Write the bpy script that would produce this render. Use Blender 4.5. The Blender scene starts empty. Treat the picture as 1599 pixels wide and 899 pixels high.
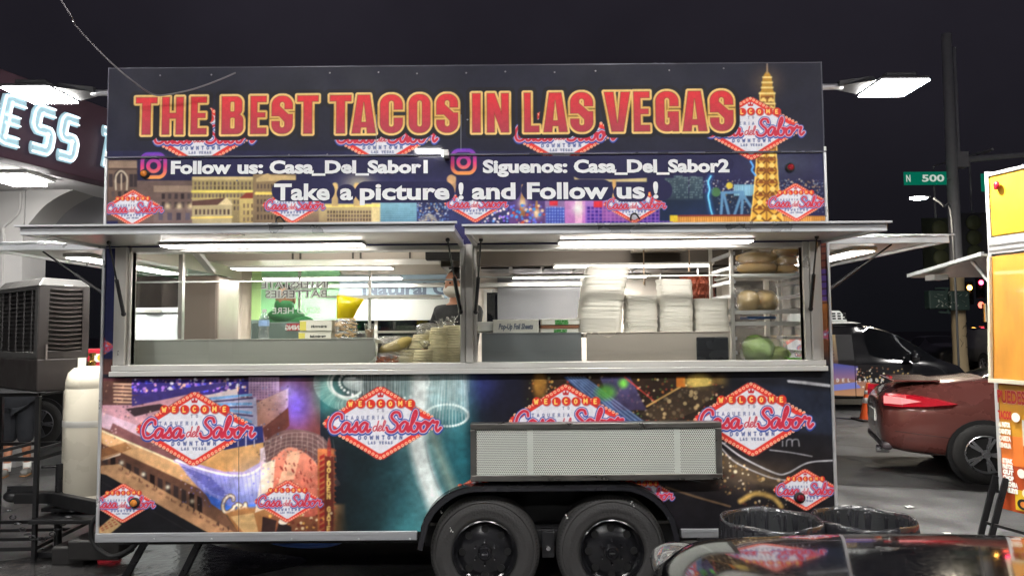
import bpy, bmesh, math, random
import numpy as np
from mathutils import Matrix, Vector

R = math.radians
rng = random.Random(7)
nrng = np.random.RandomState(11)
S = bpy.context.scene
COL = S.collection

# ------------------------------------------------------------------ camera
CAM = np.array([0.30, -4.77, 1.729])
PITCH, YAW, ROLL, FPX = 0.0592, 0.001, -0.0081, 1163.0
_r = np.array([math.cos(YAW), math.sin(YAW), 0]); _f = np.array([-math.sin(YAW), math.cos(YAW), 0]); _u = np.array([0, 0, 1.0])
_f2 = _f * math.cos(PITCH) + _u * math.sin(PITCH); _u2 = _u * math.cos(PITCH) - _f * math.sin(PITCH)
CR = _r * math.cos(ROLL) + _u2 * math.sin(ROLL); CU = _u2 * math.cos(ROLL) - _r * math.sin(ROLL); CF = _f2

def at(px, py, Y=0.0):
    """world point on the plane y=Y that a photo pixel looks at"""
    d = CF + CR * ((px - 799.5) / FPX) - CU * ((py - 449.5) / FPX)
    t = (Y - CAM[1]) / d[1]
    p = CAM + d * t
    return Vector((p[0], p[1], p[2]))

def ground(px, py, z=0.0):
    d = CF + CR * ((px - 799.5) / FPX) - CU * ((py - 449.5) / FPX)
    p = CAM + d * ((z - CAM[2]) / d[2])
    return Vector((p[0], p[1], p[2]))

cam = bpy.data.objects.new('camera', bpy.data.cameras.new('camera')); COL.objects.link(cam)
cam.data.sensor_width = 36.0; cam.data.lens = 36.0 * FPX / 1599.0
cam.data.clip_start = 0.05; cam.data.clip_end = 2000
cam.matrix_world = Matrix(((CR[0], CU[0], -CF[0], CAM[0]), (CR[1], CU[1], -CF[1], CAM[1]), (CR[2], CU[2], -CF[2], CAM[2]), (0, 0, 0, 1)))
S.camera = cam

# ------------------------------------------------------------------ night sky, exposure
W = bpy.data.worlds.new('World'); S.world = W; W.use_nodes = True
bg = W.node_tree.nodes['Background']
bg.inputs[1].default_value = 0.0098
_wn = W.node_tree; _tc = _wn.nodes.new('ShaderNodeTexCoord'); _sp = _wn.nodes.new('ShaderNodeSeparateXYZ'); _rp = _wn.nodes.new('ShaderNodeValToRGB')
_wn.links.new(_tc.outputs['Generated'], _sp.inputs[0]); _wn.links.new(_sp.outputs['Z'], _rp.inputs[0]); 
_ns = _wn.nodes.new('ShaderNodeTexNoise'); _ns.inputs['Scale'].default_value = 2.2; _ns.inputs['Detail'].default_value = 6; _wn.links.new(_tc.outputs['Generated'], _ns.inputs[0])
_mr = _wn.nodes.new('ShaderNodeMapRange'); _mr.inputs[1].default_value = .3; _mr.inputs[2].default_value = .7; _mr.inputs[3].default_value = .72; _mr.inputs[4].default_value = 1.35; _wn.links.new(_ns.outputs[0], _mr.inputs[0])
_mm = _wn.nodes.new('ShaderNodeMix'); _mm.data_type = 'RGBA'; _mm.blend_type = 'MULTIPLY'; _mm.inputs[0].default_value = 1
_wn.links.new(_rp.outputs[0], _mm.inputs[6]); _wn.links.new(_mr.outputs[0], _mm.inputs[7]); _wn.links.new(_mm.outputs[2], bg.inputs[0])
_rp.color_ramp.elements[0].position = 0.0; _rp.color_ramp.elements[0].color = (.22, .23, .30, 1)
_rp.color_ramp.elements[1].position = .42; _rp.color_ramp.elements[1].color = (.74, .65, .92, 1)
S.view_settings.view_transform = 'Standard'; S.view_settings.look = 'None'
S.view_settings.exposure = 1.2; S.view_settings.gamma = 1.0
S.render.engine = 'CYCLES'
S.cycles.use_denoising = True
S.cycles.max_bounces = 8; S.cycles.diffuse_bounces = 3; S.cycles.glossy_bounces = 4; S.cycles.transparent_max_bounces = 16
S.cycles.sample_clamp_indirect = 6.0
S.cycles.caustics_reflective = False; S.cycles.caustics_refractive = False

# lamp strengths (W/m2/sr of the glowing faces)
L_CANOPY, L_FLOOD, L_STRIP, L_INNER = 112.0, 230.0, 15.0, 34.0

# ------------------------------------------------------------------ materials
def s2l(c):
    return tuple((v / 255 / 12.92) if v / 255 <= .04045 else ((v / 255 + .055) / 1.055) ** 2.4 for v in c)

MATS = {}
def mat(name, rgb, rough=.5, metal=0.0, var=.12, scale=6.0, bump=0.0, bscale=60.0, coat=0.0, rvar=.1, spec=.5, srgb=True, aniso=None, emit=None, alpha=None, trans=0):
    if name in MATS: return MATS[name]
    m = bpy.data.materials.new(name); m.use_nodes = True; MATS[name] = m
    nt = m.node_tree; N = nt.nodes; Lk = nt.links
    b = N['Principled BSDF']
    c = s2l(rgb) if srgb else rgb
    b.inputs['Roughness'].default_value = rough; b.inputs['Metallic'].default_value = metal
    b.inputs['Specular IOR Level'].default_value = spec
    b.inputs['Coat Weight'].default_value = coat; b.inputs['Coat Roughness'].default_value = .06
    if trans: b.inputs['Transmission Weight'].default_value = trans
    tc = N.new('ShaderNodeTexCoord')
    n = N.new('ShaderNodeTexNoise'); n.inputs['Scale'].default_value = scale; n.inputs['Detail'].default_value = 5
    mp = N.new('ShaderNodeMapping'); Lk.new(tc.outputs['Object'], mp.inputs[0]); Lk.new(mp.outputs[0], n.inputs['Vector'])
    if aniso: mp.inputs['Scale'].default_value = aniso
    mx = N.new('ShaderNodeMix'); mx.data_type = 'RGBA'
    mx.inputs[6].default_value = tuple(v * (1 - var) for v in c) + (1,)
    mx.inputs[7].default_value = tuple(min(1, v * (1 + var)) for v in c) + (1,)
    Lk.new(n.outputs[0], mx.inputs[0]); Lk.new(mx.outputs[2], b.inputs['Base Color'])
    mr = N.new('ShaderNodeMapRange'); mr.inputs[1].default_value = .3; mr.inputs[2].default_value = .7
    mr.inputs[3].default_value = max(.02, rough - rvar); mr.inputs[4].default_value = min(1, rough + rvar)
    Lk.new(n.outputs[0], mr.inputs[0]); Lk.new(mr.outputs[0], b.inputs['Roughness'])
    if bump:
        n2 = N.new('ShaderNodeTexNoise'); n2.inputs['Scale'].default_value = bscale; n2.inputs['Detail'].default_value = 4
        Lk.new(mp.outputs[0], n2.inputs['Vector'])
        bm_ = N.new('ShaderNodeBump'); bm_.inputs['Strength'].default_value = bump; bm_.inputs['Distance'].default_value = .02
        Lk.new(n2.outputs[0], bm_.inputs['Height']); Lk.new(bm_.outputs[0], b.inputs['Normal'])
    if emit:
        b.inputs['Emission Color'].default_value = tuple(emit[0]) + (1,); b.inputs['Emission Strength'].default_value = emit[1]
    return m

def lamp_mat(name, rgb, strength):
    if name in MATS: return MATS[name]
    m = bpy.data.materials.new(name); m.use_nodes = True; MATS[name] = m
    nt = m.node_tree; nt.nodes.clear()
    e = nt.nodes.new('ShaderNodeEmission'); e.inputs[0].default_value = tuple(rgb) + (1,); e.inputs[1].default_value = strength
    o = nt.nodes.new('ShaderNodeOutputMaterial'); nt.links.new(e.outputs[0], o.inputs[0])
    return m

def film_mat(name, tint, gloss=.08, rough=.03, milky=0.0, wrinkle=0.0, fres=1.45):
    """thin clear sheet: glass pane or plastic film"""
    if name in MATS: return MATS[name]
    m = bpy.data.materials.new(name); m.use_nodes = True; MATS[name] = m
    nt = m.node_tree; N = nt.nodes; L = nt.links; N.clear()
    o = N.new('ShaderNodeOutputMaterial'); t = N.new('ShaderNodeBsdfTransparent'); t.inputs[0].default_value = tuple(tint) + (1,)
    g = N.new('ShaderNodeBsdfGlossy'); g.inputs['Roughness'].default_value = rough
    lw = N.new('ShaderNodeLayerWeight'); lw.inputs[0].default_value = .5
    pw_ = N.new('ShaderNodeMath'); pw_.operation = 'POWER'; pw_.inputs[1].default_value = 4.0; L.new(lw.outputs['Facing'], pw_.inputs[0])
    fr = N.new('ShaderNodeMath'); fr.operation = 'MULTIPLY_ADD'; fr.inputs[1].default_value = .8; fr.inputs[2].default_value = .035; L.new(pw_.outputs[0], fr.inputs[0])
    ad = N.new('ShaderNodeMath'); ad.operation = 'ADD'; ad.use_clamp = True; ad.inputs[1].default_value = gloss
    L.new(fr.outputs[0], ad.inputs[0])
    base = t.outputs[0]
    if milky:
        d = N.new('ShaderNodeBsdfDiffuse'); d.inputs[0].default_value = (.8, .8, .78, 1)
        mk = N.new('ShaderNodeMixShader'); mk.inputs[0].default_value = milky
        L.new(t.outputs[0], mk.inputs[1]); L.new(d.outputs[0], mk.inputs[2]); base = mk.outputs[0]
    mx = N.new('ShaderNodeMixShader'); L.new(ad.outputs[0], mx.inputs[0]); L.new(base, mx.inputs[1]); L.new(g.outputs[0], mx.inputs[2])
    if wrinkle:
        tc = N.new('ShaderNodeTexCoord'); n = N.new('ShaderNodeTexNoise'); n.inputs['Scale'].default_value = 22; n.inputs['Detail'].default_value = 6
        L.new(tc.outputs['Object'], n.inputs[0]); bp = N.new('ShaderNodeBump'); bp.inputs['Strength'].default_value = wrinkle; bp.inputs['Distance'].default_value = .05
        L.new(n.outputs[0], bp.inputs['Height']); L.new(bp.outputs[0], g.inputs['Normal']); L.new(bp.outputs[0], lw.inputs['Normal'])
    L.new(mx.outputs[0], o.inputs[0])
    return m

# ------------------------------------------------------------------ object helpers
OFF = {}
def tag(o, label=None, cat=None, group=None, kind=None):
    if label: o['label'] = label
    if cat: o['category'] = cat
    if group: o['group'] = group
    if kind: o['kind'] = kind
    return o

def thing(name, label, cat, loc=(0, 0, 0), group=None, rz=0.0):
    o = bpy.data.objects.new(name, None); COL.objects.link(o)
    o.empty_display_size = .1; o.location = loc; o.rotation_euler = (0, 0, rz)
    OFF[o] = Vector(loc) if not rz else None
    return tag(o, label, cat, group)

def link(name, me, parent=None, loc=None):
    o = bpy.data.objects.new(name, me); COL.objects.link(o)
    if parent is not None:
        o.parent = parent; OFF[o] = OFF.get(parent)
    if loc is not None: o.location = loc
    return o

class M:
    """collects shapes into one mesh"""
    def __init__(s): s.v = []; s.f = []
    def add(s, vs, fs):
        k = len(s.v); s.v += [tuple(p) for p in vs]; s.f += [tuple(i + k for i in f) for f in fs]; return s
    def box(s, x0, x1, y0, y1, z0, z1):
        return s.add([(x0, y0, z0), (x1, y0, z0), (x1, y1, z0), (x0, y1, z0), (x0, y0, z1), (x1, y0, z1), (x1, y1, z1), (x0, y1, z1)],
                     [(3, 2, 1, 0), (4, 5, 6, 7), (0, 1, 5, 4), (1, 2, 6, 5), (2, 3, 7, 6), (3, 0, 4, 7)])
    def hexa(s, b, t):
        return s.add(list(b) + list(t), [(3, 2, 1, 0), (4, 5, 6, 7), (0, 1, 5, 4), (1, 2, 6, 5), (2, 3, 7, 6), (3, 0, 4, 7)])
    def bar(s, p, q, w, h=None, up=(0, 0, 1)):
        h = h or w; p, q = Vector(p), Vector(q); d = (q - p).normalized(); u = Vector(up)
        if abs(d.dot(u)) > .97: u = Vector((0, 1, 0))
        a = d.cross(u).normalized() * w / 2; b = a.cross(d).normalized() * h / 2
        return s.hexa([p - a - b, p + a - b, q + a - b, q - a - b], [p - a + b, p + a + b, q + a + b, q - a + b])
    def tube(s, path, r, n=8, caps=True):
        P = [Vector(p) for p in path]; k = len(s.v); m = len(P); ref = None
        rr = r if isinstance(r, (list, tuple)) else [r] * m
        for i, p in enumerate(P):
            d = (P[min(i + 1, m - 1)] - P[max(i - 1, 0)]).normalized()
            if ref is None:
                ref = d.orthogonal().normalized()
            ref = (ref - d * ref.dot(d)).normalized(); b = d.cross(ref)
            for j in range(n):
                a = 2 * math.pi * j / n; s.v.append(tuple(p + (ref * math.cos(a) + b * math.sin(a)) * rr[i]))
        for i in range(m - 1):
            for j in range(n):
                s.f.append((k + i * n + j, k + i * n + (j + 1) % n, k + (i + 1) * n + (j + 1) % n, k + (i + 1) * n + j))
        if caps:
            s.f.append(tuple(k + j for j in range(n))[::-1]); s.f.append(tuple(k + (m - 1) * n + j for j in range(n)))
        return s
    def lathe(s, prof, n=24, c=(0, 0, 0), axis='z', rf=None, caps=True):
        """prof: (radius, height) pairs; rf(angle, index) scales the radius"""
        k = len(s.v); c = Vector(c); m = len(prof)
        for i, (r, h) in enumerate(prof):
            for j in range(n):
                a = 2 * math.pi * j / n; q = r * (rf(a, i) if rf else 1)
                x, y = q * math.cos(a), q * math.sin(a)
                p = {'z': (x, y, h), 'y': (x, h, y), 'x': (h, x, y)}[axis]
                s.v.append(tuple(c + Vector(p)))
        for i in range(m - 1):
            for j in range(n):
                q = (k + i * n + j, k + i * n + (j + 1) % n, k + (i + 1) * n + (j + 1) % n, k + (i + 1) * n + j)
                s.f.append(q if axis != 'y' else q[::-1])
        if caps and prof[0][0] > 1e-4: s.f.append(tuple(k + j for j in range(n))[::-1])
        if caps and prof[-1][0] > 1e-4: s.f.append(tuple(k + (m - 1) * n + j for j in range(n)))
        return s
    def prism(s, poly, y0, y1, axis='y'):
        k = len(s.v); n = len(poly)
        f = {'y': lambda p, t: (p[0], t, p[1]), 'x': lambda p, t: (t, p[0], p[1]), 'z': lambda p, t: (p[0], p[1], t)}[axis]
        s.v += [f(p, y0) for p in poly] + [f(p, y1) for p in poly]
        s.f += [tuple(k + i for i in range(n)), tuple(k + n + i for i in range(n))[::-1]]
        s.f += [(k + i, k + n + i, k + n + (i + 1) % n, k + (i + 1) % n) for i in range(n)]
        return s
    def blob(s, c, r, n=14, m=9, amp=0.0, seed=0, sq=1.0):
        k = len(s.v); rs = random.Random(seed); ph = [rs.uniform(0, 6.28) for _ in range(8)]
        for i in range(m + 1):
            t = math.pi * i / m
            for j in range(n):
                a = 2 * math.pi * j / n
                x, y, z = math.sin(t) * math.cos(a), math.sin(t) * math.sin(a), math.cos(t)
                if sq != 1:
                    x, y, z = [math.copysign(abs(q) ** sq, q) for q in (x, y, z)]
                w = 1 + amp * (math.sin(3 * x + ph[0] + 2 * z) + math.sin(5 * y + ph[1]) * .7 + math.sin(7 * z + 4 * x + ph[2]) * .5 + math.sin(11 * x + 9 * y + ph[3]) * .35)
                s.v.append((c[0] + r[0] * x * w, c[1] + r[1] * y * w, c[2] + r[2] * z * w))
        for i in range(m):
            for j in range(n):
                s.f.append((k + i * n + j, k + (i + 1) * n + j, k + (i + 1) * n + (j + 1) % n, k + i * n + (j + 1) % n))
        return s
    def mesh(s, name, m, smooth=False, off=None):
        me = bpy.data.meshes.new(name)
        vs = s.v if off is None else [(x - off[0], y - off[1], z - off[2]) for x, y, z in s.v]
        me.from_pydata(vs, [], s.f); me.validate()
        bm = bmesh.new(); bm.from_mesh(me); bmesh.ops.remove_doubles(bm, verts=bm.verts, dist=1e-5)
        bmesh.ops.recalc_face_normals(bm, faces=bm.faces); bm.to_mesh(me); bm.free()
        if m: me.materials.append(m)
        if smooth:
            me.polygons.foreach_set('use_smooth', [True] * len(me.polygons))
            if smooth is not True: me.set_sharp_from_angle(angle=R(smooth))
        me.update(); return me
    def obj(s, name, m, parent=None, smooth=False, bevel=0.0, seg=2):
        off = OFF.get(parent) if parent is not None else None
        o = link(name, s.mesh(name, m, smooth, off), parent)
        if bevel:
            b = o.modifiers.new('edge', 'BEVEL'); b.width = bevel; b.segments = seg; b.limit_method = 'ANGLE'; b.angle_limit = R(40)
        return o

def copy_tree(o, parent=None):
    c = o.copy(); COL.objects.link(c)
    if parent is not None: c.parent = parent
    for ch in list(o.children): copy_tree(ch, c)
    return c

def catmull(P, n=8, closed=False):
    P = [np.array(p, float) for p in P]; out = []
    m = len(P)
    for i in range(m if closed else m - 1):
        a = P[(i - 1) % m] if closed or i > 0 else P[0] * 2 - P[1]
        b = P[i]; c = P[(i + 1) % m]
        d = P[(i + 2) % m] if closed or i + 2 < m else P[-1] * 2 - P[-2]
        for k in range(n):
            t = k / n
            out.append(.5 * ((2 * b) + (c - a) * t + (2 * a - 5 * b + 4 * c - d) * t * t + (3 * b - a - 3 * c + d) * t ** 3))
    if not closed: out.append(P[-1])
    return out

def evaluated(o):
    dg = bpy.context.evaluated_depsgraph_get(); dg.update()
    return bpy.data.meshes.new_from_object(o.evaluated_get(dg))

def text2d(body, size=1.0, bold=0.0, sx=1.0, align='LEFT', shear=0.0, spacing=1.0):
    """flat letter outlines filled with faces, as (verts 2d, faces)"""
    cu = bpy.data.curves.new('lettering', 'FONT'); cu.body = body; cu.size = size; cu.offset = bold; cu.shear = shear
    cu.align_x = align; cu.resolution_u = 3; cu.space_character = spacing
    o = bpy.data.objects.new('lettering', cu); COL.objects.link(o)
    me = evaluated(o)
    vs = [(v.co.x * sx, v.co.y) for v in me.vertices]; fs = [tuple(p.vertices) for p in me.polygons]
    bpy.data.objects.remove(o); bpy.data.curves.remove(cu); bpy.data.meshes.remove(me)
    return vs, fs

def lettering(name, body, m, parent, o, ux, uz, size, depth=0.0, **k):
    """text laid flat at o along ux with uz up"""
    o, ux, uz = Vector(o), Vector(ux).normalized(), Vector(uz).normalized()
    fit = k.pop('fit', None)
    vs, fs = text2d(body, size, **k)
    if not vs: return None
    if fit:
        x0 = min(v[0] for v in vs); x1 = max(v[0] for v in vs); g = fit / (x1 - x0); vs = [((v[0] - x0) * g, v[1]) for v in vs]
    mb = M(); mb.add([o + ux * a + uz * b for a, b in vs], fs)
    off = OFF.get(parent) if parent is not None else None
    me = bpy.data.meshes.new(name)
    me.from_pydata([tuple(Vector(p) - (off or Vector((0, 0, 0)))) for p in mb.v], [], mb.f)
    me.materials.append(m)
    return link(name, me, parent)

# ------------------------------------------------------------------ print painter: draws flat artwork into per-vertex print colours
class Canvas:
    def __init__(s, x0, x1, z0, z1, cell):
        s.x0, s.z0, s.c = x0, z0, cell
        s.nx = int(round((x1 - x0) / cell)) + 1; s.nz = int(round((z1 - z0) / cell)) + 1
        s.X, s.Z = np.meshgrid(x0 + np.arange(s.nx) * cell, z0 + np.arange(s.nz) * cell)
        s.img = np.zeros((s.nz, s.nx, 3))
    def sl(s, xa, xb, za, zb):
        i0 = max(0, int((xa - s.x0) / s.c) - 1); i1 = min(s.nx, int((xb - s.x0) / s.c) + 3)
        j0 = max(0, int((za - s.z0) / s.c) - 1); j1 = min(s.nz, int((zb - s.z0) / s.c) + 3)
        return None if i1 <= i0 or j1 <= j0 else (slice(j0, j1), slice(i0, i1))
    def blend(s, q, a, col):
        col = np.array(col, float)
        s.img[q] = s.img[q] * (1 - a[..., None]) + (col if col.ndim > 1 else col[None, None]) * a[..., None]
    def sdf(s, d, q, col, a=1.0, soft=None):
        soft = soft or s.c * 1.2
        s.blend(q, np.clip(.5 - d / soft, 0, 1) * a, col)
    def poly(s, P, col, col2=None, a=1.0, soft=None, axis=1):
        P = np.array(P, float); pad = (soft or s.c) * 1
        q = s.sl(P[:, 0].min() - pad, P[:, 0].max() + pad, P[:, 1].min() - pad, P[:, 1].max() + pad)
        if q is None: return
        X, Z = s.X[q], s.Z[q]; d = sd_poly(X, Z, P)
        if col2 is not None:
            T = Z if axis == 1 else X; lo, hi = P[:, axis].min(), P[:, axis].max()
            t = np.clip((hi - T) / max(1e-6, hi - lo), 0, 1)[..., None]
            col = np.array(col, float) * (1 - t) + np.array(col2, float) * t
        s.sdf(d, q, col, a, soft)
    def line(s, P, w, col, a=1.0, soft=None):
        P = np.array(P, float); pad = w + (soft or s.c)
        for p0, p1 in [(P[i:i + 9].min(0), P[i:i + 9].max(0)) for i in range(0, len(P), 8)] if len(P) > 12 else [(P.min(0), P.max(0))]:
            pass
        q = s.sl(P[:, 0].min() - pad, P[:, 0].max() + pad, P[:, 1].min() - pad, P[:, 1].max() + pad)
        if q is None: return
        s.sdf(sd_line(s.X[q], s.Z[q], P) - w / 2, q, col, a, soft)
    def disc(s, c, r, col, a=1.0, soft=None, ry=None):
        k = (ry or r) / r; pad = r * max(1, k) + (soft or s.c)
        q = s.sl(c[0] - pad, c[0] + pad, c[1] - pad, c[1] + pad)
        if q is None: return
        s.sdf(np.hypot(s.X[q] - c[0], (s.Z[q] - c[1]) / k) - r, q, col, a, soft)
    def glow(s, c, r, col, a=1.0, ry=None):
        k = (ry or r) / r; q = s.sl(c[0] - 2.5 * r, c[0] + 2.5 * r, c[1] - 2.5 * r * k, c[1] + 2.5 * r * k)
        if q is None: return
        g = np.exp(-(((s.X[q] - c[0]) / r) ** 2 + ((s.Z[q] - c[1]) / (r * k)) ** 2)) * a
        s.img[q] = 255 - (255 - s.img[q]) * (1 - g[..., None] * np.array(col, float) / 255)
    def speck(s, P, n, cols, size=(.004, .01), a=1.0, rs=None):
        rs = rs or rng; P = np.array(P, float); lo, hi = P.min(0), P.max(0)
        for _ in range(n):
            x, z = rs.uniform(lo[0], hi[0]), rs.uniform(lo[1], hi[1])
            if sd_poly(np.array([[x]]), np.array([[z]]), P)[0, 0] < 0: s.disc((x, z), rs.uniform(*size), rs.choice(cols), a)
    def cells(s, Q, nx, ny, col, fx=.55, fy=.55, p=1.0, a=1.0, jit=20):
        """grid of window patches inside the quad Q: bottom-left, bottom-right, top-right, top-left"""
        Q = [np.array(p_, float) for p_ in Q]
        f = lambda u, v: (Q[0] * (1 - u) + Q[1] * u) * (1 - v) + (Q[3] * (1 - u) + Q[2] * u) * v
        for i in range(nx):
            for j in range(ny):
                if rng.random() > p: continue
                u0, u1 = (i + .5 - fx / 2) / nx, (i + .5 + fx / 2) / nx; v0, v1 = (j + .5 - fy / 2) / ny, (j + .5 + fy / 2) / ny
                k = rng.uniform(-jit, jit)
                s.poly([f(u0, v0), f(u1, v0), f(u1, v1), f(u0, v1)], [max(0, min(255, c + k)) for c in col], a=a)

def sd_poly(X, Z, P):
    d = np.full(X.shape, 1e9); ins = np.zeros(X.shape, bool); n = len(P)
    for i in range(n):
        a, b = P[i], P[(i + 1) % n]; e = b - a
        wx, wz = X - a[0], Z - a[1]
        t = np.clip((wx * e[0] + wz * e[1]) / max(1e-12, e @ e), 0, 1)
        d = np.minimum(d, (wx - e[0] * t) ** 2 + (wz - e[1] * t) ** 2)
        c = (a[1] > Z) != (b[1] > Z)
        if e[1] != 0: ins ^= c & (X < a[0] + e[0] * (Z - a[1]) / e[1])
    d = np.sqrt(d); return np.where(ins, -d, d)

def sd_line(X, Z, P):
    d = np.full(X.shape, 1e9)
    for a, b in zip(P[:-1], P[1:]):
        e = b - a; wx, wz = X - a[0], Z - a[1]
        t = np.clip((wx * e[0] + wz * e[1]) / max(1e-12, e @ e), 0, 1)
        d = np.minimum(d, (wx - e[0] * t) ** 2 + (wz - e[1] * t) ** 2)
    return np.sqrt(d)

def sd_box(X, Z, x0, x1, z0, z1, r=0.0):
    qx = np.abs(X - (x0 + x1) / 2) - (x1 - x0) / 2 + r; qz = np.abs(Z - (z0 + z1) / 2) - (z1 - z0) / 2 + r
    return np.hypot(np.maximum(qx, 0), np.maximum(qz, 0)) + np.minimum(np.maximum(qx, qz), 0) - r

# stroke alphabet for small printed words (unit height, width ~.6)
SF = {
 'A': [[(0, 0), (.3, 1), (.6, 0)], [(.12, .35), (.48, .35)]], 'B': [[(0, 0), (0, 1), (.4, 1), (.52, .78), (.4, .53), (0, .53)], [(.4, .53), (.56, .28), (.42, 0), (0, 0)]],
 'C': [[(.55, .85), (.3, 1), (.05, .75), (.05, .25), (.3, 0), (.55, .15)]], 'D': [[(0, 0), (0, 1), (.35, 1), (.57, .7), (.57, .3), (.35, 0), (0, 0)]],
 'E': [[(.52, 1), (0, 1), (0, 0), (.52, 0)], [(0, .52), (.42, .52)]], 'G': [[(.55, .85), (.3, 1), (.05, .75), (.05, .25), (.3, 0), (.57, .15), (.57, .48), (.34, .48)]],
 'H': [[(0, 0), (0, 1)], [(.55, 0), (.55, 1)], [(0, .5), (.55, .5)]], 'I': [[(.1, 0), (.1, 1)]], 'L': [[(0, 1), (0, 0), (.5, 0)]],
 'M': [[(0, 0), (0, 1), (.35, .35), (.7, 1), (.7, 0)]], 'N': [[(0, 0), (0, 1), (.55, 0), (.55, 1)]], 'O': [[(.3, 1), (.04, .75), (.04, .25), (.3, 0), (.58, .25), (.58, .75), (.3, 1)]],
 'Q': [[(.3, 1), (.04, .75), (.04, .25), (.3, 0), (.58, .25), (.58, .75), (.3, 1)], [(.4, .2), (.62, -.05)]], 'R': [[(0, 0), (0, 1), (.4, 1), (.54, .76), (.4, .5), (0, .5)], [(.3, .5), (.56, 0)]],
 'S': [[(.52, .85), (.28, 1), (.05, .8), (.12, .58), (.45, .42), (.54, .2), (.28, 0), (.02, .14)]], 'T': [[(0, 1), (.6, 1)], [(.3, 1), (.3, 0)]],
 'U': [[(0, 1), (0, .25), (.28, 0), (.55, .25), (.55, 1)]], 'V': [[(0, 1), (.3, 0), (.6, 1)]], 'W': [[(0, 1), (.2, 0), (.42, .8), (.64, 0), (.84, 1)]],
 'P': [[(0, 0), (0, 1), (.4, 1), (.54, .74), (.4, .47), (0, .47)]], 'K': [[(0, 0), (0, 1)], [(.52, 1), (0, .45), (.55, 0)]], 'F': [[(.5, 1), (0, 1), (0, 0)], [(0, .5), (.4, .5)]],
 'Z': [[(0, 1), (.5, 1), (0, 0), (.5, 0)]], 'Y': [[(0, 1), (.3, .5), (.6, 1)], [(.3, .5), (.3, 0)]]}
def adv(ch): return {' ': .5, 'I': .2, 'M': .7, 'W': .84, 'L': .5}.get(ch, .58)
def word(cv, body, x, z, h, w, col, a=1.0, width=None, centre=True, rot=0.0):
    """printed word; width fits it by letter spacing"""
    tot = sum(adv(c) for c in body) * h; n = max(1, len(body) - 1)
    gap = (width - tot) / n if width else .2 * h
    L = tot + gap * n; cx = x - L / 2 if centre else x
    for ch in body:
        for st in SF.get(ch, []):
            cv.line([(cx + p[0] * h, z + p[1] * h) for p in st], w, col, a)
        cx += adv(ch) * h + gap

# brush script letters (x-height 1)
SC = {
 'C': ([(1.32, 1.45), (1.2, 1.85), (.75, 1.98), (.28, 1.55), (.1, .8), (.35, .12), (.85, .0), (1.4, .4)], 1.35),
 'a': ([(.85, .82), (.5, 1.0), (.12, .6), (.2, .06), (.55, .1), (.85, .85), (.84, .3), (1.0, .02), (1.22, .25)], 1.1),
 's': ([(-.05, .2), (.35, .62), (.52, 1.02), (.62, .65), (.78, .3), (.55, .0), (.15, .08)], .85),
 'S': ([(1.3, 1.55), (1.1, 1.92), (.65, 1.95), (.4, 1.55), (.7, 1.12), (1.08, .8), (1.12, .32), (.72, -.02), (.22, .05), (.02, .42)], 1.3),
 'b': ([(-.1, .3), (.3, .95), (.55, 1.75), (.42, 2.12), (.22, 1.6), (.14, .5), (.38, .0), (.75, .12), (.85, .6), (.62, .85), (1.0, .8)], 1.0),
 'o': ([(.5, .98), (.12, .62), (.22, .06), (.62, .06), (.8, .55), (.52, .98), (.95, .82)], .95),
 'r': ([(-.05, .5), (.25, .95), (.38, 1.12), (.5, .9), (.88, .95), (.76, .4), (.95, .03), (1.25, .35)], 1.1),
 'd': ([(.8, .85), (.45, .95), (.12, .55), (.25, .05), (.6, .15), (.88, .95), (1.0, 1.9), (.86, .6), (.98, .05), (1.2, .25)], 1.1),
 'e': ([(.08, .4), (.5, .6), (.6, .92), (.32, .98), (.08, .5), (.3, .03), (.78, .25)], .75),
 'l': ([(-.05, .25), (.4, 1.2), (.48, 1.85), (.28, 1.95), (.14, 1.1), (.2, .08), (.55, .2)], .55),
 'i': ([(-.05, .25), (.25, 1.0), (.2, .2), (.35, .02), (.6, .25)], .5), 'n': ([(0, 1.0), (.1, 0), (.4, 1.0), (.6, .8), (.6, .1), (.9, .2)], .85)}
def script_paths(body, x, z, h):
    out = []; cx = x
    for ch in body:
        P, w = SC[ch]; out.append(np.array([(cx + (p[0] + .12 * p[1]) * h, z + p[1] * h) for p in catmull(P, 5)])); cx += w * h
    return out, cx

# ================================================================== the printed wrap of the trailer's side
TL, TR = -2.335, 2.335
Z0, ZRAIL, ZS, ZH, ZM, ZT = .434, .485, 1.470, 2.303, 2.878, 3.462
cv = Canvas(TL, TR, .44, 3.468, .004)
def pq(*pts):
    return [(p.x, p.z) for p in (at(x, y, 0) for x, y in pts)]
def pr(x0, y0, x1, y1): return pq((x0, y1), (x1, y1), (x1, y0), (x0, y0))      # bottom-left, bottom-right, top-right, top-left
PX = 1 / 244.0
def pt(x, y): return pq((x, y))[0]
RED, WHITE_, BLUE = (232, 62, 52), (226, 226, 234), (52, 76, 165)

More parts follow.
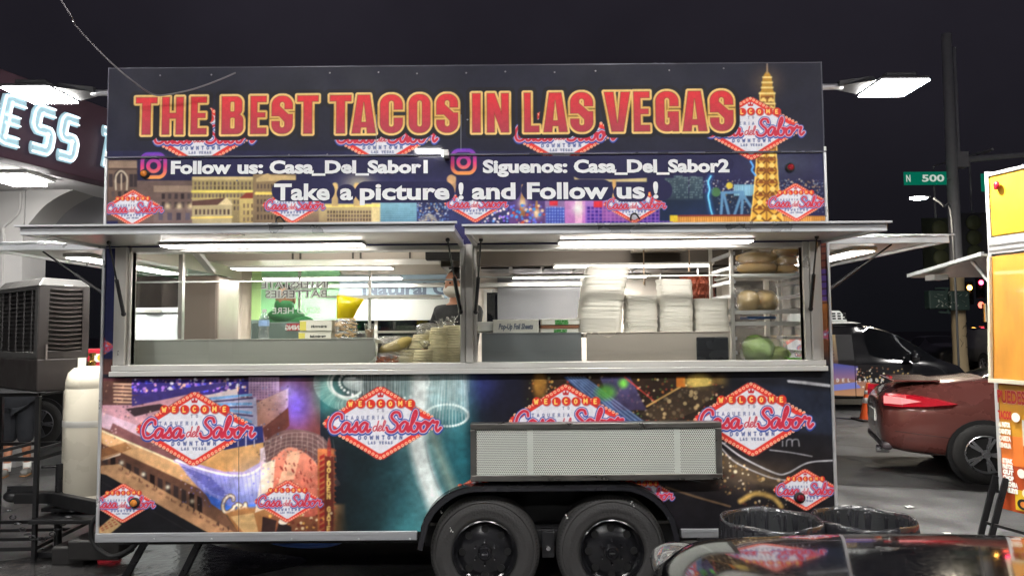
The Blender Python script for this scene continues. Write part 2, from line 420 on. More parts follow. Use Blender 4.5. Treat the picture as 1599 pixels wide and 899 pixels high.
def logo(x, y, wpx, tilt=0.0):
    """diamond sign of the taqueria centred on a photo pixel of the side, wpx pixels wide"""
    cx, cz = pt(x, y); w = wpx * PX; q = cv.sl(cx - .56 * w, cx + .56 * w, cz - .36 * w, cz + .36 * w)
    if q is None: return
    U, V = (cv.X[q] - cx) / w, (cv.Z[q] - cz) / w
    n = math.hypot(.308, .5)
    dia = np.maximum((np.abs(U) * .308 + np.abs(V) * .5 - .154) / n, np.maximum(np.abs(U) - .462, np.abs(V) - .292))
    rd = lambda g: np.where(np.abs(U) > .44, np.maximum(dia, np.hypot(np.abs(U) - .40, V) - .1), dia) - g
    px = cv.c / w * 1.2
    B = lambda d, c, a=1.0: cv.blend(q, np.clip(.5 - d / px, 0, 1) * a, c)
    B(rd(.012) , (120, 60, 60), .5); B(rd(.004), RED); B(rd(-.040), (206, 60, 56)); B(rd(-.043), WHITE_)
    # bulbs along the border
    c0 = [(-.468, 0), (-.43, .05), (0, .288), (.43, .05), (.468, 0), (.43, -.05), (0, -.288), (-.43, -.05), (-.468, 0)]
    for a, b in zip(c0[:-1], c0[1:]):
        m = max(1, int(math.dist(a, b) / .0335))
        for k in range(m):
            t = k / m; p = (cx + (a[0] + (b[0] - a[0]) * t) * w, cz + (a[1] + (b[1] - a[1]) * t) * w)
            cv.disc(p, .0125 * w, (255, 214, 176)); cv.disc(p, .006 * w, (232, 92, 66))
    L = lambda u, v: (cx + u * w, cz + v * w)
    cv.poly([L(-.022, .212), L(.022, .212), L(.03, .246), L(.012, .228), L(0, .256), L(-.012, .228), L(-.03, .246)], (196, 44, 52))
    for k, ch in enumerate('WELCOME'):
        p = L(-.247 + k * .0832, .158 + (.003 if k % 2 else 0)); cv.disc((p[0] + .004 * w, p[1] - .006 * w), .0385 * w, (110, 60, 70), .5); cv.disc(p, .0375 * w, (222, 54, 42))
        word(cv, ch, p[0], p[1] - .018 * w, .036 * w, .0105 * w, (255, 224, 120))
    word(cv, 'TO', L(0, .1)[0], L(0, .092)[1], .022 * w, .005 * w, (120, 122, 150), width=.055 * w)
    word(cv, 'TAQUERIA', L(-.13, 0)[0], L(0, .032)[1], .026 * w, .006 * w, (96, 104, 150), width=.315 * w)
    word(cv, 'DOWNTOWN', L(0, 0)[0], L(0, -.134)[1], .029 * w, .0075 * w, (62, 78, 140), width=.36 * w)
    word(cv, 'LAS VEGAS', L(0, 0)[0], L(0, -.172)[1], .020 * w, .0055 * w, (82, 94, 140), width=.2 * w)
    paths = []
    a, _ = script_paths('Casa', L(-.435, 0)[0], L(0, -.072)[1], .077 * w); paths += a
    s, _ = script_paths('Sabor', L(.045, 0)[0], L(0, -.072)[1], .081 * w); paths += s
    d, _ = script_paths('del', L(-.068, 0)[0], L(0, -.066)[1], .043 * w)
    for P in paths: cv.line(P, .049 * w, BLUE); cv.line(P - np.array([0, .008 * w]), .047 * w, BLUE)
    for P in paths: cv.line(P, .034 * w, (238, 236, 240))
    for P in paths: cv.line(P, .024 * w, (206, 48, 72))
    for P in d: cv.line(P, .022 * w, (236, 232, 236))
    for P in d: cv.line(P, .010 * w, (196, 66, 84))

rng = random.Random(5)
# ---- upper band: night skyline
NAVY = (30, 30, 66)
cv.poly(pr(140, 60, 1330, 400), (26, 26, 42), (30, 31, 54))
cv.poly(pr(140, 236, 1330, 400), NAVY, (44, 40, 84))
cv.glow(pt(660, 320), .55, (70, 80, 130), .8, ry=.12); cv.glow(pt(1225, 255), .25, (70, 80, 60), .5, ry=.1)
G = lambda *p: pq(*p)
# brown arcaded block
cv.poly(pr(150, 250, 214, 350), (120, 98, 84), (96, 76, 70)); cv.poly(pr(150, 252, 214, 263), (150, 126, 108)); cv.line(G((150, 264), (214, 264)), .012, (80, 62, 56))
for x in (188, ): cv.disc(pt(x, 276), .045, (70, 56, 56)); cv.line(catmull(G((181, 296), (181, 276), (189, 267), (198, 276), (198, 296)), 6), .012, (206, 190, 166)); cv.line(G((189.5, 272), (189.5, 296)), .01, (196, 178, 156))
for x in (173, 205, 212): cv.poly(pr(x - 3, 272, x + 3, 292), (58, 46, 50)); 
cv.cells(pr(172, 296, 240, 340), 7, 3, (72, 58, 60), .5, .6)
cv.poly(pr(214, 282, 306, 350), (112, 92, 86), (122, 98, 92)); cv.poly(pr(240, 290, 302, 300), (160, 136, 118)); cv.cells(pr(250, 300, 300, 326), 5, 2, (70, 58, 62), .5, .65); cv.poly(pr(240, 326, 300, 350), (130, 108, 104)); cv.cells(pr(244, 330, 300, 346), 4, 1, (88, 80, 96), .5, .7)
for x in (262, 280, 297): cv.glow(pt(x, 322), .02, (255, 220, 150), .9)
# long cream wing lit yellow
cv.poly(pr(300, 276, 430, 350), (176, 156, 104), (150, 132, 96)); cv.poly(pr(300, 276, 436, 281), (214, 192, 136)); cv.line(G((300, 299), (436, 299)), .016, (244, 226, 110)); cv.line(G((300, 310), (436, 309)), .010, (206, 186, 120))
cv.cells(pr(302, 283, 436, 297), 22, 2, (92, 78, 66), .45, .75); cv.cells(pr(302, 301, 436, 330), 24, 3, (96, 82, 76), .4, .6)
cv.poly(pr(300, 312, 362, 350), (190, 172, 132)); cv.poly(G((338, 320), (354, 308), (364, 320)), (226, 208, 160)); cv.poly(G((300, 314), (352, 309), (340, 320), (300, 321)), (96, 66, 60)); cv.cells(pr(303, 326, 360, 336), 9, 1, (84, 66, 62), .5, .8); cv.line(G((300, 340), (362, 339)), .014, (240, 214, 120))
cv.poly(G((374, 310), (384, 301), (420, 300), (428, 310)), (142, 62, 50)); cv.poly(pr(374, 310, 430, 350), (212, 190, 120), (190, 164, 110)); cv.cells(pr(378, 316, 428, 348), 8, 3, (120, 98, 80), .4, .6)
cv.poly(pr(395, 272, 462, 350), (150, 126, 92), (128, 108, 84)); cv.poly(G((400, 279), (418, 270), (424, 274), (462, 275), (462, 281), (400, 284)), (206, 178, 126)); cv.cells(pr(400, 285, 460, 345), 11, 5, (84, 68, 62), .45, .6)
cv.line(G((400, 302), (460, 302)), .02, (240, 214, 110))
cv.glow(pt(560, 286), .10, (230, 220, 150), .6, ry=.06)
cv.poly(pr(456, 322, 508, 350), (176, 150, 112), (120, 96, 86)); cv.poly(pr(498, 318, 594, 350), (206, 186, 130), (160, 136, 104)); cv.poly(pr(580, 314, 594, 350), (226, 206, 150)); cv.cells(pr(510, 328, 580, 346), 15, 3, (80, 66, 64), .5, .62); cv.line(G((500, 322), (594, 321)), .016, (250, 232, 130))
for x in (523, 557): cv.poly(pr(x - 5, 292, x + 5, 322), (206, 176, 120)); cv.disc(pt(x, 290), .02, (230, 196, 130))
# teal slab tower and the far lights
cv.poly(pr(594, 312, 651, 350), (118, 168, 186), (74, 120, 150))
for k in range(11): cv.line(G((594, 315 + k * 3), (651, 315 + k * 3)), .004, (170, 214, 222), .8)
cv.poly(pr(651, 310, 770, 350), (40, 46, 86), (52, 58, 110))
cv.speck(pr(652, 312, 700, 347), 150, [(120, 170, 220), (220, 226, 230), (240, 200, 130), (90, 120, 200)], (.002, .006))
cv.speck(pr(745, 300, 800, 350), 120, [(120, 90, 230), (200, 140, 240), (110, 170, 240), (250, 240, 230)], (.003, .01))
for a_ in range(6): cv.line(catmull(G((655 + a_ * .5, 347), (659 + a_ * 4, 338 - abs(a_ - 2.5) * -.4), (669, 334), (669 + a_ * 2, 338), (683, 347)), 5), .004, (210, 200, 170), .7)
cv.poly(pr(700, 276, 712, 300), (190, 150, 110)); cv.disc(pt(705, 280), .03, (214, 168, 120)); cv.poly(pr(728, 286, 735, 320), (200, 80, 70)); cv.speck(pr(728, 286, 735, 320), 12, [(255, 220, 200)], (.004, .007))
# bottle neon, pink and purple hotels
cv.poly(pr(795, 300, 860, 350), (80, 66, 130), (96, 60, 120))
for x, w_, t in ((816, 8, 288), (838, 7, 304)): cv.poly(G((x - w_ / 2, 338), (x - w_ / 2, t + 24), (x - 1.5, t + 12), (x - 1.5, t), (x + 1.5, t), (x + 1.5, t + 12), (x + w_ / 2, t + 24), (x + w_ / 2, 338)), (214, 170, 110), (150, 96, 60)); cv.glow(pt(x, t + 30), .03, (255, 220, 170), .8)
cv.speck(pr(796, 320, 850, 350), 60, [(250, 220, 180), (110, 120, 240), (60, 150, 230), (220, 90, 60)], (.004, .011))
cv.poly(pr(851, 312, 883, 350), (150, 120, 170)); cv.poly(pr(852, 324, 882, 350), (70, 92, 190), (60, 70, 170)); cv.cells(pr(852, 322, 882, 350), 7, 6, (150, 176, 240), .5, .5); cv.poly(pr(858, 313, 871, 321), (224, 54, 70))
cv.poly(pr(882, 308, 916, 350), (214, 150, 206), (200, 120, 196)); cv.poly(pr(898, 314, 909, 350), (250, 222, 226), (240, 180, 220)); cv.glow(pt(902, 326), .035, (255, 250, 230), 1.0)
cv.poly(pr(914, 312, 1088, 350), (176, 128, 206), (140, 92, 190)); cv.cells(pr(916, 322, 1080, 350), 26, 5, (70, 40, 150), .7, .7); cv.poly(pr(927, 314, 941, 324), (226, 50, 66))
cv.poly(pr(940, 316, 990, 345), (196, 110, 170), a=.5)
cv.poly(G((896, 276), (905, 280), (960, 280), (1010, 278), (1010, 284), (898, 284)), (214, 194, 140)); cv.poly(pr(956, 280, 962, 320), (226, 180, 110))
# far towers and the valley lights
cv.poly(pr(1030, 302, 1190, 345), (26, 40, 62), (22, 40, 78))
cv.speck(pr(1040, 280, 1292, 302), 420, [(230, 190, 120), (160, 176, 190), (240, 230, 210), (120, 150, 170)], (.0015, .005), .9)
cv.speck(pr(1120, 300, 1292, 332), 260, [(210, 160, 90), (120, 140, 150), (230, 220, 200)], (.0015, .0045), .8)
for x, t, w_ in ((1046, 278, 16), (1059, 274, 14), (1068, 276, 14), (1082, 275, 11), (1092, 276, 11)): cv.poly(pr(x - w_ / 2, t, x + w_ / 2, 312), (66, 84, 96), (40, 58, 74)); cv.cells(pr(x - w_ / 2, t, x + w_ / 2, 310), 4, 9, (120, 140, 140), .5, .5, p=.6)
cv.poly(pr(1146, 288, 1178, 306), (90, 140, 170)); cv.cells(pr(1146, 288, 1178, 306), 11, 1, (150, 196, 214), .6, .9); cv.disc(pt(1139, 290), .022, (216, 190, 70)); cv.disc(pt(1118, 300), .03, (70, 110, 70))
bl = catmull(G((1110, 275), (1106, 284), (1108, 296), (1106, 306), (1108, 318), (1110, 328), (1113, 337)), 6); cv.line(bl, .028, (40, 120, 200), .6, soft=.03); cv.line(bl, .011, (120, 214, 250))
for P in (((1128, 302), (1126, 335)), ((1130, 302), (1138, 335)), ((1158, 302), (1147, 335)), ((1160, 302), (1158, 335)), ((1160, 304), (1175, 326)), ((1127, 301), (1160, 300))): cv.line(G(*P), .018, (96, 140, 180))
cv.poly(pr(1050, 337, 1300, 352), (190, 120, 50), (220, 150, 70)); cv.cells(pr(1050, 338, 1300, 350), 70, 1, (236, 180, 90), .4, .9); cv.line(G((1060, 337), (1180, 336)), .012, (120, 50, 50))
cv.poly(pr(1046, 336, 1058, 346), (236, 206, 50))
# lattice tower
def tower_half(y): 
    for (y0, w0), (y1, w1) in zip(TW[:-1], TW[1:]):
        if y0 <= y <= y1: return w0 + (w1 - w0) * (y - y0) / (y1 - y0)
    return TW[-1][1]
TW = [(101, .6), (113, 1.2), (118, 5), (124, 7), (132, 8), (142, 9), (146, 12), (152, 11.5), (176, 12.5), (246, 16), (300, 20), (348, 26)]
tower = [(1197 - h, y) for y, h in TW] + [(1197 + h, y) for y, h in TW[::-1]]
cv.glow(pt(1197, 130), .09, (200, 150, 60), .35)
cv.poly(G(*tower), (196, 142, 50), (232, 180, 70))
y = 152.0
while y < 346:
    h = tower_half(y); st = h * 1.05; y2 = min(347, y + st); h2 = tower_half(y2)
    for a, b in ((-1, 0), (0, 1)):
        cv.line(G((1197 + a * h, y), (1197 + b * h2, y2)), .010, (110, 62, 24)); cv.line(G((1197 + b * h, y), (1197 + a * h2, y2)), .010, (110, 62, 24))
        cv.disc(pt(1197 + (a + b) / 2 * h, y + st / 2), .018, (250, 214, 120)); cv.disc(pt(1197 + (a + b) / 2 * h, y + st * .9), .014, (120, 66, 30))
    cv.line(G((1197 - h, y), (1197 + h, y)), .010, (150, 84, 30)); y = y2
cv.line(G((1197, 152), (1197, 347)), .008, (140, 84, 34))
for sg in (-1, 1): cv.line(G(*[(1197 + sg * (h - .6), yy) for yy, h in TW[6:]]), .007, (250, 216, 120))
for yy in (122, 130, 138, 147, 163): cv.line(G((1197 - tower_half(yy), yy), (1197 + tower_half(yy), yy)), .012, (255, 232, 150))
cv.line(G((1197, 100), (1197, 116)), .006, (170, 150, 140))
cv.line(catmull(G((1172, 252), (1176, 260), (1174, 266), (1180, 274)), 5), .012, (90, 170, 250))
# side strips beside the windows
cv.poly(pr(140, 345, 184, 600), (32, 36, 86), (30, 34, 70)); cv.poly(pr(150, 560, 180, 600), (84, 56, 52)); logo(140, 542, 80)
cv.poly(pr(1282, 345, 1310, 470), (122, 66, 50), (140, 74, 60)); cv.poly(pr(1282, 420, 1310, 472), (96, 70, 150)); cv.poly(pr(1282, 470, 1310, 600), (176, 108, 50), (60, 36, 40))
for k in range(12): cv.line(G((1282, 352 + k * 11), (1310, 350 + k * 11)), .008, (60, 34, 34))
logo(1310, 522, 60)

# ---- lower panel: downtown at night
cv.poly(pr(130, 584, 1330, 860), (24, 24, 34), (20, 20, 28))
cv.poly(G((140, 590), (500, 590), (500, 690), (140, 690)), (96, 52, 58), (120, 70, 66)); 
cv.poly(pr(370, 590, 500, 690), (98, 56, 52), (112, 54, 48))
cv.poly(G((150, 620), (330, 600), (420, 640), (420, 690), (340, 700), (150, 690)), (186, 136, 150), (196, 150, 158))
cv.poly(pr(150, 594, 224, 632), (104, 70, 62), (86, 58, 56))
for k in range(6): cv.line(G((178, 599 + k * 5.6), (205, 600 + k * 5.6)), .010, (206, 168, 140))
cv.poly(pr(206, 592, 392, 616), (56, 44, 120)); cv.speck(pr(206, 592, 384, 612), 170, [(230, 226, 240), (90, 90, 230), (170, 120, 210), (70, 60, 190), (240, 190, 160)], (.004, .012))
cv.poly(G((206, 634), (300, 614), (352, 602), (352, 596), (206, 618)), (60, 50, 110)); cv.poly(G((196, 638), (250, 630), (265, 636), (210, 650)), (60, 44, 50))
cv.poly(G((300, 622), (370, 606), (372, 618), (320, 632)), (214, 196, 196)); cv.poly(pr(388, 588, 436, 624), (190, 160, 190), (170, 130, 160)); cv.cells(pr(390, 590, 432, 622), 9, 8, (110, 84, 130), .45, .5)
cv.poly(G((322, 622), (400, 620), (404, 676), (380, 660)), (176, 170, 196))
for k in range(4): cv.line(G((328 + k * 14, 622 + k * 9), (392, 616 + k * 14)), .016, (110, 160, 206)); cv.line(G((330 + k * 14, 627 + k * 9), (394, 621 + k * 14)), .010, (60, 50, 90))
cv.poly(G((401, 628), (450, 606), (450, 634), (416, 672), (402, 672)), (206, 166, 150), (170, 116, 100))
cv.glow(pt(462, 632), .10, (60, 70, 255), .9, ry=.14); cv.glow(pt(448, 610), .06, (90, 110, 220), .6)
cv.poly(G((410, 668), (450, 636), (452, 664), (416, 700)), (110, 60, 50), (84, 46, 44))
# receding street frontage with lit eaves
cv.poly(G((140, 640), (340, 740), (340, 846), (140, 846)), (150, 104, 96), (60, 40, 40))
cv.poly(G((140, 636), (330, 706), (330, 726), (140, 660)), (206, 172, 190), (220, 190, 200))
for k in range(9): cv.poly(G((176 + k * 10, 660 + k * 5), (188 + k * 10, 666 + k * 5), (186 + k * 10, 678 + k * 5), (172 + k * 10, 671 + k * 5)), (130, 84, 86))
cv.poly(G((140, 674), (165, 684), (317, 766), (352, 803), (384, 850), (345, 850), (140, 735)), (88, 58, 48), (128, 90, 68))
cv.cells(G((158, 722), (318, 806), (318, 776), (158, 702)), 13, 1, (40, 26, 26), .6, .85)
cv.poly(G((140, 728), (186, 724), (372, 834), (372, 850), (345, 850), (166, 741), (140, 735)), (206, 158, 116), (186, 138, 100))
for k in range(17): cv.poly(G((186 + k * 10.5, 730 + k * 6.2), (192 + k * 10.5, 733 + k * 6.2), (190 + k * 10.5, 736 + k * 6.2), (184 + k * 10.5, 733 + k * 6.2)), (140, 96, 74), a=.7)
for k in range(22):
    t = rng.random(); x, y_ = 180 + 185 * t, 728 + 106 * t + rng.uniform(-4, 3); cv.line(G((x, y_), (x, y_ - 3)), .006, (60, 36, 34), .8)
cv.poly(G((140, 662), (318, 742), (352, 778), (352, 803), (317, 766), (140, 684)), (232, 184, 134), (214, 160, 108)); cv.line(catmull(G((140, 664), (318, 742), (352, 780)), 6), .012, (252, 232, 190)); cv.line(G((140, 684), (317, 766), (352, 803)), .008, (110, 70, 56))
for x, y_ in ((190, 722), (224, 740), (262, 760), (300, 782)): cv.glow(pt(x, y_), .014, (255, 244, 210), .9)
cv.poly(G((140, 735), (166, 741), (337, 838), (337, 850), (140, 850)), (26, 24, 30), (18, 18, 22)); cv.line(G((160, 752), (300, 832)), .008, (44, 40, 44), .8)
cv.poly(G((152, 826), (175, 806), (190, 818), (168, 836), (152, 836)), (206, 170, 120)); cv.cells(G((158, 830), (186, 818), (178, 808), (154, 822)), 4, 3, (150, 70, 50), .6, .5)
cv.line(G((160, 716), (186, 708)), .02, (240, 220, 200)); cv.poly(G((140, 706), (196, 690), (206, 700), (150, 722)), (150, 100, 60), a=.7)
# rounded corner hotel
sw = catmull(G((270, 720), (320, 735), (360, 741), (400, 735), (416, 710)), 8)
cv.poly([*G((270, 718), (320, 700)), *[tuple(p) for p in sw]], (176, 150, 206)); 
cv.poly(G((335, 688), (410, 676), (412, 700), (405, 722), (380, 736), (350, 736), (310, 724)), (214, 166, 110), (190, 138, 84)); cv.poly(G((338, 676), (410, 664), (412, 690), (350, 702)), (44, 50, 110), (40, 44, 96))
for x in (372, 384, 397): cv.line(G((x, 672), (x, 696)), .006, (214, 206, 220))
cv.poly(G((278, 722), (330, 738), (375, 744), (408, 730), (420, 706), (432, 740), (420, 770), (398, 792), (360, 796), (326, 776), (300, 750)), (196, 176, 226), (110, 130, 220))
for k in range(9): cv.line(G((284 + k * 6, 728 + k * 5), (330 + k * 4, 746 + k * 4)), .006, (70, 70, 170), .8)
cv.line(catmull(G((275, 718), (330, 736), (375, 742), (406, 730), (420, 704)), 8), .014, (250, 240, 250))
cv.poly(G((320, 768), (360, 790), (400, 786), (392, 806), (360, 806), (330, 786)), (60, 110, 230), (70, 130, 240)); cv.glow(pt(395, 750), .12, (230, 226, 255), .5, ry=.12)
cv.poly(G((406, 700), (432, 690), (440, 735), (424, 770), (408, 780)), (226, 206, 216), (206, 176, 190))
cs = script_paths('Cos', pt(357, 0)[0], pt(0, 802)[1], .052)[0]
for P in cs: cv.line(P, .026, (120, 90, 60))
for P in cs: cv.line(P, .015, (250, 236, 210))
# canopied street
cv.poly(G((352, 800), (378, 792), (540, 786), (540, 860), (388, 860)), (186, 130, 80), (140, 86, 50), soft=.02); cv.poly(G((360, 806), (396, 800), (404, 832), (384, 836)), (222, 186, 130), a=.8); cv.poly(G((410, 806), (520, 800), (520, 846), (410, 846)), (150, 90, 60), (110, 66, 46))
cv.poly(catmull(G((412, 690), (440, 672), (480, 672), (512, 690), (524, 740), (524, 760), (420, 760)), 4), (112, 84, 84), (92, 66, 64))
for k in range(14): cv.line(G((416 + k * 8, 686 - 10 * math.sin(k / 13 * 3.14)), (408 + k * 9, 720)), .004, (176, 150, 140), .8)
for k in range(5): cv.line(catmull(G((412, 690 + k * 7), (450, 676 + k * 6), (490, 678 + k * 7), (516, 700 + k * 9)), 5), .004, (170, 144, 136), .8)
cv.poly(catmull(G((424, 716), (450, 698), (476, 706), (498, 730), (506, 770), (500, 800), (470, 806), (420, 790)), 4), (236, 150, 124), (214, 104, 84)); cv.poly(G((450, 704), (470, 704), (456, 760), (430, 770)), (248, 196, 160), a=.8)
for _ in range(36): 
    x, y_ = rng.uniform(436, 486), rng.uniform(716, 790); cv.line(G((x, y_), (x + 1.5, y_ + 4)), .007, (150, 44, 40))
cv.poly(G((410, 724), (430, 716), (424, 790), (398, 800)), (250, 232, 206), a=.85)
cv.poly(pr(496, 700, 522, 832), (196, 116, 70), (176, 100, 60))
for k in range(14): cv.poly(G((499, 712 + k * 9), (507, 708 + k * 9), (507, 713 + k * 9), (499, 718 + k * 9)), (160, 40, 36)); cv.line(G((512 + 6, 700 + k * 9), (524, 703 + k * 9)), .008, (200, 90, 50))
cv.poly(G((511, 694), (514, 680), (517, 694), (517, 712), (511, 712)), (170, 60, 50)); cv.poly(pr(507, 712, 521, 836), (110, 44, 36))
for k, ch in enumerate('GOLDEN GATE'):
    if ch != ' ': 
        p = pt(514, 727 + k * 10.2); word(cv, ch, p[0], p[1], .030, .009, (250, 214, 120))
cv.speck(pr(410, 800, 520, 836), 60, [(240, 180, 90), (120, 50, 40), (250, 226, 180)], (.004, .011))
cv.poly(G((410, 806), (432, 812), (428, 836), (408, 836)), (52, 34, 32)); cv.poly(G((436, 812), (455, 822), (455, 830), (430, 836)), (40, 30, 32)); cv.disc(pt(442, 814), .03, (240, 226, 210), ry=.018)
cv.poly(G((526, 800), (570, 830), (570, 846), (520, 846)), (150, 100, 50), (96, 60, 36), soft=.04)
# crowd, lamps and window glints over the street picture
for P_, n_, cols in (((150, 594, 230, 650), 40, [(226, 190, 150), (60, 46, 60)]), ((330, 600, 450, 690), 110, [(230, 226, 236), (90, 130, 190), (70, 54, 70)]), ((150, 640, 330, 700), 70, [(226, 180, 190), (120, 84, 90), (250, 226, 200)]), ((280, 730, 420, 790), 90, [(226, 216, 250), (90, 90, 200), (150, 140, 230)]), ((420, 700, 500, 800), 120, [(120, 40, 36), (255, 220, 190), (190, 80, 60), (250, 170, 120)]), ((400, 680, 520, 720), 60, [(60, 46, 50), (190, 160, 150)])):
    cv.speck(pr(*P_), n_, cols, (.0025, .006), .6)
for k in range(22): cv.line(G((402, 612 + k * 2.6), (446, 610 + k * 2.4)), .003, (120, 84, 80), .5)
for k in range(16): cv.line(G((300 + k * 7, 730 + 12 * math.sin(k * .2)), (318 + k * 6, 790 - k * .6)), .0035, (90, 90, 180), .5)
# dancing fountains
cv.poly(G((530, 640), (745, 640), (745, 860), (530, 860)), (20, 30, 36), (18, 34, 38), soft=.12); cv.poly(G((490, 570), (745, 570), (745, 690), (520, 690)), (60, 62, 62), (28, 44, 48), soft=.14)
cv.glow(pt(650, 750), .22, (60, 140, 150), .5, ry=.45); cv.glow(pt(650, 830), .18, (70, 160, 165), .4); cv.glow(pt(712, 640), .20, (20, 100, 112), .65, ry=.45); cv.glow(pt(650, 600), .35, (140, 170, 170), .55, ry=.25)
cv.glow(pt(512, 618), .10, (40, 150, 140), .8, ry=.12)
for k in range(54):
    a = R(62 + 165 * k / 53); c, s_ = math.cos(a), math.sin(a); p0 = (543 + 25 * c, 598 + 21 * s_); p1 = (543 + 53 * c + 3 * s_, 599 + 42 * s_)
    cv.line(catmull(G(p0, (543 + 39 * c - 2 * s_, 598 + 33 * s_), p1), 4), .0055, (196, 230, 218), rng.uniform(.45, .95))
for k in range(60):
    a = R(40 + 220 * k / 59); cv.disc(pt(543 + 26 * math.cos(a), 598 + 22 * math.sin(a)), .008, (240, 248, 242)); cv.disc(pt(552 + 40 * math.cos(a), 596 + 28 * math.sin(a)), .006, (226, 240, 232), .8)
for k in range(40):
    a = R(150 + 120 * k / 39); cv.line(G((566 + 12 * math.cos(a), 590 - 2 * math.sin(a)), (566 + 30 * math.cos(a), 596 - 14 * math.sin(a))), .004, (236, 244, 240), .6)
for k in range(60): 
    x = 545 + k * 3.2; cv.line(G((x, 584), (x + rng.uniform(-2, 2), rng.uniform(610, 640))), .0045, (226, 240, 236), rng.uniform(.3, .8))
ring = [(600 + 70 * math.cos(t / 40 * 6.283), 596 + 28 * math.sin(t / 40 * 6.283)) for t in range(41)]
for p in ring: cv.disc(pt(*p), .009, (240, 246, 240))
cv.poly(G((690, 588), (728, 588), (732, 652), (668, 652)), (150, 190, 190), a=.25, soft=.05)
for k in range(26):
    t = k / 25; x = 668 + 64 * t; cv.line(G((676 + 52 * t, 584), (x, 650 + 12 * math.sin(t * 3.14) * (1 if k % 2 else -1))), .0045, (236, 246, 242), rng.uniform(.4, .95))
for k in range(44):
    a = k / 44 * 6.283; cv.disc(pt(698 + 33 * math.cos(a), 648 + 17 * math.sin(a)), .0085, (236, 250, 246))
jet = catmull(G((656, 580), (654, 640), (652, 690), (664, 740), (680, 785), (700, 840)), 10); cv.line(jet, .21, (150, 190, 190), .35, soft=.16); cv.line(jet, .11, (226, 232, 228), .9, soft=.05)
jet2 = catmull(G((676, 680), (690, 720), (712, 770), (740, 800)), 8); cv.line(jet2, .05, (200, 190, 160), .5, soft=.07)
for p in catmull(G((664, 690), (670, 720), (680, 750), (694, 780)), 9): cv.disc(tuple(p), .006, (150, 160, 160))
# boulevard, lamps and parking seen from above
cv.poly(pr(738, 570, 890, 866), (24, 24, 40), (20, 22, 30), soft=.12); cv.glow(pt(748, 600), .12, (40, 50, 140), .5); cv.glow(pt(735, 760), .10, (20, 100, 110), .6, ry=.4)
cv.poly(pr(824, 570, 1150, 672), (52, 36, 26), (34, 26, 22), soft=.1); cv.speck(pr(824, 588, 1130, 660), 420, [(240, 190, 100), (206, 130, 60), (255, 236, 190), (120, 70, 40), (176, 60, 50), (90, 120, 60)], (.003, .009), .85)
cv.poly(G((880, 588), (914, 588), (1010, 660), (960, 660)), (70, 96, 150), (60, 80, 120)); cv.poly(G((936, 588), (984, 588), (1010, 640), (960, 640)), (80, 80, 130), (70, 60, 96), a=.8)
for k in range(6): cv.line(G((886 + k * 5, 588), (962 + k * 9, 660)), .005, (190, 210, 240), .7)
cv.disc(pt(946, 612), .06, (90, 170, 60), .8, soft=.05, ry=.045); cv.disc(pt(973, 598), .03, (110, 190, 70), .9, soft=.03); cv.disc(pt(843, 600), .045, (170, 120, 50), .9, soft=.03, ry=.09)
cv.line(G((975, 588), (1024, 628)), .007, (214, 70, 60)); cv.line(G((1010, 634), (1062, 604)), .012, (200, 160, 96))
cv.poly(pr(1056, 588, 1070, 604), (190, 110, 40)); cv.disc(pt(1092, 596), .085, (236, 206, 110), .9, soft=.05, ry=.05); cv.disc(pt(1130, 594), .05, (214, 170, 80), .8, soft=.05, ry=.035)
cv.poly(G((1000, 646), (1062, 606), (1130, 600), (1090, 640), (1040, 662)), (60, 50, 40), (70, 56, 42), a=.8); cv.speck(G((1000, 646), (1062, 606), (1130, 600), (1090, 640), (1040, 662)), 60, [(206, 180, 130), (110, 96, 76)], (.005, .014), .8)
cv.poly(pr(1130, 560, 1350, 720), (32, 34, 44), (24, 24, 32), soft=.12); cv.poly(G((1170, 598), (1310, 612), (1310, 680), (1250, 676)), (40, 46, 64), soft=.03)
cv.poly(pr(990, 690, 1360, 880), (30, 27, 30), (24, 22, 28), soft=.14)
cv.glow(pt(1170, 742), .32, (150, 120, 80), .45, ry=.09); cv.poly(G((1128, 704), (1168, 730), (1230, 752), (1240, 768), (1180, 754), (1120, 730)), (96, 80, 62), soft=.03)
cv.speck(G((1100, 742), (1130, 736), (1240, 780), (1230, 800), (1160, 790)), 170, [(206, 170, 110), (120, 96, 66), (240, 226, 196), (90, 50, 40)], (.003, .009), .85)
cv.speck(G((1128, 706), (1168, 730), (1230, 752), (1240, 766), (1180, 750), (1120, 730)), 110, [(250, 236, 200), (226, 190, 130), (140, 110, 70)], (.004, .012))
cv.line(catmull(G((1156, 782), (1180, 770), (1206, 776), (1220, 790)), 6), .03, (196, 160, 90), soft=.02)
for P, w_ in ((((1127, 690), (1160, 714), (1210, 738), (1230, 738), (1262, 722), (1305, 718)), .009), (((1127, 700), (1150, 722), (1200, 744), (1232, 750)), .007), (((1202, 702), (1235, 706), (1268, 712)), .006), (((1230, 594), (1260, 596), (1305, 602)), .008), (((1040, 760), (1090, 776), (1140, 790)), .012), (((1128, 692), (1134, 690), (1130, 684)), .006)):
    cv.line(catmull(G(*P), 8), w_, (214, 214, 220) if w_ < .01 else (120, 96, 70))
for k in range(16): cv.line(G((1232 + k * 4.4, 595 + k * .5), (1234.5 + k * 4.4, 595 + k * .5)), .016, (226, 226, 230))
for k, ch in enumerate('im'): pass
cv.line(G((1222, 688), (1222, 696)), .006, (206, 206, 212)); cv.line(catmull(G((1228, 696), (1229, 687), (1236, 686), (1237, 696), (1238, 687), (1246, 686), (1248, 696)), 4), .006, (206, 206, 212))
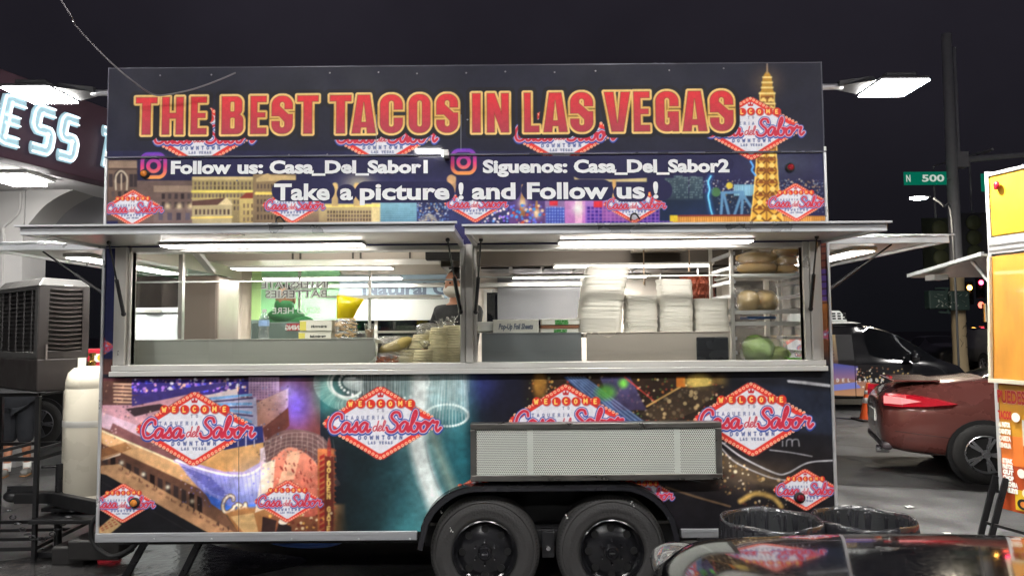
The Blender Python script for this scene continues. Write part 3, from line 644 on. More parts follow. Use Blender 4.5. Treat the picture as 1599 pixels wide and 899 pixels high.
# camera softness and grain of the enlarged photograph
_k = cv.img.copy()
for sh in ((1, 0), (-1, 0), (0, 1), (0, -1)): _k += np.roll(cv.img, sh, (0, 1))
cv.img = _k / 5
def value_noise(step):
    g = nrng.rand(cv.nz // step + 3, cv.nx // step + 3); jz = np.arange(cv.nz) / step; jx = np.arange(cv.nx) / step
    a, b = jz.astype(int), jx.astype(int); fz, fx = (jz - a)[:, None], (jx - b)[None]
    return (g[a][:, b] * (1 - fx) + g[a][:, b + 1] * fx) * (1 - fz) + (g[a + 1][:, b] * (1 - fx) + g[a + 1][:, b + 1] * fx) * fz
_n = .5 * value_noise(60) + .3 * value_noise(17) + .2 * value_noise(6)
_low = cv.Z < 1.5
cv.img *= np.where(_low, .55 + .9 * _n, .82 + .36 * _n)[..., None]
# the diamond signs
logo(303, 669, 188); logo(594, 660, 186); logo(884, 656, 184); logo(1174, 654, 188)
logo(192, 785, 98); logo(449, 782, 106); logo(745, 776, 106); logo(998, 772, 106); logo(1258, 764, 104)
for x, y_, w_ in ((207, 325, 96), (457, 320, 100), (742, 317, 102), (990, 319, 100), (1243, 316, 100)): logo(x, y_, w_)
for x, y_, w_ in ((314, 212, 172), (598, 211, 172), (876, 208, 172), (1172, 201, 166)): logo(x, y_, w_)
# bubble outlines behind the two lines of lettering
FL = ((266, 258, 668, 257, 13), (754, 257, 1138, 256, 13), (432, 297, 1026, 294, 17))
for x0, y0, x1, y1, h in FL[:2]: cv.line(G((x0 + 6, y0), (x1 - 6, y1)), 2.1 * h * PX, (35, 34, 72))
for x0, x1, dy in ((432, 515, 0), (531, 551, 4), (562, 702, 2), (719, 722, 0), (738, 805, 0), (822, 950, -1), (963, 1007, 3), (1023, 1025, -1)): cv.line(G((x0 + 9, 298 + dy), (max(x0 + 10, x1 - 9), 298 + dy)), (2.0 if dy < 3 else 1.7) * 17 * PX, (35, 34, 72))
# square camera icons
def icon(x, y, s):
    cx, cz = pt(x, y); w = s * PX; q = cv.sl(cx - w, cx + w, cz - w, cz + w); X, Z = cv.X[q] - cx, cv.Z[q] - cz
    t = np.clip((Z + w / 2) / w, 0, 1)[..., None]; u = np.clip((X + w / 2) / w, 0, 1)[..., None]
    c = np.where(t > .5, np.array((214, 60, 130.)) * (1 - (t - .5) * 2) + np.array((106, 62, 196.)) * (t - .5) * 2, np.array((246, 170, 80.)) * (1 - t * 2) + np.array((214, 60, 130.)) * t * 2)
    k = .07 * w
    cv.sdf(sd_box(X, Z, -w * .55, w * .55, -w * .55, w * .55, .3 * w), q, (35, 34, 72))
    cv.sdf(np.abs(sd_box(X, Z, -w * .43, w * .43, -w * .43, w * .43, .25 * w)) - k, q, c)
    cv.sdf(np.abs(np.hypot(X, Z) - .21 * w) - k, q, c); cv.sdf(np.hypot(X - .25 * w, Z - .25 * w) - .06 * w, q, c)
icon(240, 259, 42); icon(724, 253, 41)

# ---- big slogan: heavy condensed capitals, red in a gold outline on a black halo
def glyph(ch, X, Z, w, h):
    t = .36 * w if ch not in 'I' else w; bh = .17 * h; B = lambda *a, r=0: sd_box(X, Z, *a, r); mn, mxx = np.minimum, np.maximum
    if ch == 'T': return mn(B(0, w, h - bh, h), B(w / 2 - .21 * w, w / 2 + .21 * w, 0, h))
    if ch == 'H': return mn(mn(B(0, t, 0, h), B(w - t, w, 0, h)), B(0, w, .42 * h, .58 * h))
    if ch == 'E': return mn(mn(B(0, .44 * w, 0, h), B(0, w, h - bh, h)), mn(B(0, w * .93, .43 * h, .57 * h), B(0, w, 0, bh)))
    if ch == 'L': return mn(B(0, .46 * w, 0, h), B(0, w, 0, bh))
    if ch == 'I': return B(0, w, 0, h)
    if ch == 'O': return mxx(B(0, w, 0, h, r=.46 * w), -B(.40 * w, .60 * w, .17 * h, .83 * h, r=.1 * w))
    if ch == 'C': 
        d = mxx(B(0, w, 0, h, r=.46 * w), -B(.40 * w, .60 * w, .17 * h, .83 * h, r=.1 * w)); return mxx(d, -B(.5 * w, 1.2 * w, .40 * h, .60 * h))
    if ch == 'G':
        d = mxx(B(0, w, 0, h, r=.46 * w), -B(.40 * w, .60 * w, .17 * h, .83 * h, r=.1 * w)); d = mxx(d, -B(.5 * w, 1.2 * w, .46 * h, .62 * h)); return mn(d, mn(B(.52 * w, w, .34 * h, .50 * h), B(.72 * w, w, 0, .5 * h)))
    if ch == 'S':
        d = mxx(B(0, w, 0, h, r=.46 * w), -B(.40 * w, .60 * w, .17 * h, .83 * h, r=.1 * w))
        d = mxx(d, -B(.5 * w, 1.2 * w, .52 * h, .64 * h)); d = mxx(d, -B(-.2 * w, .5 * w, .34 * h, .46 * h))
        return mn(d, sd_poly(X, Z, np.array([(.02 * w, .66 * h), (.30 * w, .78 * h), (.98 * w, .42 * h), (.98 * w, .28 * h), (.62 * w, .30 * h)])))
    if ch == 'B':
        d = mn(B(0, w * .95, .48 * h, h, r=.3 * w), B(0, w, 0, .54 * h, r=.3 * w)); d = mn(d, B(0, .4 * w, 0, h))
        return mxx(mxx(d, -B(.41 * w, .58 * w, .60 * h, .85 * h, r=.05 * w)), -B(.41 * w, .60 * w, .15 * h, .43 * h, r=.05 * w))
    if ch == 'A':
        d = sd_poly(X, Z, np.array([(0, 0), (.24 * w, h), (.76 * w, h), (w, 0)])); d = mxx(d, -sd_poly(X, Z, np.array([(.41 * w, .30 * h), (.5 * w, .80 * h), (.59 * w, .30 * h)])))
        return mxx(d, -sd_poly(X, Z, np.array([(.36 * w, -.05 * h), (.39 * w, .15 * h), (.61 * w, .15 * h), (.64 * w, -.05 * h)])))
    if ch == 'V': return mxx(sd_poly(X, Z, np.array([(0, h), (.27 * w, 0), (.73 * w, 0), (w, h)])), -sd_poly(X, Z, np.array([(.36 * w, 1.05 * h), (.5 * w, .22 * h), (.64 * w, 1.05 * h)])))
    if ch == 'N': return mn(mn(B(0, .36 * w, 0, h), B(.64 * w, w, 0, h)), sd_poly(X, Z, np.array([(0, h), (.36 * w, h), (w, 0), (.64 * w, 0)])))
SLOGAN = [('T', 209, 251), ('H', 250, 292), ('E', 295, 328), ('B', 343, 385), ('E', 388, 421), ('S', 421, 462), ('T', 461, 502), ('T', 512, 553), ('A', 546, 591), ('C', 590, 633), ('O', 635, 676), ('S', 678, 719),
          ('I', 734, 754), ('N', 757, 798), ('L', 815, 845), ('A', 845, 889), ('S', 887, 929), ('V', 940, 987), ('E', 986, 1017), ('G', 1020, 1062), ('A', 1062, 1106), ('S', 1105, 1147)]
for layer in range(5):
    for ch, x0, x1 in SLOGAN:
        yt = 149.5 - (x0 - 209) / 937 * 11; yb = 215 - (x0 - 209) / 937 * 6
        a = pt(x0, yb); b = pt(x1, yt); o = .014
        wx, hz = b[0] - a[0] - 2 * o, b[1] - a[1] - 2 * o
        q = cv.sl(a[0] - .06, b[0] + .06, a[1] - .06, b[1] + .06); X, Z = cv.X[q] - a[0] - o, cv.Z[q] - a[1] - o
        d = glyph(ch, X, Z, wx, hz); t = np.clip(Z / hz, 0, 1)[..., None]
        if layer == 0: cv.sdf(d - .040, q, (26, 24, 32))
        if layer == 1: cv.sdf(d - .0145, q, np.array((196, 148, 60.)) * (1 - np.abs(t - .5)) + np.array((250, 224, 170.)) * np.abs(t - .5) * 1.2)
        if layer == 2: cv.sdf(d - .0075, q, (236, 196, 120), .8)
        if layer == 3: cv.sdf(d, q, (126, 60, 40))
        if layer == 4: cv.sdf(d + .003, q, np.array((176, 62, 78.)) * (1 - t) + np.array((230, 52, 60.)) * t)

noise = nrng.rand(cv.nz // 5 + 2, cv.nx // 5 + 2)
noise = np.kron(noise, np.ones((5, 5)))[:cv.nz, :cv.nx]; fine = nrng.rand(cv.nz, cv.nx)
cv.img = np.clip(cv.img * (.94 + .05 * noise + .06 * fine)[..., None], 0, 255)

def canvas_mesh(name, cvs, x0, x1, z0, z1, y=0.0, hole=None, off=(0, 0, 0), place=None):
    i0 = int(round((x0 - cvs.x0) / cvs.c)); i1 = int(round((x1 - cvs.x0) / cvs.c)); j0 = max(0, int(round((z0 - cvs.z0) / cvs.c))); j1 = min(cvs.nz - 1, int(round((z1 - cvs.z0) / cvs.c)))
    i0 = max(0, i0); i1 = min(cvs.nx - 1, i1)
    X, Z, C = cvs.X[j0:j1 + 1, i0:i1 + 1], cvs.Z[j0:j1 + 1, i0:i1 + 1], cvs.img[j0:j1 + 1, i0:i1 + 1]
    n, m = X.shape; idx = np.arange(n * m).reshape(n, m)
    F = np.stack([idx[:-1, :-1], idx[:-1, 1:], idx[1:, 1:], idx[1:, :-1]], -1).reshape(-1, 4)
    if hole is not None:
        F = F[~hole((X[:-1, :-1] + cvs.c / 2).ravel(), (Z[:-1, :-1] + cvs.c / 2).ravel())]
    if place: V = place(X.ravel(), Z.ravel())
    else: V = np.stack([X.ravel() - off[0], np.full(n * m, y - off[1]), Z.ravel() - off[2]], -1)
    me = bpy.data.meshes.new(name); me.vertices.add(n * m); me.vertices.foreach_set('co', V.astype(np.float32).ravel())
    me.loops.add(F.size); me.loops.foreach_set('vertex_index', F.astype(np.int32).ravel())
    me.polygons.add(len(F)); me.polygons.foreach_set('loop_start', np.arange(len(F), dtype=np.int32) * 4)
    try: me.polygons.foreach_set('loop_total', np.full(len(F), 4, np.int32))
    except Exception: pass
    me.update(calc_edges=True)
    c = C.reshape(-1, 3) / 255.0; lin = np.where(c <= .04045, c / 12.92, ((c + .055) / 1.055) ** 2.4)
    at_ = me.color_attributes.new('print', 'FLOAT_COLOR', 'POINT')
    at_.data.foreach_set('color', np.concatenate([lin, np.ones((len(lin), 1))], 1).astype(np.float32).ravel())
    return me

def print_mat(name, rough=.5, coat=.2, bump=.004):
    m = mat(name, (128, 128, 128), rough, rvar=.06, bump=bump, bscale=14, coat=coat, spec=.22)
    nt = m.node_tree; b = nt.nodes['Principled BSDF']
    for l in list(b.inputs['Base Color'].links): nt.links.remove(l)
    at_ = nt.nodes.new('ShaderNodeAttribute'); at_.attribute_name = 'print'
    nt.links.new(at_.outputs['Color'], b.inputs['Base Color'])
    b.inputs['Coat Roughness'].default_value = .03
    return m

# ================================================================== shared materials
STEEL = mat('brushed_steel', (206, 205, 200), .36, .5, var=.03, scale=3, rvar=.05)
STEELV = mat('window_steel', (204, 201, 194), .30, .55, var=.02, scale=4, rvar=.03)
INNER = mat('kitchen_steel', (218, 209, 198), .42, .35, var=.1, scale=2, aniso=(1, 1, 20), rvar=.1)
ALU = mat('white_aluminium', (206, 208, 210), .35, .6, var=.08, scale=5)
RAILM = mat('satin_rail', (186, 188, 192), .38, .7, var=.1, scale=5, aniso=(.3, 6, 30))
WHITE = mat('white_paint', (226, 226, 222), .45, var=.05)
AWN = mat('awning_skin', (200, 197, 190), .38, .45, var=.06, scale=2)
BLACK = mat('black_paint', (26, 26, 28), .35, var=.3, scale=9)
BLACKM = mat('matt_black', (20, 20, 22), .62, var=.3, scale=12)
RUBBER = mat('tyre_rubber', (46, 45, 45), .72, var=.22, scale=14, bump=.25, bscale=70)
GLASS = film_mat('clear_glass', (.975, .985, .98), gloss=.008, rough=.01)
FILM = film_mat('plastic_film', (.97, .97, .96), gloss=.12, rough=.12, milky=.05, wrinkle=.6)
DARKGLASS = mat('dark_glass', (12, 13, 15), .06, var=.1, rvar=.02, spec=.6)
CHROME = mat('chrome', (200, 200, 204), .12, 1.0, var=.04, rvar=.04)
LETTER = mat('white_vinyl', (226, 228, 230), .4, var=.03)
STRIP = lamp_mat('strip_diffuser', (1.0, .94, .88), L_STRIP)
STRIP_IN = lamp_mat('inner_strip_diffuser', (1.0, .95, .90), L_INNER)
FLOOD = lamp_mat('flood_diffuser', (1.0, .98, .92), L_FLOOD)
CANOPY_L = lamp_mat('canopy_diffuser', (1.0, .975, .95), L_CANOPY)
PRINT = print_mat('printed_wrap')
CARD = mat('white_card', (222, 220, 208), .7, var=.04)

# ================================================================== ground
def asphalt():
    m = bpy.data.materials.new('asphalt'); m.use_nodes = True; nt = m.node_tree; N = nt.nodes; L = nt.links; b = N['Principled BSDF']
    tc = N.new('ShaderNodeTexCoord')
    def noise(sc, det=6, rough=.6):
        n = N.new('ShaderNodeTexNoise'); n.inputs['Scale'].default_value = sc; n.inputs['Detail'].default_value = det; n.inputs['Roughness'].default_value = rough
        L.new(tc.outputs['Object'], n.inputs[0]); return n
    a, f, big = noise(.55), noise(55, 4), noise(2.2, 8)
    cr = N.new('ShaderNodeValToRGB'); cr.color_ramp.elements[0].position = .3; cr.color_ramp.elements[0].color = (.075, .075, .076, 1); cr.color_ramp.elements[1].position = .72; cr.color_ramp.elements[1].color = (.135, .133, .130, 1)
    L.new(a.outputs[0], cr.inputs[0])
    mx = N.new('ShaderNodeMix'); mx.data_type = 'RGBA'; mx.blend_type = 'OVERLAY'; mx.inputs[0].default_value = .8
    L.new(cr.outputs[0], mx.inputs[6]); L.new(f.outputs[1], mx.inputs[7])
    v = N.new('ShaderNodeTexVoronoi'); v.feature = 'DISTANCE_TO_EDGE'; v.inputs['Scale'].default_value = .45
    w = noise(1.6, 5); mp = N.new('ShaderNodeVectorMath'); mp.operation = 'MULTIPLY_ADD'; mp.inputs[1].default_value = (.6, .6, .6); L.new(w.outputs[1], mp.inputs[0]); L.new(tc.outputs['Object'], mp.inputs[2]); L.new(mp.outputs[0], v.inputs['Vector'])
    ck = N.new('ShaderNodeMapRange'); ck.inputs[1].default_value = 0; ck.inputs[2].default_value = .02; ck.inputs[3].default_value = .45; ck.inputs[4].default_value = 1; L.new(v.outputs[0], ck.inputs[0])
    oil = N.new('ShaderNodeMapRange'); oil.inputs[1].default_value = .42; oil.inputs[2].default_value = .62; oil.inputs[3].default_value = .62; oil.inputs[4].default_value = 1.1; L.new(big.outputs[0], oil.inputs[0])
    mu = N.new('ShaderNodeMath'); mu.operation = 'MULTIPLY'; L.new(ck.outputs[0], mu.inputs[0]); L.new(oil.outputs[0], mu.inputs[1])
    m2 = N.new('ShaderNodeMix'); m2.data_type = 'RGBA'; m2.blend_type = 'MULTIPLY'; m2.inputs[0].default_value = 1; L.new(mx.outputs[2], m2.inputs[6]); L.new(mu.outputs[0], m2.inputs[7])
    L.new(m2.outputs[2], b.inputs['Base Color'])
    rr = N.new('ShaderNodeMapRange'); rr.inputs[1].default_value = .35; rr.inputs[2].default_value = .65; rr.inputs[3].default_value = .5; rr.inputs[4].default_value = .8; L.new(big.outputs[0], rr.inputs[0]); L.new(rr.outputs[0], b.inputs['Roughness'])
    bp = N.new('ShaderNodeBump'); bp.inputs['Strength'].default_value = .5; bp.inputs['Distance'].default_value = .01; L.new(f.outputs[0], bp.inputs['Height']); L.new(bp.outputs[0], b.inputs['Normal'])
    return m
tag(M().add([(-300, -60, 0), (300, -60, 0), (300, 500, 0), (-300, 500, 0)], [(0, 1, 2, 3)]).obj('asphalt_ground', asphalt()), kind='structure')
# wet patch under the trailer's nose
wp = M(); pts = [(-2.55 + 1.05 * math.cos(a) * (1 + .22 * math.sin(3 * a) + .1 * math.sin(7 * a)), .75 + .85 * math.sin(a) * (1 + .2 * math.sin(4 * a + 1))) for a in [k / 48 * 6.283 for k in range(48)]]
wp.add([(x, y, .004) for x, y in pts], [tuple(range(48))])
tag(wp.obj('puddle', mat('wet_asphalt', (44, 43, 43), .16, var=.4, scale=5, rvar=.14, bump=.15, bscale=18)), kind='structure')

# ================================================================== the food trailer
food = thing('food_trailer', 'long white trimmed taco trailer with printed night city wrap and raised serving awnings', 'food trailer', (0, 1.2, 0))
fo = OFF[food]
LY = 2.40
# wheel arch outline in the lower panel
def arch_top(x):
    a, b = at(654, 850).x, at(1060, 850).x; c0, c1 = at(742, 850).x, at(972, 850).x; zt = at(850, 754).z; zl = ZRAIL - .08
    if x < a or x > b: return None
    if c0 <= x <= c1: return zt
    t = (c0 - x) / (c0 - a) if x < c0 else (x - c1) / (b - c1)
    return zl + (zt - zl) * math.sqrt(max(0, 1 - t * t))
_ax = np.linspace(at(654, 850).x, at(1060, 850).x, 121); _az = np.array([arch_top(x) or 0 for x in _ax])
def in_arch(X, Z): return (X > _ax[0]) & (X < _ax[-1]) & (Z < np.interp(X, _ax, _az))
WL, WR = at(181, 500).x, at(1283, 500).x           # outer edges of the window frame
# printed skins: header board, upper band, lower panel, two strips beside the window
for nm, a in (('header_print', (-2.318, 2.318, ZM + .006, ZT, -.012)), ('upper_print', (TL + .012, TR - .012, ZH - .01, ZM, 0.0)), ('lower_print', (TL + .012, TR - .012, ZRAIL, ZS, 0.0))):
    me = canvas_mesh(nm, cv, a[0], a[1], a[2], a[3], a[4], hole=in_arch if nm == 'lower_print' else None, off=fo); me.materials.append(PRINT)
    o = link(nm, me, food)
    if nm == 'header_print': header = o
    if nm == 'upper_print': upper = o
    if nm == 'lower_print': lower = o
for x0, x1 in ((TL + .012, WL + .004), (WR - .004, TR - .012)):
    me = canvas_mesh('side_print', cv, x0, x1, ZS + .004, ZH - .014, 0.0, off=fo); me.materials.append(PRINT); link('side_print', me, food)
# follow-us lettering, bold white vinyl
def slog(body, x0, x1, yb, h, parent):
    p, q = at(x0, yb), at(x1, yb - 1.2 * (x1 - x0) / 400)
    lettering('slogan_lettering', body, LETTER, parent, (p.x, -.003, p.z), (q.x - p.x, 0, q.z - p.z), (0, 0, 1), h * PX * 1.37, bold=.005, fit=(Vector(q) - Vector(p)).length)
for w_, x0, x1, yb in (('Follow', 267, 361, 271), ('us:', 371, 411, 270.6), ('Casa_Del_Sabor1', 421, 668, 270.4), ('Siguenos:', 754, 886, 269.4), ('Casa_Del_Sabor2', 896, 1139, 269)): slog(w_, x0, x1, yb, 20, upper)
for w_, x0, x1 in (('Take', 428, 515), ('a', 531, 551), ('picture', 562, 702), ('!', 716, 724), ('and', 737, 805), ('Follow', 823, 950), ('us', 963, 1007), ('!', 1020, 1028)): slog(w_, x0, x1, 312 - (x0 - 428) / 602 * 3, 26, upper)
# structure of the box
M().box(TL + .004, TR - .004, .004, .03, ZM - .004, ZM).box(TL + .004, TR - .004, .002, .035, ZH - .012, ZM - .006).obj('upper_wall', WHITE, food)
lw = M(); lw.box(TL + .004, _ax[0] - .004, .004, .035, ZRAIL, ZS - .006).box(_ax[-1] + .004, TR - .004, .004, .035, ZRAIL, ZS - .006).box(_ax[0] - .004, _ax[-1] + .004, .006, .035, .768 + .03, ZS - .006); lw.obj('lower_wall', BLACKM, food)
M().box(TL + .01, TR - .01, .37, LY, .50, .54).obj('floor_deck', mat('deck_plate', (120, 118, 114), .5, .4), food)
M().box(TL + .01, TR - .01, .04, LY, ZM - .12, ZM - .06).obj('ceiling_liner', INNER, food)
M().box(TL - .005, TR + .005, -.008, LY + .01, ZM - .004, ZM + .035).obj('roof', WHITE, food, bevel=.006)
M().box(-2.32, 2.32, -.011, .03, ZM + .003, ZT).obj('header_board', mat('header_back', (40, 40, 46), .4), food)
b_ = M(); b_.box(-2.325, 2.325, -.0135, .034, ZT, ZT + .005)
for x in (-2.324, 2.318): b_.box(x, x + .006, -.014, .034, ZM + .036, ZT)
b_.obj('header_edging', mat('edging_dark', (66, 66, 76), .4, .6), food)
for x in (-2.2, 0, 2.2): M().bar((x, .04, ZT - .05), (x, .75, ZM + .03), .03).bar((x, .05, ZM + .03), (x, .05, ZT - .03), .035).obj('header_brace', BLACK, food)
# header seam, screws, vertical joints
M().box(TL, TR, -.015, -.008, ZM - .004, ZM + .004).obj('seam_strip', mat('seam_dark', (90, 92, 104), .3, .7), food)
sc = M()
for px, py in ((515, 114), (591, 113), (651, 115), (728, 114), (789, 112), (866, 113), (730, 187), (451, 242), (511, 241), (660, 242), (370, 282), (536, 263), (1045, 110), (1130, 107), (250, 118), (330, 117), (930, 111)):
    p = at(px, py, -.014); M().lathe([(.006, -.0005), (.005, -.004)], 8, (p.x, -.012, p.z), 'y').obj('screw', mat('screw_grey', (110, 110, 118), .4, .6), header)
for px, y0, y1, d in ((720, 180, 236, -.0125), (588, 180, 244, -.0125)):
    p, q = at(px, y0), at(px, y1); M().bar((p.x, d, p.z), (q.x, d, q.z), .003, .002).obj('panel_joint', mat('joint_grey', (120, 122, 134), .4, .5), header)
for px, y0, y1, d in ((373, 592, 836, -.0008),):
    p, q = at(px, y0), at(px, y1); M().bar((p.x, d, p.z), (q.x, d, q.z), .003, .002).obj('panel_joint', mat('joint_dark', (46, 40, 44), .5), lower)
# trims
for x in (TL, TR - .018): M().box(x, x + .018, -.012, .03, Z0 + .003, ZM - .006).obj('corner_trim', ALU, food, bevel=.003)
for x0_, x1_ in ((TL - .002, _ax[0] - .01), (_ax[-1] + .012, TR + .002)):
    o = M().box(x0_, x1_, -.014, .03, Z0, ZRAIL + .004).obj('bottom_rail', RAILM, food, bevel=.003); M().box(x0_ + .02, x1_ - .02, -.017, -.0145, ZRAIL - .016, ZRAIL - .010).obj('rail_bead', RAILM, o)
# end walls, each with a window opening
for x, sg in ((TL, 1), (TR, -1)):
    xa, xb = (x, x + .03) if sg > 0 else (x - .03, x)
    e = M(); e.box(xa, xb, .036, LY, .47, 1.42).box(xa, xb, .036, LY, 2.26, ZM - .13).box(xa, xb, .036, .22, 1.42, 2.26).box(xa, xb, 2.1, LY, 1.42, 2.26); e.obj('end_wall', INNER, food)
    g = M().box(x + sg * .012, x + sg * .018, .22, 2.1, 1.42, 2.26).obj('end_pane', GLASS, food)
    f = M()
    for y in (.22, 1.12, 2.06): f.box(min(x + sg * .006, x + sg * .04), max(x + sg * .006, x + sg * .04), y, y + .035, 1.42, 2.26)
    f.obj('pane_frame', STEELV, g)
# rear wall with two openings
rw = M(); za, zb = 1.44, 2.14
rx = [(-2.3, -2.08), (-1.98 + .0, -1.98), (-.10, .05), (.95, 2.3)]
rw.box(TL + .03, TR - .03, LY - .03, LY, .5, za).box(TL + .03, TR - .03, LY - .03, LY, zb, ZM - .13)
for a, b in ((TL + .03, -1.75), (-.30, .02), (.92, TR - .03)): rw.box(a, b, LY - .03, LY, za, zb)
rw.obj('rear_wall', INNER, food)
for a, b in ((-1.75, -.30), (.02, .92)):
    g = M().box(a, b, LY - .018, LY - .012, za, zb).obj('rear_pane', GLASS, food)
    f = M()
    for z in (za, zb - .03): f.box(a, b, LY - .05, LY - .031, z, z + .03)
    for x in (a, (a + b) / 2 if b - a > 1 else a, b - .03): f.box(x, x + .03, LY - .052, LY - .033, za + .03, zb - .03)
    f.obj('pane_frame', STEELV, g)
for x0, x1, z0, z1 in ((.02, .92, 2.16, 2.2), (-1.75, -.3, 2.16, 2.2)): M().box(x0 - .05, x1 + .05, LY - .14, LY - .032, z0, z1).obj('rear_shelf', STEEL, food, bevel=.004)
# overhead cabinet band with vertical seams, and its lights
cab = M(); cab.box(-2.1, -.30, 1.02, 1.5, 2.305, 2.70); c_ = cab.obj('overhead_cabinet', INNER, food, bevel=.005)
sm = M()
for px in (457, 469, 551, 563, 640, 672): 
    p = at(px, 388, 1.01); M().box(p.x - .006, p.x + .006, 1.005, 1.021, 2.31, 2.70).obj('cabinet_seam', mat('seam_shade', (110, 104, 98), .4, .7), c_)
hood = M(); hood.hexa([(-.26, 1.0, 2.24), (2.1, 1.0, 2.24), (2.1, 2.2, 2.24), (-.26, 2.2, 2.24)], [(-.26, 1.15, 2.66), (2.1, 1.15, 2.66), (2.1, 2.2, 2.66), (-.26, 2.2, 2.66)])
h_ = hood.obj('exhaust_hood', mat('hood_steel', (104, 98, 92), .5, .5, aniso=(1, 1, 30)), food, bevel=.006)
ft = M()
for k in range(9): M().box(-.2 + k * .25, .02 + k * .25, 1.06, 1.5, 2.225, 2.238).obj('grease_filter', mat('filter_dark', (48, 46, 46), .4, .8), h_)
M().box(at(664, 395, .9).x, at(718, 395, .9).x, .9, .985, at(680, 406, .9).z, at(680, 378, .9).z).obj('fan_housing', BLACKM, food, bevel=.01)
M().box(at(992, 385, .75).x, at(1076, 385, .75).x, .75, .98, at(1000, 390, .75).z, at(1000, 372, .75).z).obj('control_box', INNER, food, bevel=.004)
def strip(name, m, x0, x1, y0, y1, z, parent):
    h = M().box(x0 - .012, x1 + .012, y0 - .012, y1 + .012, z + .01, z + .025).obj(name, WHITE, parent, bevel=.004)
    M().box(x0, x1, y0, y1, z + .004, z + .009).obj('diffuser', m, h)
STRIP_LOW = lamp_mat('low_strip_diffuser', (1.0, .92, .83), 4.0)
for y_, x0_, x1_ in ((.45, -1.6, -.4), (.45, .5, 1.7), (1.78, -1.9, -.7), (1.78, .3, 1.5)): strip('ceiling_light', STRIP_LOW if y_ < 1 else STRIP_IN, x0_, x1_, y_, y_ + .16, ZM - .15 if y_ < 1 else 2.21, food)  # extra strips added to brighten the kitchen interior
STRIP_LOW = lamp_mat('low_strip_diffuser', (1.0, .92, .83), 4.5)
for px0, px1, y0 in ((368, 612, 400), (866, 1222 - 115, 399)):
    a, b = at(px0, 402, .9), at(px1, 402, .9); strip('ceiling_light', STRIP_LOW, a.x, b.x, .80, .97, 2.215, food)
# window frame: jambs, posts, sill, head
def jamb(xa, xb, y0=-.03, y1=.046):
    w = xb - xa
    return M().box(xa, xa + w * .3, y0, y1, ZS + .07, ZH - .012).box(xa + w * .34, xb - w * .22, y0 - .012, y1, ZS + .07, ZH - .012).box(xb - w * .17, xb, y0 + .01, y1, ZS + .07, ZH - .012).box(xa, xb, y0 + .02, y1 - .004, ZS + .07, ZH - .014)
jl = jamb(WL, at(206, 500).x).obj('window_jamb', STEELV, food, bevel=.003)
jr = jamb(at(1254, 500).x, WR).obj('window_jamb', STEELV, food, bevel=.003)
cp = jamb(at(719, 480).x, at(745, 480).x, -.035, .06).obj('centre_post', STEELV, food, bevel=.004)
sl = M(); sl.box(WL - .012, WR + .012, -.05, .10, ZS, ZS + .03).box(WL - .006, WR + .006, -.035, .10, ZS + .034, ZS + .068).box(WL - .006, WR + .006, -.02, .1, ZS + .03, ZS + .034)
sill = sl.obj('window_sill', STEEL, food, bevel=.006)
M().box(WL, WR, -.02, .10, ZH - .045, ZH - .014).obj('window_head', STEEL, food, bevel=.003)
PL0, PL1, PR0, PR1 = at(206, 500).x, at(719, 480).x, at(745, 480).x, at(1254, 500).x
for a, b, zt in ((PL0, PL1, at(450, 440, .04).z), (PR0, PR1, at(1000, 432, .04).z)):
    g = M().box(a, b, .036, .042, ZS + .066, zt).obj('window_pane', GLASS, food)
    M().box(a, b, .030, .048, zt, zt + .010).obj('pane_edge', mat('pane_rim', (200, 206, 200), .1, .3), g)
for px in (283,): 
    p = at(px, 480, .30); M().box(p.x - .014, p.x + .014, .28, .32, ZS + .06, 2.32).obj('glass_post', STEELV, food)
p = at(318, 396, .5); M().bar(at(300, 386, .45), at(331, 424, .75), .05, .03).obj('ceiling_brace', WHITE, food)
# counters behind the glass
def counter(px0, px1, py, y0, mtl, depth=.5):
    a, b = at(px0, py, y0), at(px1, py, y0)
    o = M().box(a.x, b.x, y0, y0 + .02, ZS + .03, a.z).box(a.x, b.x, y0 + .02, y0 + depth, a.z - .03, a.z - .002).box(a.x, b.x, y0 - .004, y0 + .022, a.z - .002, a.z + .006).obj('serving_counter', mtl, food, bevel=.002)
    return a.z + .006
GREYC = mat('counter_satin', (206, 208, 198), .26, .45, var=.05, scale=1.2, rvar=.05)
GREYD = mat('counter_mirror', (190, 196, 198), .16, .55, var=.06, scale=1.2, rvar=.04)
ZC1 = counter(196, 586, 532, .12, GREYC); 
ZC2 = counter(752, 908, 521, .12, GREYD); ZC3 = counter(916, 1140, 520, .12, mat('counter_satin_warm', (228, 218, 206), .24, .45, var=.05, scale=1.2))
M().box(at(585, 550, .14).x, PL1, .10, .75, ZS + .02, ZS + .045).obj('lower_shelf', STEEL, food)
M().box(at(1140, 550, .14).x, PR1, .10, .55, ZS + .02, ZS + .045).obj('lower_shelf', STEEL, food)
p = at(1118, 545, .115); M().box(at(1088, 540, .1).x, at(1138, 540, .1).x, .10, .115, at(1100, 572, .1).z, at(1100, 526, .1).z).obj('dark_panel', mat('panel_charcoal', (64, 66, 70), .3, .3), food, bevel=.012)
p = at(284, 560, .12)
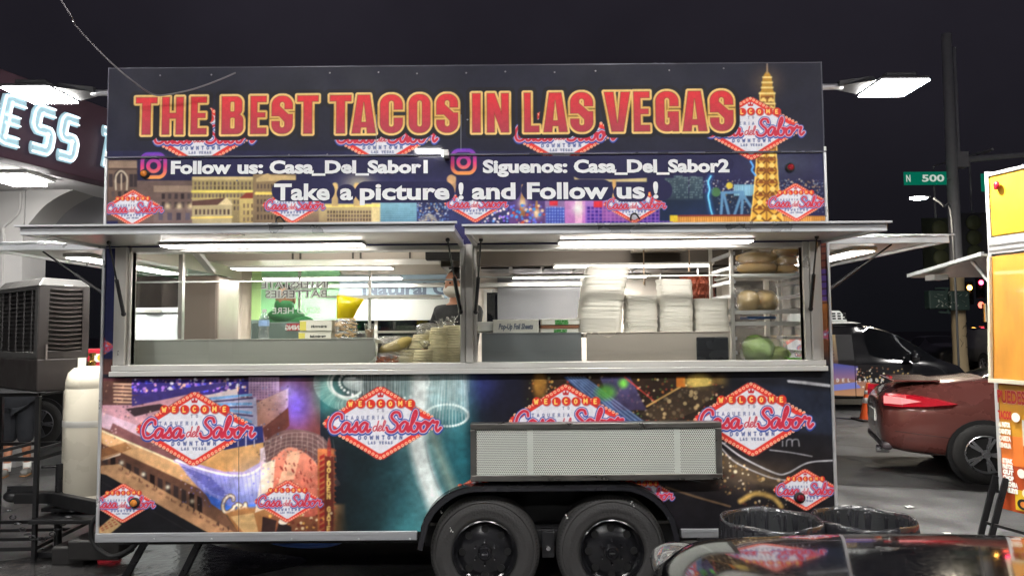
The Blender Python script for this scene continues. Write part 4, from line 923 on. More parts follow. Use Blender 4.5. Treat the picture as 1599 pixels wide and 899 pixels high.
# back counter and splash seen between the shelves
M().box(-2.25, -.3, 1.75, 2.36, 1.30, 1.36).box(-2.25, -.3, 1.75, 1.79, .55, 1.30).obj('back_counter', INNER, food, bevel=.005)
M().box(-.2, 2.2, 1.75, 2.36, 1.30, 1.36).box(-.2, 2.2, 1.75, 1.79, .55, 1.30).obj('griddle', STEEL, food, bevel=.005)
M().box(at(285, 480, 1.0).x, at(348, 480, 1.0).x, .9, 1.35, .55, at(300, 432, 1.0).z).obj('fridge_cabinet', mat('fridge_beige', (170, 156, 146), .4, .5, var=.05, scale=1.5), food, bevel=.02)
for px in (467, 577): 
    p = at(px, 480, 1.7); M().box(p.x - .012, p.x + .012, 1.7, 1.72, 1.36, 2.3).obj('shelf_post', STEELV, food)
M().box(-1.3, -.3, 1.5, 1.74, 1.93 - .2, 1.95 - .2).box(-1.3, -.3, 1.5, 1.74, 2.03, 2.05).obj('wall_shelf', STEEL, food)
eb = M().box(at(393, 515, .9).x, at(472, 515, .9).x, .9, 1.0, 1.3, at(430, 503, .9).z).obj('equipment_box', mat('equipment_grey', (134, 146, 150), .45, .2), food, bevel=.006)
# ---- awnings
def awning(px0, px1, pyh, parent=food):
    a, b = at(px0, pyh, 0), at(px1, pyh, 0); zf = at((px0 + px1) / 2, 356, -.8).z
    x0, x1 = a.x, b.x; zh = ZH - .004; d = -.80
    o = M().hexa([(x0, -.02, zh), (x1, -.02, zh), (x1, d, zf - .01), (x0, d, zf - .01)][::-1], [(x0, -.02, zh + .016), (x1, -.02, zh + .016), (x1, d, zf + .006), (x0, d, zf + .006)][::-1]).obj('awning', AWN, parent)
    f = M()
    f.box(x0 - .006, x1 + .006, d - .022, d - .002, zf - .030, zf + .016)
    for x in (x0 - .004, x1 - .026): f.hexa([(x, -.04, zh - .02), (x + .03, -.04, zh - .02), (x + .03, d, zf - .028), (x, d, zf - .028)][::-1], [(x, -.04, zh - .001), (x + .03, -.04, zh - .001), (x + .03, d, zf - .011), (x, d, zf - .011)][::-1])
    f.obj('awning_frame', ALU, o, bevel=.003)
    t = M().box(x0 - .02, x1 + .02, d - .05, d - .0225, zf + .012, zf + .022); t.obj('awning_lip', ALU, o)
    M().tube([(x0, -.03, zh + .012), (x1, -.03, zh + .012)], .012, 8).obj('hinge', ALU, o)
    return o, x0, x1, zh, zf
awl, ax0, ax1, zh, zf = awning(164, 724, 378); awr, bx0, bx1, _, _ = awning(740, 1284, 378)
def zaw(y): return zh + (zf - .01 - zh) * (-.02 - y) / .78
for o, px0, px1 in ((awl, 252, 565), (awr, 875, 1175)):
    a, b = at(px0, 374, -.22), at(px1, 374, -.22)
    strip('awning_light', STRIP, a.x, b.x, -.235, -.125, zaw(-.235) - .028, o)
for px, o in ((366, awl), (1036, awr)):
    p = at(px, 359, -.74); l = M().box(p.x - .045, p.x + .045, -.76, -.70, zaw(-.74) - .018, zaw(-.74) - .002).obj('latch', CHROME, o, bevel=.004)
for (px, py, d), (qx, qy) in (((170, 386, -.34), (193, 490)), ((699, 380, -.34), (719, 487)), ((751, 380, -.34), (743, 487)), ((1276, 386, -.34), (1266, 482))):
    a = at(px, py, d); a.z = zaw(d) - .012; b = at(qx, qy, -.045); mid = a.lerp(b, .52)
    s_ = M().tube([a, mid], .0055, 8).tube([mid.lerp(a, .02), b], .012, 8).obj('gas_strut', BLACK, food, smooth=40)
    M().blob(a, (.014, .014, .014), 8, 6).blob(b, (.016, .016, .016), 8, 6).obj('ball_joint', BLACK, s_, smooth=True)
# hatch clips printed side hooks above the awnings
for px, py in ((438, 345), (992, 340)):
    p = at(px, py, -.02); M().tube(catmull([p + Vector((-.03, 0, -.02)), p + Vector((-.025, 0, .015)), p + Vector((.0, -.01, .025)), p + Vector((.03, 0, -.01))], 5), .006, 6).obj('hook', BLACK, food, smooth=True)
# end awnings with their own lights
for sg in (-1, 1):
    xa, xb = sg * 2.345, sg * 3.13; z = 2.315
    o = M().box(min(xa, xb), max(xa, xb), .05, 2.2, z - .008, z + .010).obj('end_awning', AWN, food)
    f = M()
    for y in (.03, 2.2): f.box(min(xa, xb), max(xa, xb), y, y + .02, z - .032, z + .014)
    f.box(min(xb, xb - sg * .02), max(xb, xb - sg * .02), .05, 2.2, z - .030, z - .009); f.box(min(xa, xb) - .03, max(xa, xb) + .03, .012, .03, z + .014, z + .024)
    f.obj('awning_frame', ALU, o, bevel=.003)
    a = sg * 2.78; h = M().box(a - .09, a + .09, .45, 1.95, z - .034, z - .009).obj('awning_light', WHITE, o, bevel=.004)
    M().box(a - .075, a + .075, .47, 1.93, z - .04, z - .035).obj('diffuser', STRIP, h)
    p, q = Vector((sg * 2.80, .12, z - .03)), Vector((sg * 2.36, .12, 1.98)); mid = p.lerp(q, .5)
    M().tube([p, mid], .006, 8).tube([mid, q], .012, 8).obj('gas_strut', BLACK, food, smooth=40)
# ---- vent box
va, vb = at(735, 748, -.08), at(1126, 660, -.08)
vx0, vx1, vz0, vz1 = va.x, vb.x, va.z - .012, vb.z + .008
vent = M().box(vx0 + .03, vx1 - .03, -.05, -.004, vz0 + .03, vz1 - .03).obj('vent_box', mat('vent_dark', (30, 32, 32), .6), food)
fr = M(); w = .038
fr.box(vx0, vx1, -.092, -.002, vz1 - w, vz1).box(vx0, vx1, -.092, -.002, vz0, vz0 + w).box(vx0, vx0 + w, -.09, -.002, vz0 + w, vz1 - w).box(vx1 - w, vx1, -.09, -.002, vz0 + w, vz1 - w)
fr.obj('vent_frame', mat('vent_frame_metal', (118, 116, 112), .34, .9, var=.3, scale=7, rvar=.14), vent, bevel=.004)
vm = bpy.data.materials.new('perforated_sheet'); vm.use_nodes = True; nt = vm.node_tree; N = nt.nodes; L = nt.links; bs = N['Principled BSDF']
tc = N.new('ShaderNodeTexCoord'); sx = N.new('ShaderNodeSeparateXYZ'); L.new(tc.outputs['Object'], sx.inputs[0])
def mth(op, a, b=None, c=None):
    n = N.new('ShaderNodeMath'); n.operation = op
    for i, v in enumerate((a, b, c)):
        if v is None: continue
        if isinstance(v, (int, float)): n.inputs[i].default_value = v
        else: L.new(v, n.inputs[i])
    return n.outputs[0]
PIT = .0125
zz = mth('DIVIDE', sx.outputs[2], PIT * .866); row = mth('FLOOR', zz); odd = mth('MODULO', mth('ABSOLUTE', row), 2.0)
xx = mth('ADD', mth('DIVIDE', sx.outputs[0], PIT), mth('MULTIPLY', odd, .5))
fx = mth('MULTIPLY', mth('SUBTRACT', mth('SUBTRACT', xx, mth('FLOOR', xx)), .5), 1.0); fz = mth('MULTIPLY', mth('SUBTRACT', mth('SUBTRACT', zz, row), .5), .866)
dd = mth('SQRT', mth('ADD', mth('MULTIPLY', fx, fx), mth('MULTIPLY', fz, fz)))
hole = mth('LESS_THAN', dd, .30)
tr = N.new('ShaderNodeBsdfTransparent'); mxs = N.new('ShaderNodeMixShader'); L.new(hole, mxs.inputs[0]); L.new(bs.outputs[0], mxs.inputs[1]); L.new(tr.outputs[0], mxs.inputs[2]); L.new(mxs.outputs[0], N['Material Output'].inputs[0])
bs.inputs['Base Color'].default_value = s2l((214, 218, 210)) + (1,); bs.inputs['Roughness'].default_value = .42; bs.inputs['Metallic'].default_value = .25
M().box(vx0 + w - .004, vx1 - w + .004, -.080, -.078, vz0 + w - .004, vz1 - w + .004).obj('perforated_sheet', vm, vent)
for px in (828, 1058):
    p = at(px, 700, -.078); M().box(p.x - .018, p.x + .018, -.074, -.066, vz0 + w, vz1 - w).obj('vent_strap', mat('strap_grey', (196, 202, 196), .45, .3), vent)
# ---- wheel well, fender, wheels
well = M(); well.box(_ax[0], _ax[-1], .34, .36, .3, .85).box(_ax[0], _ax[-1], .036, .34, .80, .82); well.obj('wheel_well', BLACKM, food)
fd = M(); prof = [(x, z) for x, z in zip(_ax[::3], _az[::3])]; k = len(fd.v); n = len(prof)
for (x, z) in prof:
    cx = .5 * (_ax[0] + _ax[-1]); s2 = 1 - .035 * 0
    for y, dz in ((-.075, -.012), (-.075, .0), (.03, .008), (.03, -.012)): fd.v.append((x, y, z + dz - (.0 if y < 0 else 0)))
for i in range(n - 1):
    for j in range(4): fd.f.append((k + i * 4 + j, k + (i + 1) * 4 + j, k + (i + 1) * 4 + (j + 1) % 4, k + i * 4 + (j + 1) % 4))
fd.f += [(k, k + 1, k + 2, k + 3), tuple(k + (n - 1) * 4 + j for j in (3, 2, 1, 0))]
fd.obj('fender', mat('fender_black', (26, 26, 28), .28, var=.2, spec=.6), food, smooth=35)
fi = M(); 
fi.add([(x, -.073, z - .012) for x, z in prof] + [(.5 * (_ax[0] + _ax[-1]) + (x - .5 * (_ax[0] + _ax[-1])) * .965, -.073, max(ZRAIL - .1, z - .034)) for x, z in prof], [(i, i + 1, n + i + 1, n + i) for i in range(n - 1)])
fi.obj('fender_lip', mat('fender_lip_black', (36, 36, 40), .22, var=.2), food)
def wheel(cx, cz, r, name='wheel'):
    y = -.015
    w_ = M(); prof = [(.58 * r, .20), (.80 * r, .215), (.955 * r, .19), (r, .15), (r, .06), (.972 * r, .022), (.93 * r, .006), (.90 * r, .004), (.885 * r, .009), (.80 * r, -.004), (.74 * r, -.005), (.70 * r, .002), (.66 * r, -.002), (.60 * r, .006), (.575 * r, .02)]
    w_.lathe(prof, 72, (cx, y, cz), 'y', caps=False); t = w_.obj('wheel', RUBBER, food, smooth=50)
    tr_ = M()
    for k in range(96):
        a = k / 96 * 6.2832; c, s = math.cos(a), math.sin(a); tx, tz = -s, c; rr0, rr1 = .945 * r, .975 * r
        h = .0045
        tr_.add([(cx + c * rr0 + tx * h, y + .0075, cz + s * rr0 + tz * h), (cx + c * rr1 + tx * h, y + .018, cz + s * rr1 + tz * h), (cx + c * rr1 - tx * h, y + .018, cz + s * rr1 - tz * h), (cx + c * rr0 - tx * h, y + .0075, cz + s * rr0 - tz * h)], [(0, 1, 2, 3)])
    tag(tr_.obj('tread_block', mat('tread_shade', (28, 28, 29), .8), t), kind='stuff')
    rim = M(); rim.lathe([(.575 * r, .012), (.585 * r, .0), (.565 * r, -.004), (.55 * r, .012), (.53 * r, .05), (.50 * r, .058), (.46 * r, .050), (.30 * r, .030), (.22 * r, .026), (.0, .026)], 56, (cx, y, cz), 'y', caps=False); ro = rim.obj('rim', mat('rim_black', (26, 26, 29), .22, var=.2, rvar=.06, spec=.6), t, smooth=40)
    for k in range(8):
        a = (k + .0) / 8 * 6.2832 + math.pi / 2; M().lathe([(.068 * r, .0), (.066 * r, -.012), (.0, -.0121)], 14, (cx + (.41) * r * math.cos(a), y + .047, cz + .41 * r * math.sin(a)), 'y').obj('rim_hole', mat('hole_black', (4, 4, 5), .9), ro)
    hb = M(); hb.lathe([(.13 * r, .028), (.125 * r, -.01), (.10 * r, -.018), (.095 * r, -.012), (.06 * r, -.012), (.055 * r, -.02), (0, -.02)], 28, (cx, y, cz), 'y'); hb.obj('hub', mat('hub_grey', (40, 40, 44), .25, .6), t, smooth=40)
    for k in range(6):
        a = k / 6 * 6.2832 + math.pi / 2; M().lathe([(.022 * r, .03), (.020 * r, -.008), (.012 * r, -.014), (0, -.014)], 6, (cx + .205 * r * math.cos(a), y + .005, cz + .205 * r * math.sin(a)), 'y').obj('lug_nut', CHROME, t)
    M().box(cx - .05 * r, cx + .05 * r, y - .0215, y - .0195, cz - .012 * r, cz + .012 * r).obj('hub_badge', CHROME, t)
    return t
for px in (757, 955):
    p = at(px, 850, 0); wheel(p.x, .348, .347)
ax_ = M(); p = at(856, 850, .05); ax_.box(p.x - .04, p.x + .04, .05, .1, .30, .46).bar((p.x - .45, .12, .43), (p.x + .45, .12, .43), .05, .07).bar((p.x - .35, .14, .34), (p.x + .35, .14, .40), .03, .05)
ax_.obj('spring_hanger', BLACK, food, bevel=.004)
M().lathe([(.018, 0), (.014, -.014), (0, -.014)], 8, (p.x, .05, .36), 'y').obj('hanger_bolt', CHROME, food)
# frame rails, steps, jack legs
fr = M(); fr.box(TL + .02, TR - .02, .20, .28, .36, .47).box(TL + .02, TR - .02, LY - .28, LY - .2, .36, .47); fr.obj('chassis_rail', BLACKM, food)
M().box(at(1090, 850, .1).x, at(1125, 850, .1).x, .05, .12, .37, .43).obj('chassis_bracket', RAILM, food)
def jackleg(x):
    j = M(); j.bar((x + .05, .12, .42), (x - .16, .10, .03), .05, .04).bar((x + .40, .12, .42), (x + .22, .11, .05), .055, .04).bar((x - .20, .11, .04), (x + .36, .11, .04), .06, .03).box(x - .3, x - .1, .02, .2, .0, .03)
    o = j.obj('jack_leg', mat('jack_black', (30, 30, 32), .25, .5), food, bevel=.004); M().lathe([(.018, -.02), (.018, .02)], 10, (x - .16, .08, .06), 'y').obj('jack_bolt', CHROME, o)
jackleg(at(215, 850, .1).x)
# marker lamps
def marker(px, py, r, rgb, y=0.0):
    p = at(px, py, y); o = M().lathe([(r, .0), (r, -.014), (r * .8, -.02), (0, -.02)], 20, (p.x, y, p.z), 'y').obj('marker_lamp', BLACKM, food, smooth=40)
    M().lathe([(r * .72, -.018), (r * .6, -.03), (r * .3, -.036), (0, -.037)], 20, (p.x, y, p.z), 'y').obj('lens', mat('lens_%d' % rgb[0], rgb, .15, var=.25, scale=80), o, smooth=True)
marker(227, 272, .030, (206, 120, 40)); marker(1233, 262, .030, (150, 20, 36)); marker(211, 784, .032, (196, 120, 44)); marker(1248, 776, .034, (110, 20, 34))
# small scene light on the seam
p = at(697, 242, -.05); o = M().box(p.x - .022, p.x + .016, -.085, -.012, p.z - .012, p.z + .028).obj('scene_light', WHITE, food, bevel=.005)
M().box(p.x - .012, p.x + .02, -.08, -.014, p.z - .028, p.z - .0125).obj('light_bracket', BLACKM, o)
M().box(p.x - .0255, p.x - .0225, -.078, -.03, p.z - .008, p.z + .024).obj('diffuser', lamp_mat('scene_diffuser', (1, .98, .94), 8), o)
# roof floodlights on arms
for sg, px in ((-1, 60), (1, 1405)):
    cx, cy, cz = sg * 3.36 - .05, 1.0, 3.62
    h = M(); h.box(cx - .185, cx + .185, cy - .2, cy + .2, cz + .006, cz + .035).box(cx - .12, cx + .12, cy - .14, cy + .14, cz + .05, cz + .085)
    o = h.obj('floodlight', mat('flood_body', (44, 44, 48), .6, .2), food, bevel=.012)
    M().box(cx - .18, cx + .18, cy - .195, cy + .195, cz - .004, cz + .005).obj('diffuser', FLOOD, o)
    M().hexa([(cx - sg * .44, cy - .05, cz + .01), (cx - sg * .21, cy - .17, cz + .01), (cx - sg * .21, cy + .17, cz + .01), (cx - sg * .44, cy + .05, cz + .01)], [(cx - sg * .44, cy - .05, cz + .05), (cx - sg * .21, cy - .12, cz + .06), (cx - sg * .21, cy + .12, cz + .06), (cx - sg * .44, cy + .05, cz + .05)]).obj('floodlight_driver', mat('flood_body', (0, 0, 0)), o)
    M().tube(catmull([(sg * 2.25, cy, ZM + .04), (sg * 2.27, cy, 3.3), (sg * 2.36, cy, 3.52), (sg * 2.6, cy, 3.62), (cx - sg * .4, cy, 3.64)], 6), .025, 8).obj('floodlight_arm', mat('arm_grey', (150, 150, 156), .4, .6), food, smooth=True)
# drawbar at the nose with coupler, jack, chain and hose
tg = M(); tg.bar((TL + .1, .55, .44), (-3.36, 1.2, .45), .06, .1).bar((TL + .1, 1.85, .44), (-3.36, 1.2, .45), .06, .1).box(-3.40, -2.4, .98, 1.6, .30, .333).box(-3.62, -3.26, 1.14, 1.26, .42, .50)
tg.obj('drawbar', mat('drawbar_black', (24, 24, 26), .4, .3), food, bevel=.006)
M().blob((-3.66, 1.2, .47), (.08, .06, .05), 14, 9).box(-3.7, -3.5, 1.18, 1.22, .5, .55).obj('coupler', BLACK, food, smooth=40)
M().tube([(-3.30, 1.2, .06), (-3.30, 1.2, .72)], .03, 12).box(-3.42, -3.18, 1.1, 1.3, .02, .06).tube([(-3.30, 1.2, .70), (-3.42, 1.16, .70)], .012, 8).obj('tongue_jack', BLACK, food, smooth=40)
ch = M()
for k in range(14):
    t = k / 13; c = Vector((-3.58 + .5 * t, 1.02, .40 - .22 * math.sin(t * 3.14) )); a = k % 2 * math.pi / 2
    ring_ = [c + Vector((.024 * math.cos(b), .015 * math.sin(b) * math.cos(a), .015 * math.sin(b) * math.sin(a))) for b in [q / 8 * 6.283 for q in range(9)]]
    ch.tube(ring_, .005, 5)
tag(ch.obj('safety_chain', mat('chain_steel', (70, 70, 72), .4, .8), food), kind='stuff')
M().tube(catmull([(-2.5, .8, .5), (-2.75, .78, .42), (-2.8, .78, .25), (-2.66, .78, .12), (-2.48, .78, .2), (-2.4, .8, .4)], 8), .018, 8).obj('hose_loop', BLACKM, food, smooth=True)
M().box(-3.2, -2.95, .95, 1.15, .0, .14).box(-3.05, -2.66, .9, 1.15, .05, .2).obj('wheel_chock', mat('chock_black', (30, 28, 28), .7), food, bevel=.015)

# scuffs and paint flecks on the tyre walls
for px, py in ((690, 796), (884, 806), (705, 828), (988, 786)):
    p = at(px, py, -.022); o = M()
    for k in range(5): q = (p.x + rng.uniform(-.012, .012), p.z + rng.uniform(-.018, .018)); o.lathe([(rng.uniform(.002, .006), -.0005), (.001, -.0012)], 6, (q[0], p.y, q[1]), 'y')
    tag(o.obj('paint_fleck', mat('fleck_white', (190, 190, 186), .7), food), kind='stuff')

# small scrapes and stains of road dirt along the lower skin, brackets and cable clips under the rail
for px in (240, 330, 455, 560, 640): 
    p = at(px, 841, -.02); M().lathe([(.007, -.0005), (.005, -.004)], 8, (p.x, -.0175, p.z), 'y').obj('rail_rivet', ALU, food)
p = at(470, 852, .3); M().tube(catmull([(p.x - .35, .3, .40), (p.x - .1, .3, .33), (p.x + .2, .3, .33), (p.x + .4, .3, .42)], 8), .02, 8).obj('blue_pipe', mat('pipe_blue', (50, 90, 170), .4), food, smooth=True)

# ================================================================== goods on the counters
FILM2 = film_mat('pack_film', (.99, .99, .97), gloss=.05, rough=.14, milky=.03, wrinkle=1.6)
def items():
    # water bottle
    b = at(412, 532, .26); z = ZC1
    t = thing('water_bottle', 'clear plastic water bottle with blue label on the steel counter', 'bottle', (b.x, .26, z)); h = .20
    M().lathe([(.030, 0), (.034, .01), (.034, .05), (.031, .06), (.034, .07), (.034, .12), (.030, .145), (.014, .175), (.013, .185), (0, .185)], 20, (b.x, .26, z)).obj('bottle_body', film_mat('bottle_plastic', (.86, .92, .94), gloss=.12, rough=.05, milky=.14), t, smooth=40)
    M().lathe([(.0345, .085), (.0348, .09), (.0348, .12), (.0345, .125)], 20, (b.x, .26, z)).obj('bottle_label', mat('label_blue', (150, 180, 226), .5, var=.4, scale=60), t, smooth=True)
    M().lathe([(.015, .178), (.015, .198), (0, .199)], 14, (b.x, .26, z)).obj('bottle_cap', WHITE, t)
    # folded napkin cartons: two stacked on the left, with lettering band
    def carton(name, label, px0, px1, py0, py1, y, d, grp=None, rgb=(224, 222, 208), txt=None, ends=None, tcol=(70, 74, 70), frac=.5, dz=0.0, shear=0):
        a, b = at(px0, py1, y), at(px1, py0, y); z0 = a.z; z1 = b.z
        t = thing(name, label, 'carton', ((a.x + b.x) / 2, y, z0), grp)
        M().box(a.x, b.x, y, y + d, z0, z1 - .004).obj('carton_body', mat('card_%d_%d' % (rgb[0], rgb[2]), rgb, .65, var=.05, scale=8), t, bevel=.003)
        M().hexa([(a.x - .002, y - .002, z1 - .004), (b.x + .002, y - .002, z1 - .004), (b.x + .002, y + d, z1 - .004), (a.x - .002, y + d, z1 - .004)], [(a.x - .002, y - .002, z1), (b.x + .002, y - .002, z1), (b.x, y + d, z1 + .006), (a.x, y + d, z1 + .006)]).obj('carton_lid', mat('card_%d_%d' % (rgb[0], rgb[2]), rgb), t)
        if ends: M().box(a.x + .001, a.x + (b.x - a.x) * .2, y - .0015, y - .0005, z0 + .004, z1 - .006).obj('carton_band', mat('band_%d' % ends[0], ends, .6), t)
        if txt:
            for (s_, u, v, hh, fit) in txt:
                lettering('carton_lettering', s_, mat('ink_%d_%d' % (tcol[0], tcol[1]), tcol, .6), t, (a.x + (b.x - a.x) * u, y - .0022, z0 + (z1 - z0) * v), (1, 0, 0), (0, 0, 1), hh, bold=.002, fit=fit * (b.x - a.x), shear=shear)
        return z1
    g = 'cartons stacked on the serving counters'
    z = carton('napkin_carton', 'cream carton with yellow end lying under a matching carton', 466, 517, 518, 532, .22, .2, g, txt=[('food service wrap', .35, .4, .02, .5)], ends=(216, 206, 100))
    carton('napkin_carton', 'cream carton with yellow end lying on top of a matching carton', 468, 518, 500, 517, .22, .2, g, txt=[('deli paper sheets', .35, .35, .02, .5)], ends=(216, 206, 100))
    carton('foil_carton', 'long white foil sheet carton with grey slanted lettering', 770, 841, 499, 521, .20, .26, g, (214, 212, 202), txt=[('Pop-Up Foil Sheets', .12, .34, .05, .76)], tcol=(96, 104, 120), shear=.25)
    carton('takeout_carton', 'flat white carton with green print under another carton', 844, 903, 513, 521, .20, .26, g, (226, 224, 214), txt=[('CARRY OUT', .35, .52, .016, .36), ('DELI BOX', .35, .1, .014, .36)], tcol=(60, 150, 60))
    carton('takeout_carton', 'flat white carton with green print on top of another carton', 846, 905, 498, 507, .20, .26, g, (226, 224, 214), txt=[('DELI BOX', .35, .52, .016, .36), ('CARRY OUT', .35, .1, .014, .36)], tcol=(60, 150, 60))
    p = at(875, 510, .2); tag(M().box(at(845, 510, .2).x, at(904, 510, .2).x, .205, .44, at(845, 512.5, .2).z, at(845, 507.5, .2).z).obj('cardboard_tray', mat('tray_brown', (140, 92, 66), .7)), 'brown cardboard tray between two flat white cartons', 'tray')
    # white plates stack left of foil carton
    p = at(757, 519, .25); tag(M().lathe([(.06, 0), (.085, .015), (.085, .07), (.08, .075), (0, .075)], 24, (p.x + .01, .3, ZC2)).obj('paper_plate_pile', WHITE, smooth=40), 'low pile of white paper plates beside the centre post', 'plates')
    # yellow bag on top of the chips
    p = at(545, 470, .25); a, b_, = at(525, 497, .27), at(567, 460, .27)
    yb = M(); N_ = 9
    for side in (-1, 1):
        vs = []
        for i in range(N_):
            for j in range(N_):
                u, v = i / (N_ - 1), j / (N_ - 1)
                x = a.x + (b_.x - a.x) * (u * (.62 + .42 * v) + .0); zz = a.z + (b_.z - a.z) * v - .03 * u * v * v
                bul = .035 * math.sin(math.pi * u) ** .7 * math.sin(math.pi * min(1, v * .9 + .05)) ** .7 + .006 * math.sin(9 * u + 5 * v) * math.sin(3.1 * u) 
                vs.append((x, .28 + side * max(0, bul), zz))
        fs = [(i * N_ + j, (i + 1) * N_ + j, (i + 1) * N_ + j + 1, i * N_ + j + 1) for i in range(N_ - 1) for j in range(N_ - 1)]
        yb.add(vs, fs)
    t = thing('snack_bag', 'bright yellow snack bag standing on the bag of tortilla chips', 'snack bag', (p.x, .28, a.z))
    yb.obj('bag_film', mat('bag_yellow', (232, 208, 20), .25, var=.12, scale=10, bump=.3, bscale=18), t, smooth=True)
    q, r = at(527, 460, .27), at(569, 468, .27); M().bar((q.x, .28, q.z + .004), (r.x, .28, r.z + .004), .004, .014).obj('bag_seal', mat('bag_seal', (220, 214, 190), .4), t)
    # tortilla chips in a clear bag
    a, b_ = at(522, 531, .24), at(556, 497, .24); t = thing('chip_bag', 'clear bag full of golden tortilla chips on the counter', 'chip bag', ((a.x + b_.x) / 2, .27, ZC1)); k = 0
    for i in range(46):
        c = Vector((rng.uniform(a.x + .015, b_.x - .015), rng.uniform(.24, .31), ZC1 + .006 + .118 * rng.random())); an = rng.uniform(0, 6.28); r_ = rng.uniform(.018, .034); tilt = rng.uniform(-.5, .5)
        P = [c + Vector((r_ * math.cos(an + q), r_ * math.sin(an + q) * .5, .35 * r_ * math.sin(an + q + tilt * 3) + .004 * (q > 2))) for q in (0, 2.1, 4.2)]
        P2 = [p_ + Vector((0, -.001, .003)) for p_ in P]
        M().add(P + P2, [(2, 1, 0), (3, 4, 5), (0, 1, 4, 3), (1, 2, 5, 4), (2, 0, 3, 5)]).obj('chip', mat('chip_gold_%d' % (i % 3), ((226, 184, 110), (212, 164, 92), (236, 200, 130))[i % 3], .6), t)
    M().blob(((a.x + b_.x) / 2, .275, ZC1 + .066), ((b_.x - a.x) / 2, .05, .066), 18, 10, .03, 3, .5).obj('bag_film', FILM, t, smooth=True)
    # cups
    for i, (px, py0, rgb, lab) in enumerate(((577, 505, (170, 140, 110), 'clear plastic cup of brown drink beside the chips'), (563, 516, (90, 90, 92), 'small clear cup in front of the pale drink cup'))):
        p = at(px, 531, .34 - .1 * i); h = at(px, py0, .34 - .1 * i).z - ZC1
        t = thing('plastic_cup', lab, 'cup', (p.x, .34 - .1 * i, ZC1)); c = (p.x, .34 - .1 * i, ZC1)
        M().lathe([(.026, 0), (.036, h)], 18, c).obj('cup_wall', FILM, t, smooth=True)
        M().lathe([(.0, .004), (.024, .004), (.031, h * .6), (0, h * .6)], 18, c).obj('drink', mat('drink_%d' % rgb[0], rgb, .2), t, smooth=40)
    # tortilla packs: stacks of thin discs in clear film
    def pack(px, py, w, h, y, label, lean=0.0, n=22):
        n = max(5, n // 2)
        p = at(px, py, y); r = w * PX * .5 * (1 + y / 4.77); H = h * PX * (1 + y / 4.77)
        t = thing('tortilla_pack', label, 'tortilla pack', (p.x, y, p.z), 'bagged tortilla packs'); prof = [(0, 0)]
        for i in range(n):
            z0 = H * i / n; z1 = H * (i + 1) / n; q = r * (1 - .07 * rng.random()) * (.90 + .10 * math.sin(math.pi * min(1, max(0, (i + .5) / n))) ** .5)
            prof += [(q * .94, z0), (q, z0 + (z1 - z0) * .35), (q, z0 + (z1 - z0) * .7), (q * .93, z1 - .0003)]
        prof += [(0, H)]
        o = M(); o.lathe(prof, 26, (0, 0, 0), rf=lambda a_, i: 1 + .03 * math.sin(2 * a_ + i * .05) + .015 * math.sin(5 * a_ + i * .21))
        o.v = [(p.x + x + lean * z, y + yy, p.z + z) for x, yy, z in o.v]; o.obj('tortilla_stack', mat('tortilla', (238, 226, 186), .75, var=.2, scale=24), t, smooth=30)
        w_ = M()                                                     # folds of clear film pulled round the stack
        for q_ in range(9):
            a_ = -2.9 + q_ / 8 * 2.6; zc_ = p.z + H * rng.uniform(.1, .9); l_ = rng.uniform(.02, .05)
            c_ = Vector((p.x + lean * (zc_ - p.z) + r * 1.03 * math.cos(a_), y + r * 1.03 * math.sin(a_), zc_)); w_.bar(c_ - Vector((l_ * .6, 0, l_ * rng.uniform(-.6, .6))), c_ + Vector((l_ * .6, -.004, l_ * rng.uniform(-.6, .6))), .012, .002)
        tag(w_.obj('film_fold', FILM2, t), kind='stuff')
        k_ = M()
        for q_ in range(7):
            a_ = q_ / 7 * 6.28 + px; k_.bar((p.x + lean * H, y - .01, p.z + H * 1.04), (p.x + lean * H + .045 * math.cos(a_), y - .01 + .03 * math.sin(a_), p.z + H * 1.04 + .035 + .02 * math.sin(3 * a_)), .03, .003)
        k_.obj('bag_knot', FILM2, t, smooth=True)
    sh = 572
    pack(640, sh, 46, 26, .34, 'flattened pack of pale tortillas below the leaning pack', .0, 12)
    pack(652, 544, 30, 22, .30, 'short leaning pack of tortillas on top of the flattened pack', .35, 12)
    pack(660, sh, 36, 26, .20, 'front tortilla pack next to the carrots', .2, 12)
    pack(684, sh, 34, 32, .22, 'lower tortilla pack beside the tall pack at the centre post', 0, 16)
    pack(687, 541, 35, 30, .24, 'upper tortilla pack stacked with its bag knot up', .05, 16)
    pack(706, sh, 30, 64, .25, 'tall tortilla pack half hidden by the centre post', 0, 32)
    for px, py, rx, rz_, y_, lab in ((626, 560, .10, .05, .22, 'crumpled clear bag with flour tortillas in front of the cheese bag'), (668, 520, .075, .07, .34, 'loose clear bag tied up on top of the tortilla packs'), (700, 512, .05, .04, .3, 'tied clear bag end standing on the tall pack')):
        q = at(px, py, y_); t = thing('clear_bag', lab, 'food bag', (q.x, y_, q.z - rz_))
        M().blob((q.x, y_, q.z), (rx, .06, rz_), 34, 20, .10, px, .8).obj('bag_film', FILM, t, smooth=True)
        M().blob((q.x + .01, y_ + .01, q.z - rz_ * .25), (rx * .8, .045, rz_ * .55), 22, 12, .05, px + 1, .7).obj('tortilla_fold', MATS.get('tortilla') or mat('tortilla', (238, 226, 186)), t, smooth=True)
    # pale yellow cheese bag and carrots
    p = at(618, 540, .3); t = thing('cheese_bag', 'plump clear bag of pale yellow cheese lying on the tortillas', 'food bag', (p.x, .3, p.z))
    o = M().blob((0, 0, 0), (.12, .07, .040), 22, 12, .06, 5, .8); c, s = math.cos(-.35), math.sin(-.35); o.v = [(p.x + x * c + z * s, .3 + y, p.z - x * s * 1 + z * c) for x, y, z in o.v]; o.obj('cheese', mat('cheese', (224, 200, 120), .5, var=.1, scale=16), t, smooth=True)
